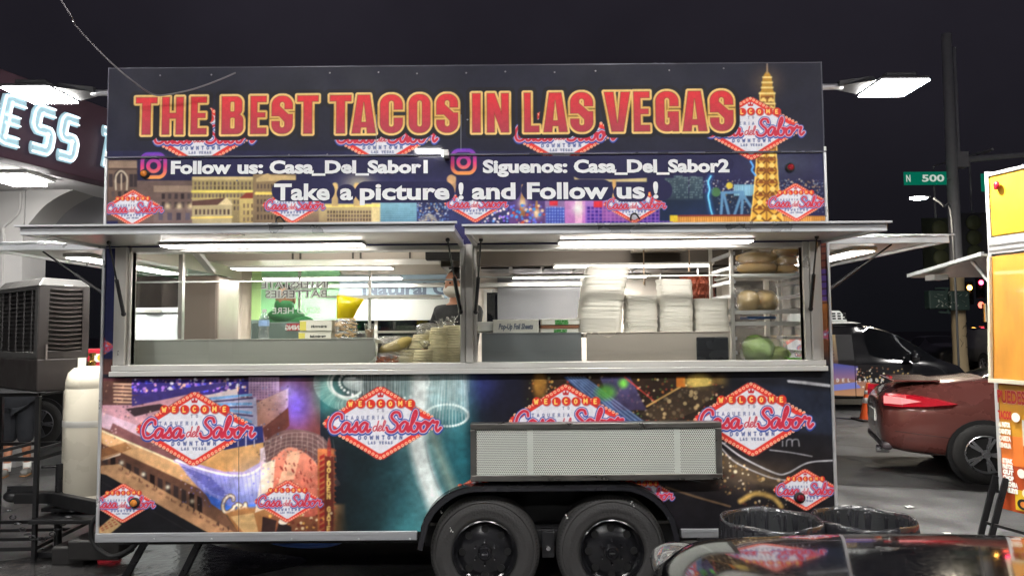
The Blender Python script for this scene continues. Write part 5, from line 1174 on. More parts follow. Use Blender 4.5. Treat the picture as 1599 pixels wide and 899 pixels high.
    o2 = M().blob((p.x - .03, .3, p.z - .01), (.135, .085, .075), 20, 12, .08, 9, .8); o2.obj('bag_film', FILM, t, smooth=True)
    p = at(603, 566, .2); t = thing('carrot_bag', 'clear bag of orange carrot pieces at the front of the shelf', 'food bag', (p.x, .2, ZS + .045))
    for i in range(34):
        c = Vector((p.x + rng.uniform(-.07, .075), .2 + rng.uniform(-.05, .05), ZS + .055 + .055 * rng.random() * (1 - abs(rng.uniform(-1, 1)) * .5))); d = Vector((rng.uniform(-1, 1), rng.uniform(-.6, .6), rng.uniform(-.4, .4))).normalized() * .016
        M().tube([c - d, c, c + d], [.006, .0085, .006], 6).obj('carrot', mat('carrot', (244, 124, 60), .45, var=.15, scale=40), t, smooth=40)
    M().blob((p.x, .2, ZS + .085), (.09, .07, .045), 18, 10, .06, 2, .7).obj('bag_film', FILM, t, smooth=True)
    # foam containers: individual trays nested into four stacks
    def foam(r, rim):
        o = M(); q = lambda s_, z: [(s_ * (1 - .12 if abs(i) else 1) * x, s_ * y, z) for i, (x, y) in enumerate([])]
        n = 32
        def ringp(s_, z):
            return [(s_ * math.copysign(abs(math.cos(a)) ** .45, math.cos(a)), s_ * math.copysign(abs(math.sin(a)) ** .45, math.sin(a)) * .9, z) for a in [k / n * 6.2832 for k in range(n)]]
        rows = [ringp(r * .93, 0), ringp(r * .99, rim * .02), ringp(r, rim * .08), ringp(r, rim * .94), ringp(r * .99, rim), ringp(r * .80, rim * .6)]
        for row in rows: o.v += row
        for i in range(len(rows) - 1):
            o.f += [(i * n + j, i * n + (j + 1) % n, (i + 1) * n + (j + 1) % n, (i + 1) * n + j) for j in range(n)]
        o.f += [tuple(range(n))[::-1], tuple(5 * n + j for j in range(n))]
        return o.mesh('foam_container', mat('foam_white', (214, 210, 200), .55, var=.03, scale=6), 30)
    def stack(px, py, w, h, n, y, label, curve, me, s_):
        p = at(px, py, y); H = h * PX * (1 + y / 4.77)
        for i in range(n):
            o = link('foam_container', me, None); t_ = i / n
            o.location = (p.x + curve(t_) * PX + rng.uniform(-.003, .003), y + rng.uniform(-.003, .003), p.z + H * t_); o.scale = (s_, s_, s_ * H / n / .012 * 1.04); o.rotation_euler = (rng.uniform(-.004, .004), rng.uniform(-.005, .005) + .03 * t_, rng.uniform(-.02, .02))
            tag(o, label, 'foam container', 'foam containers in stacks'); tag(o, label.replace('container in', 'container at the top of') if i == n - 1 else label.replace('container in', 'container at the bottom of') if i == 0 else label)
    me = foam(.12, .012); k = 1 + .28 / 4.77
    f = lambda w: w * PX * 1.058 / .24
    stack(940, 519, 70, 100, 30, .30, 'large cream foam container in the tall stack that bows sideways', lambda t: -5 + 5 * math.sin(t * 1.2 - .2) + 11 * t * t, me, f(67))
    stack(1000, 519, 50, 58, 18, .30, 'white foam container in the lower stack beside the bowed tall stack', lambda t: 0, me, f(50))
    stack(1053, 519, 50, 82, 26, .30, 'white foam container in the straight tall stack', lambda t: 1.5 * math.sin(t * 3), me, f(52))
    stack(1109, 519, 52, 52, 17, .30, 'white foam container in the stack nearest the tray rack', lambda t: -1 * t, me, f(53))
    # spit of meat
    p = at(1091, 500, 1.1); t = thing('meat_spit', 'browned cone of roasting pork on a vertical spit', 'meat spit', (p.x, 1.1, 1.5)); z0, z1 = 1.56, at(1091, 432, 1.1).z
    o = M(); prof = [(0, z0), (.05, z0)] + [(.075 + .06 * i / 20 + .008 * math.sin(i * 2.2), z0 + (z1 - z0) * i / 20) for i in range(0, 21)] + [(.06, z1 + .01), (0, z1 + .012)]
    o.lathe(prof, 96, (p.x, 1.1, 0), rf=lambda a, i: 1 + .04 * math.sin(9 * a + i * 1.7) + .04 * math.sin(23 * a - i * 2.3) + .04 * math.sin(37 * a + i * 4)); o.obj('meat', mat('roast_meat', (128, 54, 28), .42, var=.7, scale=60, bump=.9, bscale=80), t)
    M().tube([(p.x, 1.1, 1.5), (p.x, 1.1, z1 + .12)], .008, 8).obj('spit_rod', CHROME, t)
    M().box(p.x - .25, p.x + .2, 1.3, 1.36, 1.4, 2.2).obj('burner_back', mat('burner_dark', (50, 40, 36), .5, .6), t)
    # rods hanging from the hood
    for px, y1 in ((1005, 445), (1076, 424)):
        a, b_ = at(px, 396, .7), at(px, y1, .7); tag(M().tube([(a.x, .7, 2.34), (a.x, .7, b_.z)], .005, 6).tube([(a.x, .7, b_.z + .03), (a.x, .7, b_.z)], .009, 8).obj('hanging_skewer', mat('skewer_steel', (170, 150, 130), .3, 1)), 'thin metal skewer hanging %s' % ('over the white stacks' if px < 1050 else 'in front of the roasting meat'), 'skewer', 'hanging skewers')
    # tray rack: four uprights, runners, trays
    xa, xb = at(1143, 480, .22).x, at(1256, 480, .22).x + .02; y0, y1 = .20, .72
    t = thing('tray_rack', 'tall aluminium bakery rack with slide runners behind the window', 'rack', ((xa + xb) / 2, .46, ZS + .045))
    for x in (xa, xb):
        for y in (y0, y1): M().box(x - .012, x + .012, y, y + .025, ZS + .045, 2.5).obj('rack_upright', STEELV, t, bevel=.003)
    for k_ in range(10):
        z = ZS + .10 + k_ * .095
        for x, d in ((xa, .03), (xb, -.03)): M().box(min(x, x + d), max(x, x + d), y0 + .02, y1 + .01, z, z + .022).obj('rack_runner', ALU, t)
    for i, (py, lab) in enumerate(((430, 'steel tray holding the long bread loaves'), (487, 'steel tray holding the single bagged loaf'), (505, 'empty steel tray below the single bagged loaf'))):
        z = at(1190, py, .22).z
        m_ = M().box(xa + .015, xb - .015, .21, .7, z - .004, z).box(xa + .015, xb - .015, .205, .212, z - .012, z + .012).box(xa + .015, xb - .015, .695, .7, z - .004, z + .02)
        tag(m_.obj('rack_tray', STEEL), lab, 'tray', 'trays in the rack')
    def loaf(name, label, px, py, w, h, y, rgb, n, seed, knot=None, rows=1):
        p = at(px, py, y); W_ = w * PX * (1 + y / 4.77); H = h * PX * (1 + y / 4.77)
        t = thing(name, label, 'bread', (p.x, y, p.z))
        for r_ in range(rows):
            for i in range(n):
                cx = p.x - W_ / 2 + W_ * (i + .5) / n; M().blob((cx, y + rng.uniform(-.02, .02), p.z + H * (r_ + .5) / rows), (W_ / n * .56, .10, H / rows * .56), 16, 10, .03, seed + i + 7 * r_, .8).obj('loaf', mat('bread_%d' % rgb[0], rgb, .6, var=.16, scale=9), t, smooth=True)
        M().blob((p.x, y, p.z + H * .52), (W_ * .56, .13, H * .58), 22, 12, .05, seed, .7).obj('bag_film', FILM, t, smooth=True)
        if knot: M().blob((p.x + knot, y, p.z + H * 1.05), (.05, .05, .045), 14, 10, .25, seed + 3).obj('bag_knot', FILM, t, smooth=True)
    loaf('bread_bag', 'long tan loaves in a clear bag on the upper tray', 1181, 427, 56, 32, .36, (232, 196, 130), 1, 3, -.05, rows=2)
    loaf('bread_bag', 'round tan bun bag standing at the jamb end of the upper tray', 1225, 427, 34, 40, .36, (226, 190, 128), 1, 9, rows=3)
    loaf('bread_bag', 'single bagged loaf on the middle tray', 1182, 485, 56, 30, .36, (240, 206, 140), 2, 14, -.09, rows=1)
    p = at(1187, 495, .3); tag(M().box(at(1163, 497, .3).x, at(1207, 497, .3).x, .24, .4, p.z - .012, p.z + .004).obj('blue_folder', mat('folder_blue', (90, 130, 190), .4)), 'flat blue folder lying in the rack under the single loaf', 'folder')
    # cabbage in bag, limes box
    p = at(1190, 568, .3); t = thing('cabbage_bag', 'green cabbage in a clear bag at the foot of the rack', 'cabbage', (p.x, .3, ZS + .045)); 
    M().blob((p.x - .02, .3, ZS + .045 + .085), (.112, .11, .095), 48, 30, .05, 4).obj('cabbage', mat('cabbage_green', (176, 212, 118), .5, var=.4, scale=9, bump=1, bscale=11), t, smooth=True)
    M().blob((p.x + .10, .27, ZS + .045 + .05), (.07, .07, .055), 40, 24, .09, 6).obj('cabbage', mat('cabbage_pale', (178, 196, 112), .5, var=.3, scale=9, bump=.5, bscale=14), t, smooth=True)
    M().blob((p.x + .01, .29, ZS + .045 + .08), (.165, .125, .095), 22, 12, .06, 8, .8).obj('bag_film', FILM, t, smooth=True)
    p = at(1244, 570, .2); t = thing('lime_tray', 'small bright green tray beside the cabbage', 'tray', (p.x, .2, ZS + .045))
    M().box(p.x - .06, p.x + .06, .16, .27, ZS + .045, ZS + .075).obj('green_tray', mat('tray_green', (120, 200, 60), .4, var=.15), t, bevel=.006)
    M().blob((p.x, .2, ZS + .085), (.04, .03, .03), 14, 9, .2, 2).obj('crumpled_bag', FILM, t, smooth=True)
    # wooden block tower and crate on the back counter
    p = at(361, 520, 1.3); tag(M().box(p.x - .03, p.x + .03, 1.8, 1.86, 1.36, 1.36 + .01).lathe([(.028, .0), (.034, .03), (.026, .05), (.034, .08), (.026, .1), (.034, .13), (.026, .15), (.030, .18), (0, .18)], 14, (p.x, 1.83, 1.365)).obj('cup_tower', mat('cup_tan', (200, 160, 90), .6, var=.2), smooth=30), 'small tower of tan nested cups on the back counter', 'cups')
    # mirrored lettering and green sheet standing in for a glass reflection, then banner
    a, b_ = at(391, 500, 2.30), at(530, 405, 2.30)
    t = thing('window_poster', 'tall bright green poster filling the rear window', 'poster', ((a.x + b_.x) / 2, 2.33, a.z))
    M().box(a.x, b_.x, 2.33, 2.336, a.z, b_.z).obj('poster_sheet', mat('poster_green', (150, 206, 156), .45, var=.3, scale=1.6, emit=((.12, .36, .15), .06)), t)  # faint emission put into the sheet for the reflected green
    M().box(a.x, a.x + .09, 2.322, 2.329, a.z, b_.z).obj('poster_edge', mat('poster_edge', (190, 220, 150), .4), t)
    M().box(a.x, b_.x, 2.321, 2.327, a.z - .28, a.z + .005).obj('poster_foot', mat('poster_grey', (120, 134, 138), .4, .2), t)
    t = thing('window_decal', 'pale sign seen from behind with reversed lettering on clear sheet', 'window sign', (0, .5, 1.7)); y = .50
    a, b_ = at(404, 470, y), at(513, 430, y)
    g_ = M().box(at(392, 500, y).x, at(530, 500, y).x, y, y + .004, at(400, 530, y).z, at(400, 426, y).z).obj('clear_sheet', film_mat('sheet_clear', (.9, .96, .9), gloss=.02, rough=.02, milky=.03), t)  # added clear sheet carries the reflected words as flat letters
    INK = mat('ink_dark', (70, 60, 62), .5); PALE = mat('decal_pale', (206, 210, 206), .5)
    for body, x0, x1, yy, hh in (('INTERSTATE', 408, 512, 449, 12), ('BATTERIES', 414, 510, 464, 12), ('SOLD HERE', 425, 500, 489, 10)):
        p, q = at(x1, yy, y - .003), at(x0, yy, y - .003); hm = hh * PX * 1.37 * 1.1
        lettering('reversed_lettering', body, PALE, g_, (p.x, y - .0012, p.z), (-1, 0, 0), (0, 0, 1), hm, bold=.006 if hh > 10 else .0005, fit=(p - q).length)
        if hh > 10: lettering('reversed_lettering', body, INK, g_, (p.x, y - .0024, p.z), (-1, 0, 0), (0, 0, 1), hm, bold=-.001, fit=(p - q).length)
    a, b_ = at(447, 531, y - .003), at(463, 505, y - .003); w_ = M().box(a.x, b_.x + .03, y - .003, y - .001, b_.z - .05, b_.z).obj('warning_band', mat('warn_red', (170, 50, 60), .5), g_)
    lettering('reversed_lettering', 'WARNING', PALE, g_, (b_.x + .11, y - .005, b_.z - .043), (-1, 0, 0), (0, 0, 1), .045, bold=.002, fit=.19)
    a, b_ = at(528, 474, 2.28), at(728, 428, 2.28); zt = b_.z
    t = thing('shop_banner', 'grey blue banner with large dark lettering along the rear window', 'banner', ((a.x + b_.x) / 2, 2.30, a.z))
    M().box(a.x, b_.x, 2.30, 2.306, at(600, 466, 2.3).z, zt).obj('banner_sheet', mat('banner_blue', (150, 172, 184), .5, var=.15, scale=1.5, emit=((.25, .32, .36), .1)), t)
    M().box(a.x, b_.x, 2.302, 2.308, at(600, 500, 2.3).z, at(600, 467, 2.3).z).obj('banner_foot', mat('banner_pale', (176, 178, 172), .4, .3), t)
    p, q = at(566, 460, 2.298), at(728, 460, 2.298)
    lettering('banner_lettering', 'Natural Gas', mat('banner_ink', (84, 96, 112), .5), t, (p.x, 2.2985, p.z), (1, 0, 0), (0, 0, 1), .155, bold=.006, fit=.98)
    t = thing('menu_board', 'grey poster board leaning in the rear service window', 'board', (at(840, 460, 2.3).x, 2.33, 1.5))
    a, b_ = at(777, 500, 2.32), at(906, 424, 2.32); M().box(a.x, b_.x, 2.33, 2.336, a.z, b_.z).obj('board_sheet', mat('board_grey', (124, 124, 126), .12, .5, var=.1, scale=1.2), t)  # shiny grey sheet stands in for the grey reflecting rear window
items()

# ================================================================== people
SKIN = mat('skin_tan', (176, 122, 94), .5, var=.08, scale=20)
HAIR = mat('hair_black', (24, 20, 20), .55, var=.3, scale=60)
def skinned(name, V, E, Rr, m, parent, sub=2, keep=None):
    me = bpy.data.meshes.new('tmp'); me.from_pydata([tuple(v) for v in V], E, [])
    o = bpy.data.objects.new('tmp', me); COL.objects.link(o)
    o.modifiers.new('skin', 'SKIN'); sv = me.skin_vertices[0].data
    for i, r in enumerate(Rr): sv[i].radius = (r, r) if not isinstance(r, tuple) else r; sv[i].use_root = (i == 0)
    sb = o.modifiers.new('sub', 'SUBSURF'); sb.levels = sub; sb.render_levels = sub
    out = evaluated(o); bpy.data.objects.remove(o); bpy.data.meshes.remove(me)
    out.name = name; out.materials.clear(); out.materials.append(m); out.polygons.foreach_set('use_smooth', [True] * len(out.polygons)); return out
def person(label, loc, rz, H=1.72, shirt=(30, 30, 34), trousers=(40, 40, 46), shorts=False, mask=None, hood=False, pose=0.0, hair=True, cowl=False, shoes=(190, 190, 190), arms=((.22, -.10, .93), (.24, -.30, 1.02))):
    """figure facing -Y before turning; joints in metres for a height of 1.72"""
    t = thing('person', label, 'person', loc, rz=rz); s = H / 1.72; P = []; Ed = []; Rd = []
    def j(p, r, prev=None):
        P.append(Vector(p) * s); Rd.append(r * s if not isinstance(r, tuple) else tuple(q * s for q in r))
        if prev is not None: Ed.append((prev, len(P) - 1))
        return len(P) - 1
    pel = j((0, 0, .94), (.15, .11)); wa = j((0, 0, 1.10), (.135, .10), pel); chst = j((0, .01, 1.28), (.16, .11), wa); sh = j((0, .01, 1.40), (.12, .085), chst); nk = j((0, 0, 1.475), .055, sh); hd = j((0, -.01, 1.545), .06, nk)
    names = {}
    for sg in (-1, 1):
        hp = j((sg * .09, 0, .88), .095, pel); kn = j((sg * .10, -.01 - pose * sg * .05, .49), .062, hp); cf = j((sg * .10, .02, .34), .056, kn); an = j((sg * .105, .03 + pose * sg * .06, .085), .038, cf); ft = j((sg * .115, -.06 + pose * sg * .06, .035), .038, an); j((sg * .12, -.14 + pose * sg * .06, .028), .032, ft)
        so = j((sg * .175, .01, 1.385), .062, sh); (ex, ey, ez), (hx, hy, hz) = ((sg * .235, .02, 1.12), (sg * .24, -.06, .90)) if not arms else ((sg * arms[0][0] * 1.1, arms[0][1], arms[0][2] + .14), (sg * arms[1][0], arms[1][1], arms[1][2]))
        el = j((ex, ey, ez), .045, so); wr = j((hx, hy, hz), .03, el); d = (Vector((hx, hy, hz)) - Vector((ex, ey, ez))).normalized(); pm = j(Vector((hx, hy, hz)) + d * .06, (.036, .018), wr)
        side = d.cross(Vector((1, 0, 0))).normalized()
        for q, ln in ((-.027, .068), (-.009, .08), (.009, .076), (.027, .06)):
            a = j(Vector((hx, hy, hz)) + d * .095 + side * q, .0095, pm); j(Vector((hx, hy, hz)) + d * (.095 + ln * .55) + side * q * 1.1 + Vector((-sg * .012, 0, 0)), .0085, a)
        a = j(Vector((hx, hy, hz)) + d * .045 + side * -.04, .011, pm); j(Vector((hx, hy, hz)) + d * .085 + side * -.06, .009, a)
    body = skinned('body', P, Ed, Rd, SKIN, t)
    # head with nose, ears, chin joined into the body mesh
    hm = M(); n, m_ = 24, 18
    for i in range(m_ + 1):
        for k in range(n):
            th = math.pi * i / m_; a = 2 * math.pi * k / n; x, y, z = math.sin(th) * math.cos(a), math.sin(th) * math.sin(a), math.cos(th)
            w = 1 - .22 * max(0, -z) ** 1.3; X = .076 * x * w; Yv = .095 * y * (1 - .1 * max(0, -z)); Z = .118 * z
            f = max(0, -y)
            if f > .85 and abs(x) < .25 and -.35 < z < .15: Yv -= .020 * (1 - abs(x) / .25) * (1 - abs(z + .2) / .4 if abs(z + .2) < .4 else 0)
            if f > .6 and .05 < z < .2 and abs(abs(x) - .4) < .22: Yv += .008
            hm.v.append((X * s, (Yv - .015) * s, (Z + 1.61) * s))
    hm.f = [(i * n + k, (i + 1) * n + k, (i + 1) * n + (k + 1) % n, i * n + (k + 1) % n) for i in range(m_) for k in range(n)]
    for sg in (-1, 1): hm.blob((sg * .078 * s, .005 * s, 1.60 * s), (.012 * s, .022 * s, .034 * s), 10, 8)
    bm = bmesh.new(); bm.from_mesh(body); hme = hm.mesh('h', SKIN, True); bm.from_mesh(hme); bpy.data.meshes.remove(hme); bm.to_mesh(body); bm.free(); body.polygons.foreach_set('use_smooth', [True] * len(body.polygons))
    link('body', body, t)
    tx = lambda n_, mb, m, sm=True: mb.obj(n_, m, t, smooth=sm)
    for sg in (-1, 1): tx('eye', M().blob((sg * .031 * s, -.098 * s, 1.622 * s), (.012 * s, .008 * s, .007 * s), 10, 6), mat('eye_dark', (30, 24, 22), .2))
    # clothing grown over the same skeleton
    idx = [0, 1, 2, 3]; V = [P[i] - Vector((0, 0, .12 if i == 0 else 0)) for i in idx]; Rr = [tuple(q + .026 for q in Rd[i]) if isinstance(Rd[i], tuple) else Rd[i] + .026 for i in idx]; E_ = [(0, 1), (1, 2), (2, 3)]
    V.append(P[4] + Vector((0, 0, -.02))); Rr.append(.078); E_.append((3, 4))
    per = 6 + 4 + 10
    for sgi in range(2):
        b = 6 + sgi * per; so = b + 6
        V += [P[so], P[so + 1], P[so + 1].lerp(P[so + 2], .9 if hood else .1)]; Rr += [.092 * s, .07 * s, .056 * s]; k = len(V); E_ += [(3, k - 3), (k - 3, k - 2), (k - 2, k - 1)]
    link('shirt', skinned('shirt', V, E_, Rr, mat('shirt_%d_%d' % (shirt[0], shirt[1]), shirt, .8, var=.15, scale=10), t), t)
    V = [P[0] + Vector((0, 0, .06))]; Rr = [(.20 * s, .155 * s)]; E_ = []
    for sgi in range(2):
        b = 6 + sgi * per; V += [P[b], P[b + 1] if not shorts else P[b].lerp(P[b + 1], .98)]; Rr += [.128 * s, (.078 if not shorts else .10) * s]; k = len(V); E_ += [(0, k - 2), (k - 2, k - 1)]
        if not shorts: V += [P[b + 3] + Vector((0, 0, .02))]; Rr += [.056 * s]; E_ += [(k - 1, k)]
        else: V += [P[b + 1].lerp(P[b + 2], .55)]; Rr += [.10 * s]; E_ += [(k - 1, k)]
    link('trousers' if not shorts else 'shorts', skinned('trousers', V, E_, Rr, mat('cloth_%d' % trousers[0], trousers, .85, var=.2, scale=10), t), t)
    if shorts: tx('shorts_waist', M().blob((0, 0, .93 * s), (.215 * s, .165 * s, .17 * s), 28, 16, .02, 5, .8), mat('cloth_%d' % trousers[0], trousers))
    for sgi in range(2):
        b = 6 + sgi * per; f = P[b + 4]
        tx('shoe', M().blob((f.x, f.y - .01, .045 * s), (.048 * s, .125 * s, .045 * s), 16, 10, sq=.75), mat('shoe_%d' % shoes[0], shoes, .6))
        tx('shoe_sole', M().blob((f.x, f.y - .01, .012 * s), (.051 * s, .13 * s, .013 * s), 16, 6, sq=.6), mat('sole_tan', (150, 110, 70), .7))
        if shorts: tx('sock', M().tube([P[b + 3] + Vector((0, .0, -.03)), P[b + 3].lerp(P[b + 2], .3)], [.046 * s, .05 * s], 14), WHITE)
    if hair:
        hr = M().blob((0, .008 * s, 1.632 * s), (.083 * s, .10 * s, .112 * s), 24, 14, .015, 3); hr.f = [f for f in hr.f if not (np.mean([hr.v[i][2] for i in f]) < 1.60 * s or (np.mean([hr.v[i][2] for i in f]) < 1.668 * s and np.mean([hr.v[i][1] for i in f]) < -.045 * s))]
        tx('hair', hr, HAIR)
    if hood:
        hr = M().blob((0, .012 * s, 1.60 * s), (.098 * s, .112 * s, .140 * s), 24, 14); hr.f = [f for f in hr.f if not (np.mean([hr.v[i][1] for i in f]) < -.058 * s and abs(np.mean([hr.v[i][2] for i in f]) - 1.635 * s) < .05 * s)]; tx('hood', hr, mat('shirt_%d_%d' % (shirt[0], shirt[1]), shirt))
    if mask:
        mk = M().blob((0, -.028 * s, (1.552 if cowl else 1.566) * s), (.082 * s, .094 * s, (.080 if cowl else .062) * s), 28, 14); mk.f = [f for f in mk.f if np.mean([mk.v[i][1] for i in f]) < (.02 if cowl else -.03) * s]
        if cowl: tx('neck_cover', M().blob((0, .01 * s, 1.455 * s), (.175 * s, .115 * s, .085 * s), 28, 14, .02, 4), mat('mask_%d' % mask[0], mask))
        tx('face_mask', mk, mat('mask_%d' % mask[0], mask, .8, bump=.2, bscale=30))
    return t
pw = at(446, 500, 1.15); person('worker in a green top and green face cover behind the reversed sign', (pw.x, 1.15, .545), -.15, 1.56, shirt=(24, 116, 58), mask=(24, 120, 62), cowl=True, hood=False, trousers=(34, 34, 38))
pw = at(713, 500, 1.05); person('worker in black shirt wearing a white face mask beside the centre post', (pw.x + .0, 1.05, .545), -.75, 1.66, shirt=(15, 16, 20), mask=(222, 218, 210), trousers=(30, 30, 34))
pw = ground(25, 742); person('passer-by in dark shorts, white socks and pale shoes behind the cooler stand', (pw.x, pw.y, 0), .3, 1.70, shirt=(44, 46, 52), trousers=(27, 29, 35), shorts=True, arms=((.23, -.12, 1.10), (.14, -.34, 1.34)), pose=.5, shoes=(120, 118, 114))

# ================================================================== nose side: cooler, stand, gas cylinder
def cooler():
    c0 = at(56, 620, 1.05); z0, z1 = at(56, 612, 1.05).z, at(56, 440, 1.05).z
    ang = R(50); ux = Vector((math.cos(ang), math.sin(ang), 0)); uy = Vector((-math.sin(ang), math.cos(ang), 0)); O = Vector((c0.x, 1.05, 0)); wx, wy = .37, 1.0
    Lp = lambda a, b, z: O + ux * a + uy * b + Vector((0, 0, z))
    t = thing('evaporative_cooler', 'dusty black evaporative cooler with curved louvres standing on the wire stand', 'cooler', (O.x, O.y, z0))
    body = mat('cooler_plastic', (38, 33, 32), .5, var=.35, scale=5, rvar=.15)
    def slab(a0, a1, b0, b1, q0, q1): return [Lp(a0, b0, q0), Lp(a1, b0, q0), Lp(a1, b1, q0), Lp(a0, b1, q0)], [Lp(a0, b0, q1), Lp(a1, b0, q1), Lp(a1, b1, q1), Lp(a0, b1, q1)]
    m = M(); H = z1 - z0
    m.hexa([Lp(.0, .0, z0), Lp(wx, 0, z0), Lp(wx, wy, z0), Lp(0, wy, z0)], [Lp(-.005, -.005, z0 + H * .3), Lp(wx, -.005, z0 + H * .3), Lp(wx, wy, z0 + H * .3), Lp(-.005, wy, z0 + H * .3)])
    m.hexa(*slab(.03, wx - .03, .03, wy - .03, z0 + H * .3, z1 - .03)); o = m.obj('cooler_body', body, t, bevel=.012)
    top = M().hexa([Lp(-.01, -.01, z1 - .03), Lp(wx + .01, -.01, z1 - .03), Lp(wx + .01, wy + .01, z1 - .03), Lp(-.01, wy + .01, z1 - .03)], [Lp(.04, .04, z1 + .04), Lp(wx - .04, .04, z1 + .03), Lp(wx - .04, wy - .04, z1 + .04), Lp(.04, wy - .04, z1 + .04)]).obj('cooler_top', mat('cooler_grey', (58, 57, 56), .55, var=.35, scale=9), t, bevel=.01)
    zl0, zl1 = z0 + H * .36, z1 - .05
    # front face frame (faces the camera side to the right) and louvres
    f = M()
    for a0, a1, q0, q1 in ((0, .07, z0 + H * .3, z1 - .03), (wx - .05, wx, z0 + H * .3, z1 - .03), (.07, wx - .05, zl1 - .01, z1 - .03), (.07, wx - .05, z0 + H * .3, zl0 + .01)): f.hexa(*slab(a0, a1, -.004, .03, q0, q1))
    f.obj('louvre_frame', body, t, bevel=.006)
    M().hexa(*slab(.07, wx - .05, .031, .05, zl0, zl1)).obj('louvre_recess', mat('recess_dark', (14, 13, 14), .8), t)
    for k in range(14):
        z = zl0 + .02 + (zl1 - zl0 - .03) * k / 13; pth = [Lp(.06 + (wx - .10) * q / 8, .004 - .022 * math.sin(math.pi * q / 8), z + .012 * (1 - math.sin(math.pi * q / 8))) for q in range(9)]
        l = M()
        for p in pth: l.v += [tuple(p + Vector((0, 0, .005))), tuple(p + uy * .03 + Vector((0, 0, .014))), tuple(p + uy * .03 + Vector((0, 0, .008))), tuple(p - Vector((0, 0, .002)))]
        for q in range(8):
            for w in range(4): l.f.append((q * 4 + w, q * 4 + (w + 1) % 4, (q + 1) * 4 + (w + 1) % 4, (q + 1) * 4 + w))
        l.obj('louvre', mat('louvre_grey', (62, 57, 55), .4, var=.3, scale=8), t, smooth=30)
    # side face: pad behind a grid
    f = M()
    for b0, b1, q0, q1 in ((0, .06, z0 + H * .3, z1 - .03), (wy - .05, wy, z0 + H * .3, z1 - .03), (.06, wy - .05, z1 - .06, z1 - .03), (.06, wy - .05, z0 + H * .3, zl0 - .0)): f.hexa(*slab(-.004, .03, b0, b1, q0, q1))
    f.obj('grid_frame', mat('cooler_grey', (0, 0, 0)), t, bevel=.005)
    M().hexa(*slab(.031, .05, .06, wy - .05, zl0, z1 - .06)).obj('cooling_pad', mat('pad_straw', (176, 150, 112), .9, var=.8, scale=26, aniso=(1, 1, 2.6), bump=1, bscale=26), t)
    for k in range(15): 
        z = zl0 + .015 + (z1 - .07 - zl0) * k / 14; M().bar(Lp(.012, .06, z), Lp(.012, wy - .05, z), .016, .012).obj('grid_slat', mat('grid_black', (40, 38, 38), .5), t)
    for k in range(5):
        b = .06 + (wy - .11) * (k + .5) / 5; M().bar(Lp(.004, b, zl0), Lp(.004, b, z1 - .06), .012, .010).obj('grid_bar', mat('grid_black', (0, 0, 0)), t)
    M().hexa(*slab(wx - .08, wx - .02, -.014, -.005, z0 + H * .21, z0 + H * .30)).obj('label_plate', CARD, t)
    M().hexa(*slab(.18, .24, -.008, -.0045, z1 - .024, z1 - .018)).obj('badge', WHITE, t)
    M().hexa(*slab(.055, .065, -.02, -.003, zl0 - .06, zl0 + .06)).obj('grip', mat('grip_grey', (120, 112, 108), .5), t)
    # stand
    t2 = thing('cooler_stand', 'black square tube stand under the evaporative cooler', 'stand', (O.x, O.y, 0)); st = mat('stand_black', (28, 28, 30), .5, .3)
    a0, a1, b0, b1 = -.10, .92, .0, .92
    cs = [(a0, b0), (a1, b0), (a1, b1), (a0, b1)]
    ang2 = R(3); vx = Vector((math.cos(ang2), math.sin(ang2), 0)); vy = Vector((-math.sin(ang2), math.cos(ang2), 0)); O2 = Vector((at(44, 860, 1.02).x - .78, 1.02, 0)); L2 = lambda a, b, z: O2 + vx * a + vy * b + Vector((0, 0, z))
    cs = [(0, 0), (.80, 0), (.80, .86), (0, .86)]
    for a, b in cs: M().bar(L2(a, b, .0), L2(a, b, z0 - .035), .03).obj('stand_leg', st, t2)
    for z in (z0 - .018, .78, .10):
        for i in range(4): M().bar(L2(*cs[i], z), L2(*cs[(i + 1) % 4], z), .028).obj('stand_rail', st, t2)
    for k in range(1, 3): M().bar(L2(.8 * k / 3, 0, .78), L2(.8 * k / 3, .86, .78), .024).obj('stand_crossbar', st, t2)
    for k in range(1, 3): M().bar(L2(0, .86 * k / 3, .10), L2(.8, .86 * k / 3, .10), .024).obj('stand_crossbar', st, t2)
    M().box(-4.9, -3.3, 1.0, 1.98, z0 - .004, z0 - .001).obj('stand_top', st, t2)
cooler()
p = at(140, 700, 1.35); zb = at(140, 783, 1.35).z; zt = at(140, 571, 1.35).z; r = .195; Hh = zt - zb
t = thing('propane_cylinder', 'tall cream gas cylinder strapped upright on the trailer drawbar', 'gas cylinder', (p.x, 1.35, zb))
M().lathe([(r * .8, 0), (r * .97, .012), (r, .04), (r, .075), (r * .985, .08), (r, .085), (r, Hh - .18), (r * .99, Hh - .175), (r, Hh - .17), (r * .985, Hh - .11), (r * .9, Hh - .05), (r * .68, Hh - .012), (r * .3, Hh), (0, Hh)], 48, (p.x, 1.35, zb)).obj('cylinder_body', mat('cream_enamel', (196, 190, 174), .32, var=.07, scale=3, rvar=.1), t, smooth=40)
M().lathe([(r * 1.012, at(140, 663, 1.35).z - zb), (r * 1.015, at(140, 663, 1.35).z - zb + .004), (r * 1.015, at(140, 654, 1.35).z - zb), (r * 1.012, at(140, 654, 1.35).z - zb + .003)], 48, (p.x, 1.35, zb)).obj('strap', STEEL, t, smooth=40)
M().lathe([(.03, 0), (.03, .04), (.018, .05), (.018, .09), (.03, .09), (.03, .11), (0, .11)], 16, (p.x, 1.35, zb + Hh - .005)).obj('valve', mat('brass', (176, 140, 80), .3, 1), t, smooth=40)
M().lathe([(.205, .0), (.21, .02), (.198, .05), (.190, 0)], 32, (p.x, 1.35, zb - .002)).obj('foot_ring', mat('cream_enamel', (0, 0, 0)), t)
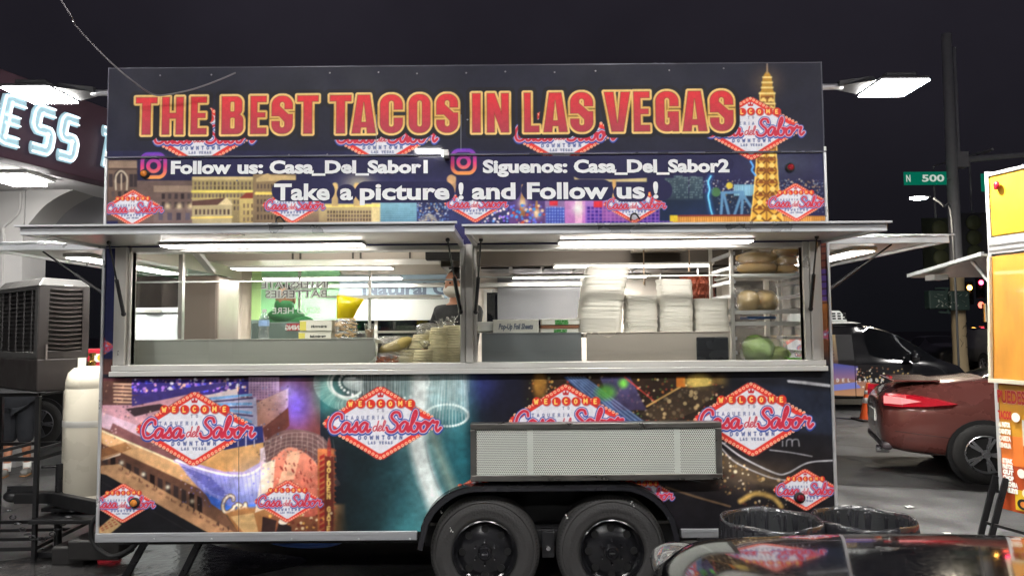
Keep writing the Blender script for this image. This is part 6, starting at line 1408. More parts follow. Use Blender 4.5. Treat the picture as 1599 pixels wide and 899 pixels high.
M().box(p.x - .25, p.x + .25, 1.14, 1.58, zb - .03, zb - .003).obj('cylinder_shelf', mat('drawbar_black', (0, 0, 0)), food)
p = at(148, 560, 3.2); t = thing('red_cabinet', 'red cabinet with white and yellow sticker behind the gas cylinder', 'cabinet', (p.x, 3.2, 0)); za = at(148, 544, 3.2).z
M().box(at(134, 560, 3.2).x, at(185, 560, 3.2).x, 3.2, 3.7, .0, za).obj('cabinet_body', mat('cabinet_red', (196, 42, 58), .4, var=.1), t, bevel=.015)
a, b = at(146, 565, 3.195), at(159, 552, 3.195); M().box(a.x, b.x, 3.194, 3.198, a.z, b.z).obj('sticker', WHITE, t); M().lathe([(.035, 0), (.035, -.003), (0, -.003)], 16, (b.x - .01, 3.193, (a.z + b.z) / 2), 'y').obj('sticker_dot', mat('dot_yellow', (226, 190, 40), .5), t)

a, b = at(197, 531, 2.7), at(283, 480, 2.7); t = thing('chest_freezer', 'white chest freezer outside the nose window of the trailer', 'freezer', ((a.x + b.x) / 2, 3.0, 0))
M().box(a.x, b.x, 2.7, 3.35, .05, b.z - .06).obj('freezer_body', mat('freezer_white', (214, 220, 222), .4, var=.05, scale=1.5), t, bevel=.02); M().box(a.x - .01, b.x + .01, 2.68, 3.36, b.z - .055, b.z).obj('freezer_lid', MATS['freezer_white'], t, bevel=.015)
M().box(a.x + .2, a.x + .36, 2.66, 2.68, b.z - .05, b.z - .02).obj('lid_handle', STEEL, t)

# ================================================================== station building at the nose side
def station():
    A = Vector((-5.2, 3.23, 0)); B = Vector((-4.88, 4.5, 0)); u = (B - A).normalized(); n = Vector((u.y, -u.x, 0))
    F = lambda a, d, z: A + u * a + n * d + Vector((0, 0, z))
    t = thing('station_building', 'pale arched station building with maroon fascia and white neon letters', 'building', (-6.5, 5.5, 0))
    plaster = mat('plaster_pale', (190, 188, 186), .75, var=.07, scale=2, bump=.05); ceil = mat('plaster_ceiling', (224, 222, 222), .8, var=.05)
    M().hexa([F(-1.6, -.25, 3.66), F(7, -.25, 3.66), F(7, 0, 3.66), F(-1.6, 0, 3.66)], [F(-1.6, -.25, 4.62), F(7, -.25, 4.62), F(7, 0, 4.62), F(-1.6, 0, 4.62)]).obj('fascia', mat('fascia_maroon', (84, 54, 70), .5, var=.12, scale=2, bump=.05), t, bevel=.01)
    fas = t.children[0]
    M().hexa([F(-1.6, -6, 3.70), F(7, -6, 3.70), F(7, -.02, 3.70), F(-1.6, -.02, 3.70)], [F(-1.6, -6, 4.0), F(7, -6, 4.0), F(7, -.26, 4.0), F(-1.6, -.26, 4.0)]).obj('soffit', ceil, t)
    M().hexa([F(-1.6, -.252, 3.66), F(7, -.252, 3.66), F(7, -.26, 3.66), F(-1.6, -.26, 3.66)], [F(-1.6, -.252, 3.70), F(7, -.252, 3.70), F(7, -.26, 3.7), F(-1.6, -.26, 3.7)]).obj('drip_edge', WHITE, t)
    # neon letters: open channel letters with paired tubes
    face = mat('channel_blue', (168, 200, 212), .4, var=.2, scale=9, emit=((.40, .60, .68), .26)); tube = lamp_mat('neon_white', (.84, .95, 1.0), 1.4); wallm = mat('channel_side', (150, 160, 168), .4, .3)
    GL = {'E': [[(.9, 1), (0, 1), (0, 0), (.9, 0)], [(0, .5), (.75, .5)]], 'S': [[(1, 1), (.12, 1), (0, .88), (0, .62), (.12, .5), (.88, .5), (1, .38), (1, .12), (.88, 0), (0, 0)]], 'T': [[(0, 1), (1, 1)], [(.5, 1), (.5, 0)]]}
    def a_of(px):
        d = CF + CR * ((px - 799.5) / FPX) - CU * ((210 - 449.5) / FPX); o = Vector(CAM); d = Vector(d)
        # intersection of the viewing ray with the fascia plane, seen from above
        den = d.x * n.x + d.y * n.y; tt = ((A.x - o.x) * n.x + (A.y - o.y) * n.y) / den; p = o + d * tt; return (p - A).dot(u), p.z
    for ch, px0, px1 in (('E', -8, 34), ('S', 41, 77), ('S', 84, 114), ('T', 146, 178)):
        a0 = a_of(px0 - 1)[0]; a1 = a_of(px1 + 3)[0]; hb, ht = 3.78 + .06, 4.36 - .06
        W_ = a1 - a0; Q = lambda x, z, d: F(a0 + .06 + (W_ - .12) * x + .18 * (z - .5) * (ht - hb), d, hb + (ht - hb) * z)
        def stroke(pts2, rad, dd, squash, ns=10):
            m_ = M(); m_.tube(pts2, rad, ns); m_.v = [tuple(Vector(v) - n * ((Vector(v) - A).dot(n) - dd) * (1 - squash)) for v in m_.v]; return m_
        face_m, tube_m = M(), M()
        for q_, st in enumerate(GL[ch]):
            P3 = [Q(*p, .05 + .004 * q_) for p in st]
            fine_ = [P3[0]] 
            for p0, p1 in zip(P3[:-1], P3[1:]): fine_ += [p0.lerp(p1, w / 6) for w in range(1, 7)]
            s1 = stroke(fine_, .074, .05 + .004 * q_, .35, 12); face_m.add(s1.v, s1.f)
            for g in (-1, 1):
                off_ = []
                for w, p in enumerate(fine_):
                    dr = (fine_[min(w + 1, len(fine_) - 1)] - fine_[max(0, w - 1)]).normalized(); off_.append(p + dr.cross(n) * .045 * g + n * .032)
                tube_m.tube(off_, .010, 6)
        s_ = face_m.obj('neon_letter', face, fas, smooth=True)
        tag(tube_m.obj('neon_tube', tube, s_), kind='stuff')
    # column, arch and vault
    yw = 5.2; X = lambda px: at(px, 300, yw).x
    ap = catmull([(at(38, 380, yw).x, at(38, 380, yw).z), (at(39, 360, yw).x, at(39, 360, yw).z), (at(47, 347, yw).x, at(47, 347, yw).z), (at(75, 317, yw).x, at(75, 317, yw).z), (at(120, 294, yw).x, at(120, 294, yw).z), (at(170, 286, yw).x, at(170, 286, yw).z)], 5)
    ap = [tuple(p) for p in ap]; zt = 3.72
    M().box(-12, X(38), yw, yw + .5, 0, 3.69).obj('arch_column', plaster, t)
    sp = M(); m = len(ap); sp.v = [(x, yw + .002, z) for x, z in ap] + [(x, yw + .002, max(zt, z + .01)) for x, z in ap] + [(x, yw + .5, z) for x, z in ap]
    sp.f = [(i, i + 1, m + i + 1, m + i) for i in range(m - 1)] + [(i, 2 * m + i, 2 * m + i + 1, i + 1) for i in range(m - 1)]; sp.obj('arch_wall', plaster, t, smooth=30)
    vt = M(); vt.v = [(x, yw + .5, z) for x, z in ap] + [(x + 1.5, yw + 6.5, z) for x, z in ap] + [(x - .2, yw + .5, z + .2) for x, z in ap] + [(x + 1.3, yw + 6.5, z + .2) for x, z in ap]
    vt.f = [(i, m + i, m + i + 1, i + 1) for i in range(m - 1)] + [(2 * m + i, 2 * m + i + 1, 3 * m + i + 1, 3 * m + i) for i in range(m - 1)]; vt.obj('vault', mat('vault_grey', (150, 150, 154), .8, var=.08), t, smooth=30)
    M().box(X(8), X(11), yw - .05, yw - .002, 0, 3.1).tube(catmull([(X(9.5), yw - .03, 3.08), (X(9.5), yw - .03, 3.2), (X(22), yw - .03, 3.3), (X(33), yw - .03, 3.42), (X(34), yw - .03, 3.66)], 5), .02, 6).obj('conduit', plaster, t)
    # recessed ceiling lamp
    c = Vector((-5.72, 4.25, 3.694)); o = M().box(c.x - .27, c.x + .27, c.y - .27, c.y + .27, c.z - .035, c.z).obj('soffit_light', WHITE, t, bevel=.004)
    M().box(c.x - .2, c.x + .2, c.y - .2, c.y + .2, c.z - .10, c.z - .036).obj('diffuser', lamp_mat('soffit_diffuser', (1, .98, .95), 20), o)
    for y in (6.3, 8.4):
        o = M().box(-6.0, -5.5, y, y + .5, 3.66, 3.694).obj('soffit_light', WHITE, t); M().box(-5.9, -5.6, y + .1, y + .4, 3.58, 3.659).obj('diffuser', MATS['soffit_diffuser'], o)
station()

# forecourt canopy behind the camera: the lamps that light the whole stand
cn = thing('forecourt_canopy', 'flat white forecourt canopy with rows of square lamps over the parking side', 'canopy', (0, -9.5, 0))
M().box(-11, 11, -14, -4.2, 5.65, 6.2).obj('canopy_deck', mat('canopy_white', (110, 110, 112), .6), cn)
M().box(-11.05, 11.05, -4.199, -4.14, 5.5, 6.3).box(-11.05, 11.05, -14.06, -14.01, 5.5, 6.3).obj('canopy_fascia', mat('fascia_maroon', (0, 0, 0)), cn)
for x in (-6.5, 6.5):
    for y in (-12.5, ): M().box(x - .2, x + .2, y - .2, y + .2, 0, 5.64).obj('canopy_column', mat('canopy_white', (0, 0, 0)), cn, bevel=.02)
for y, xs in ((-4.72, (-5.4, -1.8, 1.8, 5.4)), (-11.08, (-9.4, -1.48, 8.6))):
    for x in xs:
        o = M().box(x - .35, x + .35, y - .35, y + .35, 5.61, 5.649).obj('canopy_lamp', WHITE, cn, bevel=.006)
        M().box(x - .28, x + .28, y - .28, y + .28, 5.60, 5.609).obj('diffuser', CANOPY_L, o)

# ================================================================== vehicles
def loft(st, n_side=None):
    """stations (x, zlow, zbelt, ztop, halfwidth, tophalf) -> ring vertices, nose/tail caps"""
    rings = []
    for (x, zl, zb, zt, hw, ht) in st:
        half = [(hw * .80, zl), (hw * .95, zl + .06), (hw * 1.0, zl + (zb - zl) * .5), (hw * .985, zb - .06), (hw * .94, zb), (ht, zt - .05 if zt - zb > .12 else zt - .015), (ht * .82, zt), (0, zt + .012)]
        rings.append([(x, -y, z) for y, z in half] + [(x, y, z) for y, z in half[-2::-1]])
    return rings
def vehicle(name, label, cat, loc, rz, st, glass_from, glass_to, paint, wheels, wr=.33, screens=True, group=None, sub=2, rimstyle=5, rimm=None, belt=None):
    """body along +X; cabin between station indices glass_from..glass_to"""
    t = thing(name, label, cat, loc, group, rz); OFF[t] = Vector((0, 0, 0))
    rings = loft(st); n = len(rings[0]); me = bpy.data.meshes.new('tmp'); V = [p for r in rings for p in r]; F = []; G = []
    for i in range(len(rings) - 1):
        for j in range(n - 1):
            F.append((i * n + j, (i + 1) * n + j, (i + 1) * n + j + 1, i * n + j + 1)); side = j in (4, 9)
            top = j in (5, 6, 7, 8)
            cabin = glass_from <= i < glass_to; slope = i in (glass_from - 1, glass_to)
            G.append(1 if (cabin and side) or (screens and slope and top) else 0)
        F.append((i * n + n - 1, (i + 1) * n + n - 1, (i + 1) * n, i * n)); G.append(0)
    F.append(tuple(range(n))); G.append(0); F.append(tuple((len(rings) - 1) * n + j for j in range(n))[::-1]); G.append(0)
    me.from_pydata(V, [], F); me.materials.append(paint); me.materials.append(DARKGLASS)
    me.polygons.foreach_set('material_index', G); me.update()
    bm = bmesh.new(); bm.from_mesh(me); bmesh.ops.recalc_face_normals(bm, faces=bm.faces)
    cr = bm.edges.layers.float.new('crease_edge') if not bm.edges.layers.float.get('crease_edge') else bm.edges.layers.float.get('crease_edge')
    for e in bm.edges:
        ms = {f.material_index for f in e.link_faces}
        if len(ms) == 2: e[cr] = .55
        if len(e.link_faces) == 2 and any(len(f.verts) > 4 for f in e.link_faces): e[cr] = .35
    bm.to_mesh(me); bm.free()
    o = bpy.data.objects.new('tmp', me); COL.objects.link(o); sb = o.modifiers.new('s', 'SUBSURF'); sb.levels = sub; out = evaluated(o); bpy.data.objects.remove(o)
    for k, nm in ((0, 'body'), (1, 'window_glass')):
        b = bmesh.new(); b.from_mesh(out); bmesh.ops.delete(b, geom=[f for f in b.faces if f.material_index != k], context='FACES')
        if not b.faces: b.free(); continue
        m_ = bpy.data.meshes.new(nm); b.to_mesh(m_); b.free(); m_.materials.clear(); m_.materials.append(paint if k == 0 else DARKGLASS); m_.polygons.foreach_set('material_index', [0] * len(m_.polygons)); m_.polygons.foreach_set('use_smooth', [True] * len(m_.polygons)); link(nm, m_, t)
    rimm = rimm or mat('alloy_silver', (170, 170, 174), .3, .8)
    for (x, y) in wheels:
        s = -1 if y < 0 else 1
        A = M().lathe([(wr * 1.13, -.004), (wr * 1.13, .1), (0, .1)], 32, (x, y + (.012 if s < 0 else -.112), wr), 'y'); A.obj('wheel_arch', BLACKM, t)
        w = M(); yy = y - .012 if s < 0 else y + .012
        prof = [(.62 * wr, .0), (.70 * wr, -.012), (.90 * wr, -.012), (.985 * wr, .01), (wr, .05), (wr, .2)]
        prof = [(r, d if s < 0 else -d) for r, d in prof]; w.lathe(prof, 40, (x, yy, wr), 'y', caps=False); wo = w.obj('wheel', RUBBER, t, smooth=40)
        r_ = M(); q = lambda d: d if s < 0 else -d
        r_.lathe([(.63 * wr, q(-.006)), (.60 * wr, q(-.012)), (.57 * wr, q(.006)), (.55 * wr, q(.03))], 40, (x, yy, wr), 'y', caps=False)
        for k in range(rimstyle):
            for da in (-.13, .13):
                a = k / rimstyle * 6.2832 + 1.2; c0 = Vector((x + .10 * wr * math.cos(a), yy + q(-.002), wr + .10 * wr * math.sin(a))); c1 = Vector((x + .58 * wr * math.cos(a + da), yy + q(.004), wr + .58 * wr * math.sin(a + da))); r_.bar(c0, c1, .055 * wr * 1.6, .02, up=(0, 1, 0))
        r_.lathe([(.14 * wr, q(.02)), (.14 * wr, q(-.008)), (0, q(-.012))], 20, (x, yy, wr), 'y'); r_.obj('rim', rimm, wo, smooth=40)
        M().lathe([(.57 * wr, q(.025)), (0, q(.026))], 28, (x, yy, wr), 'y').obj('brake_shade', mat('brake_dark', (24, 24, 26), .6), wo)
    return t
def cpaint(name, rgb, metal=.3, rough=.25): return mat(name, rgb, rough, metal, var=.06, scale=3, coat=1.0, rvar=.05)
# red sedan: tail towards the stand
RED_P = cpaint('maroon_paint', (118, 66, 60), .3, .28)
hw = .92
sed = [(-2.42, .42, .78, .84, .62, .45), (-2.36, .30, .84, .99, .80, .60), (-2.10, .26, .88, 1.08, .90, .68), (-1.55, .22, .90, 1.13, hw, .70), (-1.30, .20, .91, 1.16, hw, .68), (-.55, .20, .93, 1.42, hw, .60), (.35, .20, .93, 1.47, hw, .60), (.85, .20, .92, 1.38, hw, .62), (1.45, .22, .90, .98, hw, .70), (2.15, .26, .78, .84, .86, .66), (2.45, .34, .62, .68, .66, .5)]
pr_ = ground(1542, 757); rz = R(-19)
cxr = Vector((at(1380, 700, 4.2).x + .0, 4.2, 0)); 
fwd = Vector((math.cos(rz), math.sin(rz), 0)); lft = Vector((-fwd.y, fwd.x, 0)); loc = pr_ + fwd * 1.40 + lft * .93
red = vehicle('sedan', 'maroon sedan parked with its red tail lamp towards the trailer', 'car', loc, rz, sed, 5, 7, RED_P, [(-1.40, -.93), (1.40, -.93), (-1.40, .93), (1.40, .93)], .335)
LENS = mat('tail_lens', (176, 20, 36), .12, var=.3, scale=30, coat=1, emit=((.9, .03, .06), .08)); LENSW = mat('tail_lens_clear', (240, 150, 150), .15, emit=((1, .35, .35), .2))
tl = M(); P = [(-2.385, .66, .93), (-2.36, .78, .985), (-2.15, .90, .975), (-1.90, .925, .93), (-1.70, .93, .875), (-1.95, .925, .845), (-2.20, .895, .835), (-2.375, .76, .84)]
k = len(P); tl.v = [(x - .012, -y - .016, z) for x, y, z in P] + [(x + .06, -y + .05, z) for x, y, z in P]; tl.f = [tuple(range(k))] + [(i, (i + 1) % k, k + (i + 1) % k, k + i) for i in range(k)]
tl.f = [(0, 1, 7), (1, 2, 6), (1, 6, 7), (2, 3, 5), (2, 5, 6), (3, 4, 5)] + tl.f[1:]
tlo = tl.obj('tail_lamp', LENS, red); tl2 = M(); tl2.v = [(x, -y, z) for x, y, z in tl.v]; tl2.v = [(x, -y, z) for x, y, z in tl.v]; tl2.f = tl.f; tl2.obj('tail_lamp', LENS, red)
ti = M(); ti.v = [(-2.37, -.79, .955), (-2.21, -.915, .945), (-2.0, -.945, .905), (-2.2, -.918, .865), (-2.37, -.785, .865)]; ti.v = [(x - .02, y - .012, z) for x, y, z in ti.v]; ti.f = [(0, 1, 4), (1, 3, 4), (1, 2, 3)]; ti.obj('lamp_core', LENSW, tlo)
M().box(-2.435, -2.415, -.26, .26, .60, .74).obj('number_plate', WHITE, red, bevel=.004)
M().box(-2.41, -2.3, -.72, .72, .31, .40).obj('bumper_valance', mat('valance_grey', (70, 62, 66), .4), red, bevel=.03)
M().lathe([(.045, .0), (.045, .14), (.036, .14), (.036, .0)], 16, (-2.46, -.55, .30), 'x').obj('exhaust_tip', CHROME, red)
M().box(-2.25, -1.75, -.62, .62, 1.105, 1.125).obj('boot_lip', RED_P, red, bevel=.01)
M().box(-2.23, -2.2, -.14, .14, 1.127, 1.14).obj('brake_light', LENS, red)
M().blob((.70, -1.02, .98), (.10, .08, .07), 12, 8).obj('wing_mirror', RED_P, red, smooth=True)
dl = M()
for x0, z0, x1, z1 in ((-2.30, .56, -1.74, .50), (-.62, .90, -.70, .3), (.45, .92, .48, .28)): dl.bar((x0, -.925, z0), (x1, -.935, z1), .006, .006)
dl.obj('panel_gap', BLACKM, red); M().box(-.55, -.38, -.945, -.92, .78, .81).obj('door_handle', CHROME, red, bevel=.005)

# black cargo van with wrap
BLK_P = cpaint('black_paint_gloss', (22, 22, 25), .2, .2)
vst = [(-2.3, .36, 1.05, 1.72, .84, .74), (-2.22, .26, 1.08, 1.80, .90, .76), (-1.0, .22, 1.08, 1.84, .92, .77), (.25, .22, 1.08, 1.84, .92, .76), (.95, .22, 1.06, 1.70, .92, .70), (1.72, .24, 1.02, 1.12, .92, .74), (2.25, .28, .86, .94, .86, .66), (2.45, .36, .66, .72, .68, .5)]
vy = 12.0; vn = at(1490, 590, vy - .9); van = vehicle('cargo_van', 'black wrapped cargo van with a white roof cooling unit', 'van', (vn.x - 2.0, vy, 0), R(-6), vst, 3, 5, BLK_P, [(-1.35, -.93), (1.55, -.93), (-1.35, .93), (1.55, .93)], .32)
# stations 3..5 give the cab glass; wrap print and roof parts
c2 = Canvas(-2.2, 1.2, .3, 1.7, .012)
_cv = cv; c2.poly([(-2.2, .3), (1.2, .3), (1.2, 1.7), (-2.2, 1.7)], (24, 23, 26)); c2.poly([(-2.2, 1.0), (-.35, 1.0), (-.35, 1.62), (-2.2, 1.62)], (150, 130, 90), (90, 70, 60)); c2.cells([(-1.8, 1.1), (-.4, 1.1), (-.4, 1.5), (-1.8, 1.5)], 20, 6, (60, 50, 56), .5, .5)
c2.poly([(-.9, .55), (.0, .62), (.05, .95), (-.7, 1.05)], (70, 84, 170), (180, 120, 130)); c2.poly([(-.5, .34), (.9, .30), (.9, .5), (-.2, .7), (-.9, .62)], (150, 110, 100), (200, 150, 110)); c2.poly([(-.6, .42), (.1, .5), (.0, .62), (-.6, .55)], (120, 130, 210)); c2.speck([(.0, .5), (1.1, .6), (1.1, 1.0), (.0, .9)], 90, [(200, 170, 110), (120, 80, 60), (230, 220, 200)], (.006, .02))
for xx in (-1.15,):
    D = [(xx - .62, 1.24), (xx, 1.62), (xx + .62, 1.24), (xx, .86)]; c2.poly(D, RED); c2.poly([(xx - .5, 1.24), (xx, 1.54), (xx + .5, 1.24), (xx, .94)], WHITE_)
    for P_ in script_paths('Sabor', xx - .05, 1.18, .10)[0]: c2.line(P_, .07, BLUE); c2.line(P_, .035, (206, 48, 72))
    for q in range(28):
        a = q / 28 * 4; i = int(a) % 4; f = a % 1; pa, pb = D[i], D[(i + 1) % 4]; c2.disc((pa[0] * (1 - f) + pb[0] * f, (pa[1] * (1 - f) + pb[1] * f - 1.24) * .93 + 1.24), .02, (255, 210, 170))
word(c2, 'CASA DEL SABOR', -.2, .63, .06, .016, (230, 230, 230), width=1.5)
pm = canvas_mesh('wrap_print', c2, -2.2, -.02, .3, 1.62, place=lambda X, Z: np.stack([X, np.where(Z > 1.08, -.945 + (Z - 1.08) * .24, -.945) - .0, Z], -1)); pm.materials.append(PRINT); link('wrap_print', pm, van)
pm = canvas_mesh('door_print', c2, .0, 1.15, .32, .98, place=lambda X, Z: np.stack([X, np.full(len(X), -.948), Z], -1)); pm.materials.append(PRINT); link('door_print', pm, van)
M().hexa([(-2.0, -.62, 1.86), (.25, -.62, 1.86), (.25, .62, 1.86), (-2.0, .62, 1.86)], [(-1.2, -.5, 1.90), (.1, -.5, 1.90), (.1, .5, 1.9), (-1.2, .5, 1.9)]).obj('roof_skin', WHITE, van, bevel=.01)
M().hexa([(-1.3, -.55, 1.90), (.02, -.55, 1.90), (.02, .55, 1.9), (-1.3, .55, 1.9)], [(-1.2, -.5, 2.16), (-.12, -.5, 2.14), (-.12, .5, 2.14), (-1.2, .5, 2.16)]).obj('cooling_unit', mat('unit_white', (214, 218, 216), .45), van, bevel=.04)
cu_ = [c for c in van.children if c.name.startswith('cooling_unit')][0]
for k in range(8):
    for j in range(3): M().box(-.86 + k * .11, -.79 + k * .11, -.545 + .012 * j, -.52, 1.95 + j * .055, 1.985 + j * .055).obj('unit_grille', BLACKM, cu_)
M().blob((1.15, -1.08, 1.14), (.10, .10, .13), 12, 8).obj('wing_mirror', BLK_P, van, smooth=True)
# far vehicles
sv = ground(62, 697); SUV = [(-2.3, .4, .95, 1.1, .80, .6), (-2.2, .3, 1.0, 1.62, .92, .66), (-1.2, .26, 1.02, 1.72, .95, .68), (.2, .26, 1.02, 1.72, .95, .66), (.75, .26, 1.0, 1.5, .95, .68), (1.2, .26, .98, 1.08, .95, .76), (2.1, .3, .9, 1.0, .9, .7), (2.35, .4, .7, .8, .75, .55)]
vehicle('suv', 'dark unlit suv parked beyond the cooler stand', 'car', (sv.x - 1.35, sv.y + .95, 0), 0, SUV, 2, 4, cpaint('charcoal_paint', (18, 18, 20), .3, .35), [(1.35, -.96), (-1.35, -.96), (1.35, .96), (-1.35, .96)], .36, rimm=mat('alloy_dull', (110, 110, 116), .4, .6))
pk = at(1530, 545, 24.0); PKT = [(-2.9, .5, 1.0, 1.06, .85, .7), (-2.85, .5, 1.02, 1.10, .95, .88), (-.9, .45, 1.05, 1.12, .97, .88), (-.7, .45, 1.08, 1.72, .97, .7), (.5, .45, 1.08, 1.80, .97, .7), (1.0, .45, 1.06, 1.6, .97, .7), (1.4, .45, 1.05, 1.18, .97, .8), (2.6, .5, 1.0, 1.1, .93, .8), (2.8, .55, .85, .95, .8, .6)]
pt_ = vehicle('pickup_truck', 'pale silver pickup truck standing past the graffiti pole', 'pickup', (pk.x + .3, 24.0, 0), R(82), PKT, 4, 5, cpaint('silver_paint', (140, 138, 138), .5, .35), [(-1.8, -.98), (1.8, -.98), (-1.8, .98), (1.8, .98)], .40)
M().box(-2.97, -2.9, -.9, .9, .5, .68).obj('rear_bumper', CHROME, pt_, bevel=.02); M().box(-2.93, -2.905, -.2, .2, .82, .9).obj('tailgate_handle', BLACKM, pt_)
dk = at(1470, 545, 26.0); vehicle('car', 'dark car in shade beside the graffiti pole', 'car', (dk.x - .2, 26, 0), R(80), sed, 5, 7, cpaint('charcoal_paint', (0, 0, 0)), [(-1.4, -.93), (1.4, -.93), (-1.4, .93), (1.4, .93)], .33)
# black car in front: its bonnet mirrors the trailer
HP = mat('bonnet_black', (10, 10, 12), .10, var=.3, scale=60, coat=1.0, rvar=.05, spec=.9)
fst = [(-2.3, .4, .8, .9, .7, .5), (-2.1, .3, .95, 1.08, .88, .68), (-1.6, .25, 1.0, 1.30, .94, .62), (-1.0, .25, 1.0, 1.44, .95, .60), (-.5, .25, .99, 1.42, .95, .60), (.25, .25, .97, 1.06, .93, .76), (1.4, .26, .90, .985, .92, .74), (1.95, .28, .82, .90, .88, .70), (2.22, .34, .72, .81, .80, .62), (2.34, .42, .60, .67, .66, .5)]
front = vehicle('hatchback', 'glossy black car nosed up to the trailer with its bonnet mirroring the signs', 'car', (1.74, -3.62, 0), R(91), fst, 3, 4, HP, [(1.42, -.95), (-1.42, -.95), (1.42, .95), (-1.42, .95)], .33)
lampg = film_mat('lamp_glass', (.7, .72, .74), gloss=.25, rough=.03, milky=.2)
M().blob((2.04, .70, .75), (.20, .13, .075), 16, 10, 0, 0, .8).obj('headlamp', lampg, front, smooth=True); M().blob((2.04, -.70, .75), (.20, .13, .075), 16, 10, 0, 0, .8).obj('headlamp', lampg, front, smooth=True)

# cone
cb = ground(1358, 656); t = thing('traffic_cone', 'worn orange traffic cone with two white bands beside the van', 'cone', (cb.x, cb.y, 0))
OR = mat('cone_orange', (226, 92, 40), .55, var=.15, scale=8); z = .03; CP = [(.155, .03), (.15, .05), (.045, .66), (.035, .70), (.0, .70)]
M().lathe([(.19, .03), (.17, .05), (.045, .69), (.03, .71), (0, .71)], 28, (cb.x, cb.y, 0)).obj('cone_body', OR, t, smooth=40)
M().box(cb.x - .25, cb.x + .25, cb.y - .25, cb.y + .25, 0, .035).obj('cone_base', mat('cone_base', (50, 40, 38), .8), t, bevel=.01)
for z0, z1 in ((.33, .43), (.50, .57)):
    rr = lambda z_: .17 - (z_ - .05) / .64 * .125 + .004; M().lathe([(rr(z0), z0), (rr(z1), z1)], 28, (cb.x, cb.y, 0)).obj('cone_band', mat('band_white', (214, 210, 206), .5), t, smooth=True)

# bins with liners
def bin_(px, py, label, seed, y):
    p = at(px, py, y); r = .262; h = at(px, py + 6, y).z; rs = random.Random(seed); ph = [rs.uniform(0, 6.28) for _ in range(9)]
    t = thing('trash_bin', label, 'trash bin', (p.x, y, 0), 'bins with black bags at the kerb end of the trailer')
    M().lathe([(r * .8, 0), (r * .97, h - .02), (r * .99, h), (r * .95, h), (r * .78, .02), (0, .02)], 40, (p.x, y, 0)).obj('bin_barrel', mat('bin_grey', (40, 42, 44), .5), t, smooth=40)
    prof = [(r * .965, h * .55), (r * .985, h * .62), (r * 1.03, h * .7), (r * 1.05, h * .8), (r * 1.045, h * .92), (r * 1.035, h - .01), (r * 1.03, h + .012), (r * 1.0, h + .022), (r * .965, h + .014), (r * .94, h - .02), (r * .93, h * .88), (r * .90, h * .72), (r * .86, h * .5), (r * .7, h * .3), (0, h * .28)]
    amp = [.015, .022, .024, .022, .018, .008, .003, .003, .004, .012, .02, .03, .04, .05, 0]
    def rf(a, i): return 1 + amp[i] * (math.sin(17 * a + ph[0] + i * .5) * .5 + math.sin(29 * a + ph[1] - i * .7) * .45 + math.sin(7 * a + ph[2] + i * .9) * .15 + abs(math.sin(23 * a + ph[3])) * .8 + .3 * math.sin(43 * a + ph[4]) - .4)
    o = M().lathe(prof, 180, (p.x, y, 0), rf=rf, caps=False); o.v = [(x, yy, z + .005 * math.sin(5 * math.atan2(yy - y, x - p.x) + ph[5])) for x, yy, z in o.v]
    o.obj('bin_bag', mat('bag_black', (40, 40, 44), .2, var=.3, scale=20, bump=.35, bscale=9, spec=.9, aniso=(1, 1, .25)), t, smooth=True)
bin_(1204, 808, 'grey bin with loose black bag in front of the trailer panel', 3, -.62); bin_(1348, 806, 'grey bin with black bag just past the trailer corner', 8, -.58)

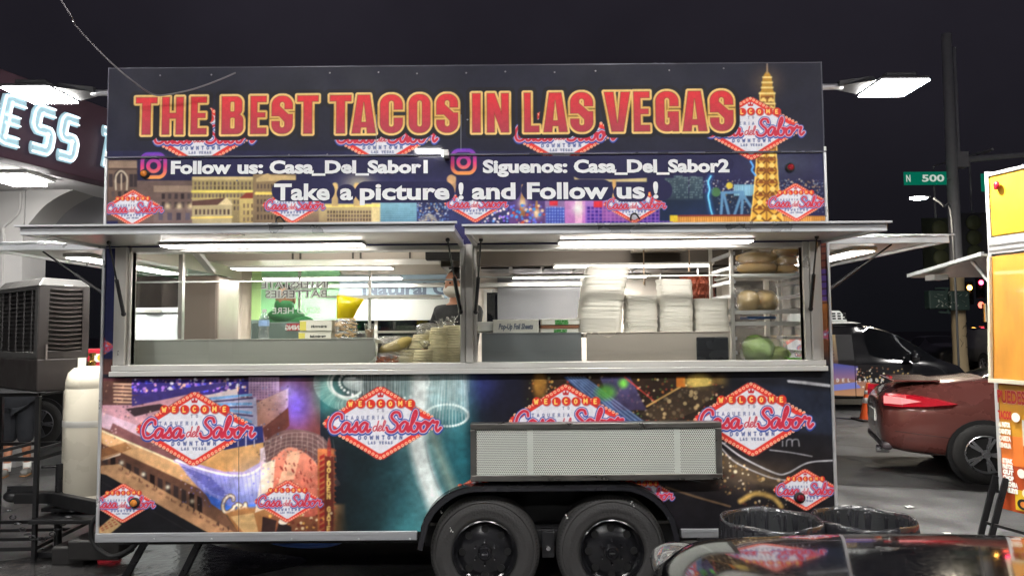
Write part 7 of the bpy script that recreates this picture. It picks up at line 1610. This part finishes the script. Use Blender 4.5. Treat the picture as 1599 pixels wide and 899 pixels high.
# ================================================================== second trailer, yellow
def second():
    A = Vector((4.02, 1.0, 0)); u = Vector((.27, -.963, 0)).normalized(); n = Vector((-u.y * -1, u.x * -1, 0)) if False else Vector((u.y, -u.x, 0))   # n points to the camera side
    Fq = lambda a, d, z: A + u * a + n * d + Vector((0, 0, z))
    def blk(a0, a1, d0, d1, z0, z1, zz=None):
        m = M(); return m.hexa([Fq(a0, d0, z0), Fq(a1, d0, z0), Fq(a1, d1, z0), Fq(a0, d1, z0)], [Fq(a0, d0, z1), Fq(a1, d0, z1), Fq(a1, d1, z1), Fq(a0, d1, z1)])
    t = thing('yellow_trailer', 'yellow and orange taco trailer with menu boards at the picture edge', 'food trailer', (4.6, .3, 0))
    Y = mat('yellow_skin', (200, 150, 26), .4, var=.16, scale=4, coat=.3); Y2 = mat('amber_skin', (176, 118, 34), .45, var=.5, aniso=(2.2, 2.2, .8), scale=3.0, coat=.3)
    blk(0, 3.6, -2.2, -.03, .45, 2.93).obj('trailer_box', mat('box_white', (150, 150, 150), .5), t)
    blk(.01, 3.58, -.029, .0, 2.44, 2.91).obj('upper_panel', Y, t, bevel=.01)
    blk(-.015, .015, -.04, .012, .42, 2.95).obj('corner_trim', ALU, t); blk(0, 3.6, -.035, .014, 2.91, 2.935).obj('top_trim', ALU, t)
    e = blk(0, 3.6, -.035, .02, 2.30, 2.43).obj('rail', RAILM, t); 
    for z in (2.33, 2.37): blk(0, 3.6, .021, .03, z, z + .014).obj('rail_rib', ALU, e)
    m = M().hexa([Fq(.0, .02, 1.33), Fq(3.4, .02, 1.33), Fq(3.4, .05, 1.33), Fq(.0, .05, 1.33)], [Fq(.02, .0, 2.28), Fq(3.4, .0, 2.28), Fq(3.4, .03, 2.28), Fq(.02, .03, 2.28)]); pn = m.obj('hatch_panel', Y2, t)
    f = M()
    f.bar(Fq(-.01, .06, 1.33), Fq(3.4, .06, 1.33), .03, .03).bar(Fq(-.0, .06, 1.33), Fq(.02, .04, 2.28), .02, .03); f.obj('hatch_frame', mat('frame_cream', (206, 200, 180), .4, .4), pn)
    M().bar(Fq(-.02, .07, 1.78), Fq(-.02, .07, 1.92), .02, .02).obj('hatch_latch', CHROME, pn)
    pb = blk(.0, 3.4, -.029, .004, .36, 1.31).obj('menu_panel', mat('menu_orange', (184, 76, 34), .45, var=.1, scale=3), t)
    for a0, a1, z0, z1, rgb in ((.004, 3.3, .92, 1.30, (200, 142, 38)), (.004, .20, .70, .92, (224, 120, 50)), (.20, .7, .86, 1.05, (190, 190, 186)), (.22, .7, .74, .95, (90, 60, 44)), (.23, .68, .78, .93, (196, 140, 80)), (.24, .8, .54, .70, (176, 120, 80)), (.12, .19, .38, .53, (226, 184, 40))):
        k = len([c for c in pb.children]); blk(a0, a1, .0045 + .0012 * k, .0052 + .0012 * k, z0, z1).obj('menu_print', mat('menu_%d_%d' % (rgb[0], rgb[1]), rgb, .5, var=.25, scale=9), pb)
    ORD = M();
    def tx(s_, a, z, h, rgb, fit, d=.018): lettering('menu_lettering', s_, mat('menu_ink_%d_%d' % (rgb[0], rgb[1]), rgb, .5), pb, Fq(a, d, z), u, (0, 0, 1), h * 1.37, bold=.004, fit=fit)
    tx('PUEDES A', .012, 1.165, .10, (240, 220, 200), .30, .0165); tx('PUEDES A', .014, 1.168, .095, (176, 36, 40), .295)
    tx('TACOS', .012, 1.045, .06, (190, 44, 40), .11)
    for i, s_ in enumerate(('AL PASTOR', 'CARNITAS', 'CABEZA', 'LENGUA')): tx(s_, .012, .985 - i * .052, .034, (236, 230, 214), .10)
    for i, s_ in enumerate(('STEAK', 'PASTOR', 'GUT', 'CHOP')): tx(s_, .03, .715 - i * .042, .032, (240, 236, 226), .09)
    for i, s_ in enumerate(('RANCHERA', 'BAILEYS')): tx(s_, .03, .545 - i * .045, .032, (240, 236, 226), .12)
    for a, z, r in ((.16, 1.065, .035), (.185, .655, .034), (.22, .515, .036)):
        pl = M(); c = [Fq(a + r * math.cos(q), .0195, z + r * math.sin(q)) for q in [w / 20 * 6.283 for w in range(20)]]; pl.add(c, [tuple(range(20))]); pl.obj('menu_plate', mat('plate_print', (232, 228, 218), .5), pb)
    c = [Fq(.19 + .05 * math.cos(q), .0195, .43 + .04 * math.sin(q)) for q in [w / 20 * 6.283 for w in range(20)]]; M().add(c, [tuple(range(20))]).obj('menu_badge', BLACKM, pb)
    c = [Fq(.19 + .025 * math.cos(q), .0205, .43 + .022 * math.sin(q)) for q in [w / 20 * 6.283 for w in range(20)]]; M().add(c, [tuple(range(20))]).obj('menu_badge', mat('badge_amber', (206, 120, 50), .5), pb)
    cb = Fq(.10, .03, 2.82); M().blob(cb, (.02, .03, .035), 12, 8).obj('marker_lamp', mat('lens_150', (150, 20, 36)), t, smooth=True)
    # end awning and prop, folding legs
    o = M().hexa([(3.98, 1.02, 2.29), (6.2, 1.02, 2.29), (6.2, 2.1, 2.20), (3.98, 2.1, 2.20)], [(3.98, 1.02, 2.31), (6.2, 1.02, 2.31), (6.2, 2.1, 2.22), (3.98, 2.1, 2.22)]).obj('end_awning', AWN, t)
    M().hexa([(3.955, 1.02, 2.295), (3.979, 1.02, 2.295), (3.979, 2.12, 2.205), (3.955, 2.12, 2.205)], [(3.955, 1.02, 2.325), (3.979, 1.02, 2.325), (3.979, 2.12, 2.235), (3.955, 2.12, 2.235)]).obj('awning_frame', ALU, o)
    M().box(4.0, 4.12, 1.75, 1.9, 2.16, 2.205).obj('awning_light', WHITE, o)
    M().bar((4.05, 1.03, 2.05), (4.02, 1.25, 2.28), .02, .02).obj('prop', ALU, t)
    lg = M()
    for a in (-.06, .03): lg.bar(Fq(a + .03, .02, .60), Fq(a - .05, .16, .0), .025, .04)
    lg.bar(Fq(-.05, .11, .25), Fq(.9, .11, .25), .015, .02).bar(Fq(-.06, .15, .06), Fq(1.2, .15, .06), .02, .03); lg.obj('folding_leg', BLACK, t)
second()

# ================================================================== street corner far behind
PY = 22.0; pc = at(1497, 500, PY); r0 = .23
t = thing('signal_pole', 'thick steel signal pole with cream painted graffiti base and mast arm', 'pole', (pc.x, PY, 0)); zc = at(1497, 430, PY).z; top = at(1484, -200, PY).z
ptop = at(1482, 0, PY); lean = 0
M().tube([(pc.x, PY, zc), (pc.x, PY, 12.5)], [r0 * .92, r0 * .72], 24).obj('pole_shaft', mat('galvanised', (190, 192, 198), .55, .1, var=.15), t, smooth=40)
M().lathe([(r0 * 1.25, 0), (r0 * 1.15, .2), (r0 * 1.02, .8), (r0, zc)], 24, (pc.x, PY, 0)).obj('pole_base', mat('pole_cream', (190, 172, 140), .7, var=.12, scale=3), t, smooth=40)
gf = M()
for k in range(9): 
    a = rng.uniform(-2.2, -1.0); z = 1.0 + rng.random() * .8; gf.bar((pc.x + r0 * 1.04 * math.cos(a), PY + r0 * 1.04 * math.sin(a), z), (pc.x + r0 * 1.04 * math.cos(a + .3), PY + r0 * 1.04 * math.sin(a + .3), z + rng.uniform(-.2, .2)), .03, .01)
tag(gf.obj('graffiti', BLACKM, t), kind='stuff')
za = at(1520, 246, PY).z; M().tube([(pc.x + .2, PY, za - .1), (pc.x + 3, PY - .1, za + .1), (pc.x + 9, PY - .3, za + .5)], [.11, .10, .07], 12).box(pc.x + .1, pc.x + .5, PY - .2, PY + .2, za - .38, za + .18).obj('mast_arm', mat('galvanised', (0, 0, 0)), t, smooth=40)
M().tube([(pc.x + .27, PY, za + .2), (pc.x + .27, PY, 12)], .05, 8).obj('conduit', mat('galvanised', (0, 0, 0)), t)
a, b = at(1449, 485, PY - .5), at(1511, 453, PY - .5); cabm = mat('cabinet_green', (50, 70, 68), .6, var=.35, scale=3)
cx = (a.x + b.x) / 2; t2 = thing('signal_cabinet', 'dark green signal head box daubed with pale graffiti on the pole', 'signal box', (cx, PY - .5, a.z))
M().box(a.x, cx - .03, PY - .62, PY - .26, a.z + .05, b.z).box(cx + .03, b.x, PY - .62, PY - .26, a.z, b.z - .02).obj('signal_box', cabm, t2, bevel=.05)
M().bar((cx, PY - .45, a.z - .1), (cx, PY - .45, b.z + .1), .08).bar((cx - .4, PY - .45, b.z + .08), (cx + .1, PY - .45, b.z + .08), .06).bar((cx - .3, PY - .45, a.z - .05), (cx + .1, PY - .45, a.z - .08), .06).obj('box_bracket', cabm, t2)
gf = M()
for k in range(26):
    x = rng.uniform(a.x + .06, b.x - .1); z = rng.uniform(a.z + .1, b.z - .12); gf.bar((x, PY - .632, z), (x + rng.uniform(-.1, .1), PY - .632, z + rng.uniform(-.09, .09)), .05, .006)
tag(gf.obj('graffiti', mat('graffiti_pale', (170, 180, 176), .6), t2), kind='stuff')
def sign(label, px0, py0, px1, py1, body, y, fit, u0, cat='street sign'):
    a, b = at(px0, py1, y), at(px1, py0, y); t = thing('street_sign', label, cat, ((a.x + b.x) / 2, y, a.z))
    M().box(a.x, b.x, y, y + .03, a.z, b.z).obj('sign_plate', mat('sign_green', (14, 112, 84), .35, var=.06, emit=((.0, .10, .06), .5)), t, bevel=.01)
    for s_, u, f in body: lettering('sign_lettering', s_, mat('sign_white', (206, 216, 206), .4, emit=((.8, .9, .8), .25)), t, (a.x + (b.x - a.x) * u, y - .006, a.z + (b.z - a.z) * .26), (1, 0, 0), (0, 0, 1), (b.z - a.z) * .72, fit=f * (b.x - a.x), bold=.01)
    return a, b
a, b = sign('green street sign reading N 500 beside the tall pole', 1412, 268, 1478, 289, (('N', .05, .10), ('500', .42, .52)), PY - .3, 0, 0)
M().tube([(b.x - .2, PY - .25, (a.z + b.z) / 2), (pc.x, PY - .1, (a.z + b.z) / 2)], .03, 6).obj('sign_bracket', mat('galvanised', (0, 0, 0)), t)
sign('green street sign with N hanging from the mast arm', 1533, 271, 1580, 299, (('N', .13, .2), ('4th', .42, .4)), PY - .2, 0, 0)
lp = at(1437, 308, 16.0); t3 = thing('street_lamp', 'lit street lamp on curved arm beyond the tall pole', 'street lamp', (at(1480, 400, 16).x, 16, 0))
M().tube(catmull([(at(1490, 330, 16).x, 16.1, 0), (at(1489, 330, 16).x, 16.1, at(1475, 345, 16).z), (at(1474, 330, 16).x, 16, at(1470, 322, 16).z), (at(1458, 312, 16).x, 16, at(1455, 309, 16).z)], 6), .03, 8).obj('lamp_post', mat('post_grey', (74, 76, 80), .6), t3, smooth=True)
M().blob(lp, (.30, .16, .05), 14, 8).obj('lamp_head', mat('galvanised', (0, 0, 0)), t3, smooth=True); M().blob(lp + Vector((-.06, -.02, -.035)), (.24, .14, .04), 14, 8).obj('diffuser', lamp_mat('street_diffuser', (1.0, .88, .68), 320), t3, smooth=True)
def head(label, px, py, y, lit, rows, group='traffic signals at the corner'):
    p = at(px, py, y); t = thing('traffic_signal', label, 'traffic signal', (p.x, y, p.z - .9), group)
    M().box(p.x - .2, p.x + .2, y, y + .2, p.z - .85, p.z + .3).obj('signal_housing', BLACKM, t, bevel=.03)
    for i in range(3):
        c = lit if i == rows else None; z = p.z - .35 * (i - rows)
        M().lathe([(.13, 0), (.10, -.04), (0, -.05)], 16, (p.x, y - .002, z), 'y').obj('signal_lens', lamp_mat('sig_%s' % (lit,), {'red': (1, .04, .10), 'amber': (1, .45, .08)}[lit], 9) if c else mat('lens_off', (40, 34, 34), .3), t, smooth=True)
head('traffic signal with bright red lamp above the pickup', 1532, 441, 36.0, 'red', 0); head('traffic signal with amber arrow beside the red one', 1514, 449, 33.0, 'amber', 0)
p = at(1532, 476, 36); tag(M().blob(p, (.16, .1, .18), 12, 8).obj('walk_signal', lamp_mat('walk_red', (1, .12, .08), 2)), 'small red walk signal under the red traffic signal', 'walk signal')
bk = mat('backplate_green', (84, 92, 78), .6, var=.2)
for px0, px1, py0, py1, lab in ((1444, 1484, 340, 428, 'big unlit olive signal backplate under the N 500 sign'), (1500, 1542, 332, 430, 'big unlit grey signal backplate with round lenses behind the pole')):
    a, b = at(px0, py1, 26.0), at(px1, py0, 26.0); t = thing('signal_backplate', lab, 'traffic signal', ((a.x + b.x) / 2, 26, a.z), 'unlit signal backplates')
    M().box(a.x, b.x, 26, 26.12, a.z, b.z).obj('backplate', bk if px0 < 1490 else mat('backplate_grey', (92, 92, 96), .6, var=.2), t, bevel=.02)
    for k in range(3): M().lathe([(.32, 0), (.30, -.06), (0, -.08)], 20, ((a.x + b.x) / 2 + (.0 if px0 > 1490 else .1), 25.99, b.z - .42 - .62 * k), 'y').obj('signal_lens', mat('lens_olive', (120, 126, 92), .5), t, smooth=True)
    M().tube([((a.x + b.x) / 2, 26.06, b.z), ((a.x + b.x) / 2, 26.06, b.z + 2.2), (pc.x + 1.5, PY, za + .3)], .04, 6).obj('hanger', mat('galvanised', (0, 0, 0)), t)
# far kerb, low shrubs, boulder, distant lamps
tag(M().box(4, 80, 18.5, 19.0, 0, .14).obj('kerb', mat('kerb_concrete', (150, 146, 138), .8, var=.15)), kind='structure')
tag(M().box(4, 80, 19.0, 40, .0, .12).obj('pavement', mat('pavement_concrete', (128, 122, 116), .8, var=.15)), kind='structure')
p = at(1456, 532, 21.5); tag(M().blob((p.x, 21.5, .3), (.45, .4, .35), 18, 12, .06, 4).obj('boulder', mat('boulder_tan', (150, 104, 70), .9, var=.3, bump=.6), smooth=True), 'rounded tan boulder on the far pavement past the van', 'boulder')
t = thing('yucca_plant', 'small spiky pale plant beside the tan boulder', 'plant', (at(1425, 520, 21).x, 21, .1)); o = M()
for k in range(26):
    a = rng.uniform(0, 6.28); e = rng.uniform(.5, 1.4); L_ = rng.uniform(.35, .7); b = Vector((t.location.x, 21, .1)); d = Vector((math.cos(a) * math.cos(e), math.sin(a) * math.cos(e), math.sin(e))); o.bar(b, b + d * L_, .03, .006)
o.obj('leaves', mat('yucca_green', (120, 124, 90), .7), t)
# cable over the picture's top
cp_ = [(-90, -260), (95, 0), (118, 40), (170, 95), (214, 132), (240, 148), (262, 148), (300, 140), (335, 128), (368, 114)]
pts = [at(x, y, -.10 if i > 4 else -.1 - .12 * (5 - i)) for i, (x, y) in enumerate(cp_)]
tag(M().tube(catmull(pts, 4), .0050, 6).obj('cable', mat('cable_grey', (116, 112, 116), .5)), 'thin grey cable sagging across the header board corner', 'cable')

# unseen pole lamp, added to brighten the van and the lot
t = thing('lot_lamp', 'tall steel lamp post lighting the parked cars', 'lamp post', (12.5, 5.0, 0))
M().tube([(12.5, 5.0, 0), (12.5, 5.0, 7.2)], [.10, .07], 12).tube([(12.5, 5.0, 7.1), (11.7, 5.0, 7.2)], .04, 8).obj('lamp_post', MATS['galvanised'], t, smooth=40)
h = M().box(11.1, 11.8, 4.8, 5.2, 7.12, 7.25).obj('lamp_head', MATS['galvanised'], t, bevel=.02)
M().box(11.15, 11.7, 4.84, 5.16, 7.10, 7.115).obj('diffuser', lamp_mat('lot_diffuser', (1, .97, .92), 1150), h)

# litter on the asphalt
for px, py, lab, s_ in ((1419, 793, 'scrap of white paper on the asphalt near the sedan wheel', .05), (117, 716, 'white crumpled paper under the drawbar', .06), (1480, 836, 'pale receipt lying beside the folding legs', .05)):
    g_ = ground(px, py); o = M(); o.v = [(g_.x + s_ * (i - 1.5) * .5 + rng.uniform(-.01, .01), g_.y + s_ * (j - 1.5) * .5, .012 + .012 * rng.random()) for i in range(4) for j in range(4)]; o.f = [(i * 4 + j, (i + 1) * 4 + j, (i + 1) * 4 + j + 1, i * 4 + j + 1) for i in range(3) for j in range(3)]
    tag(o.obj('paper_scrap', mat('paper_white', (220, 218, 212), .8)), lab, 'litter')
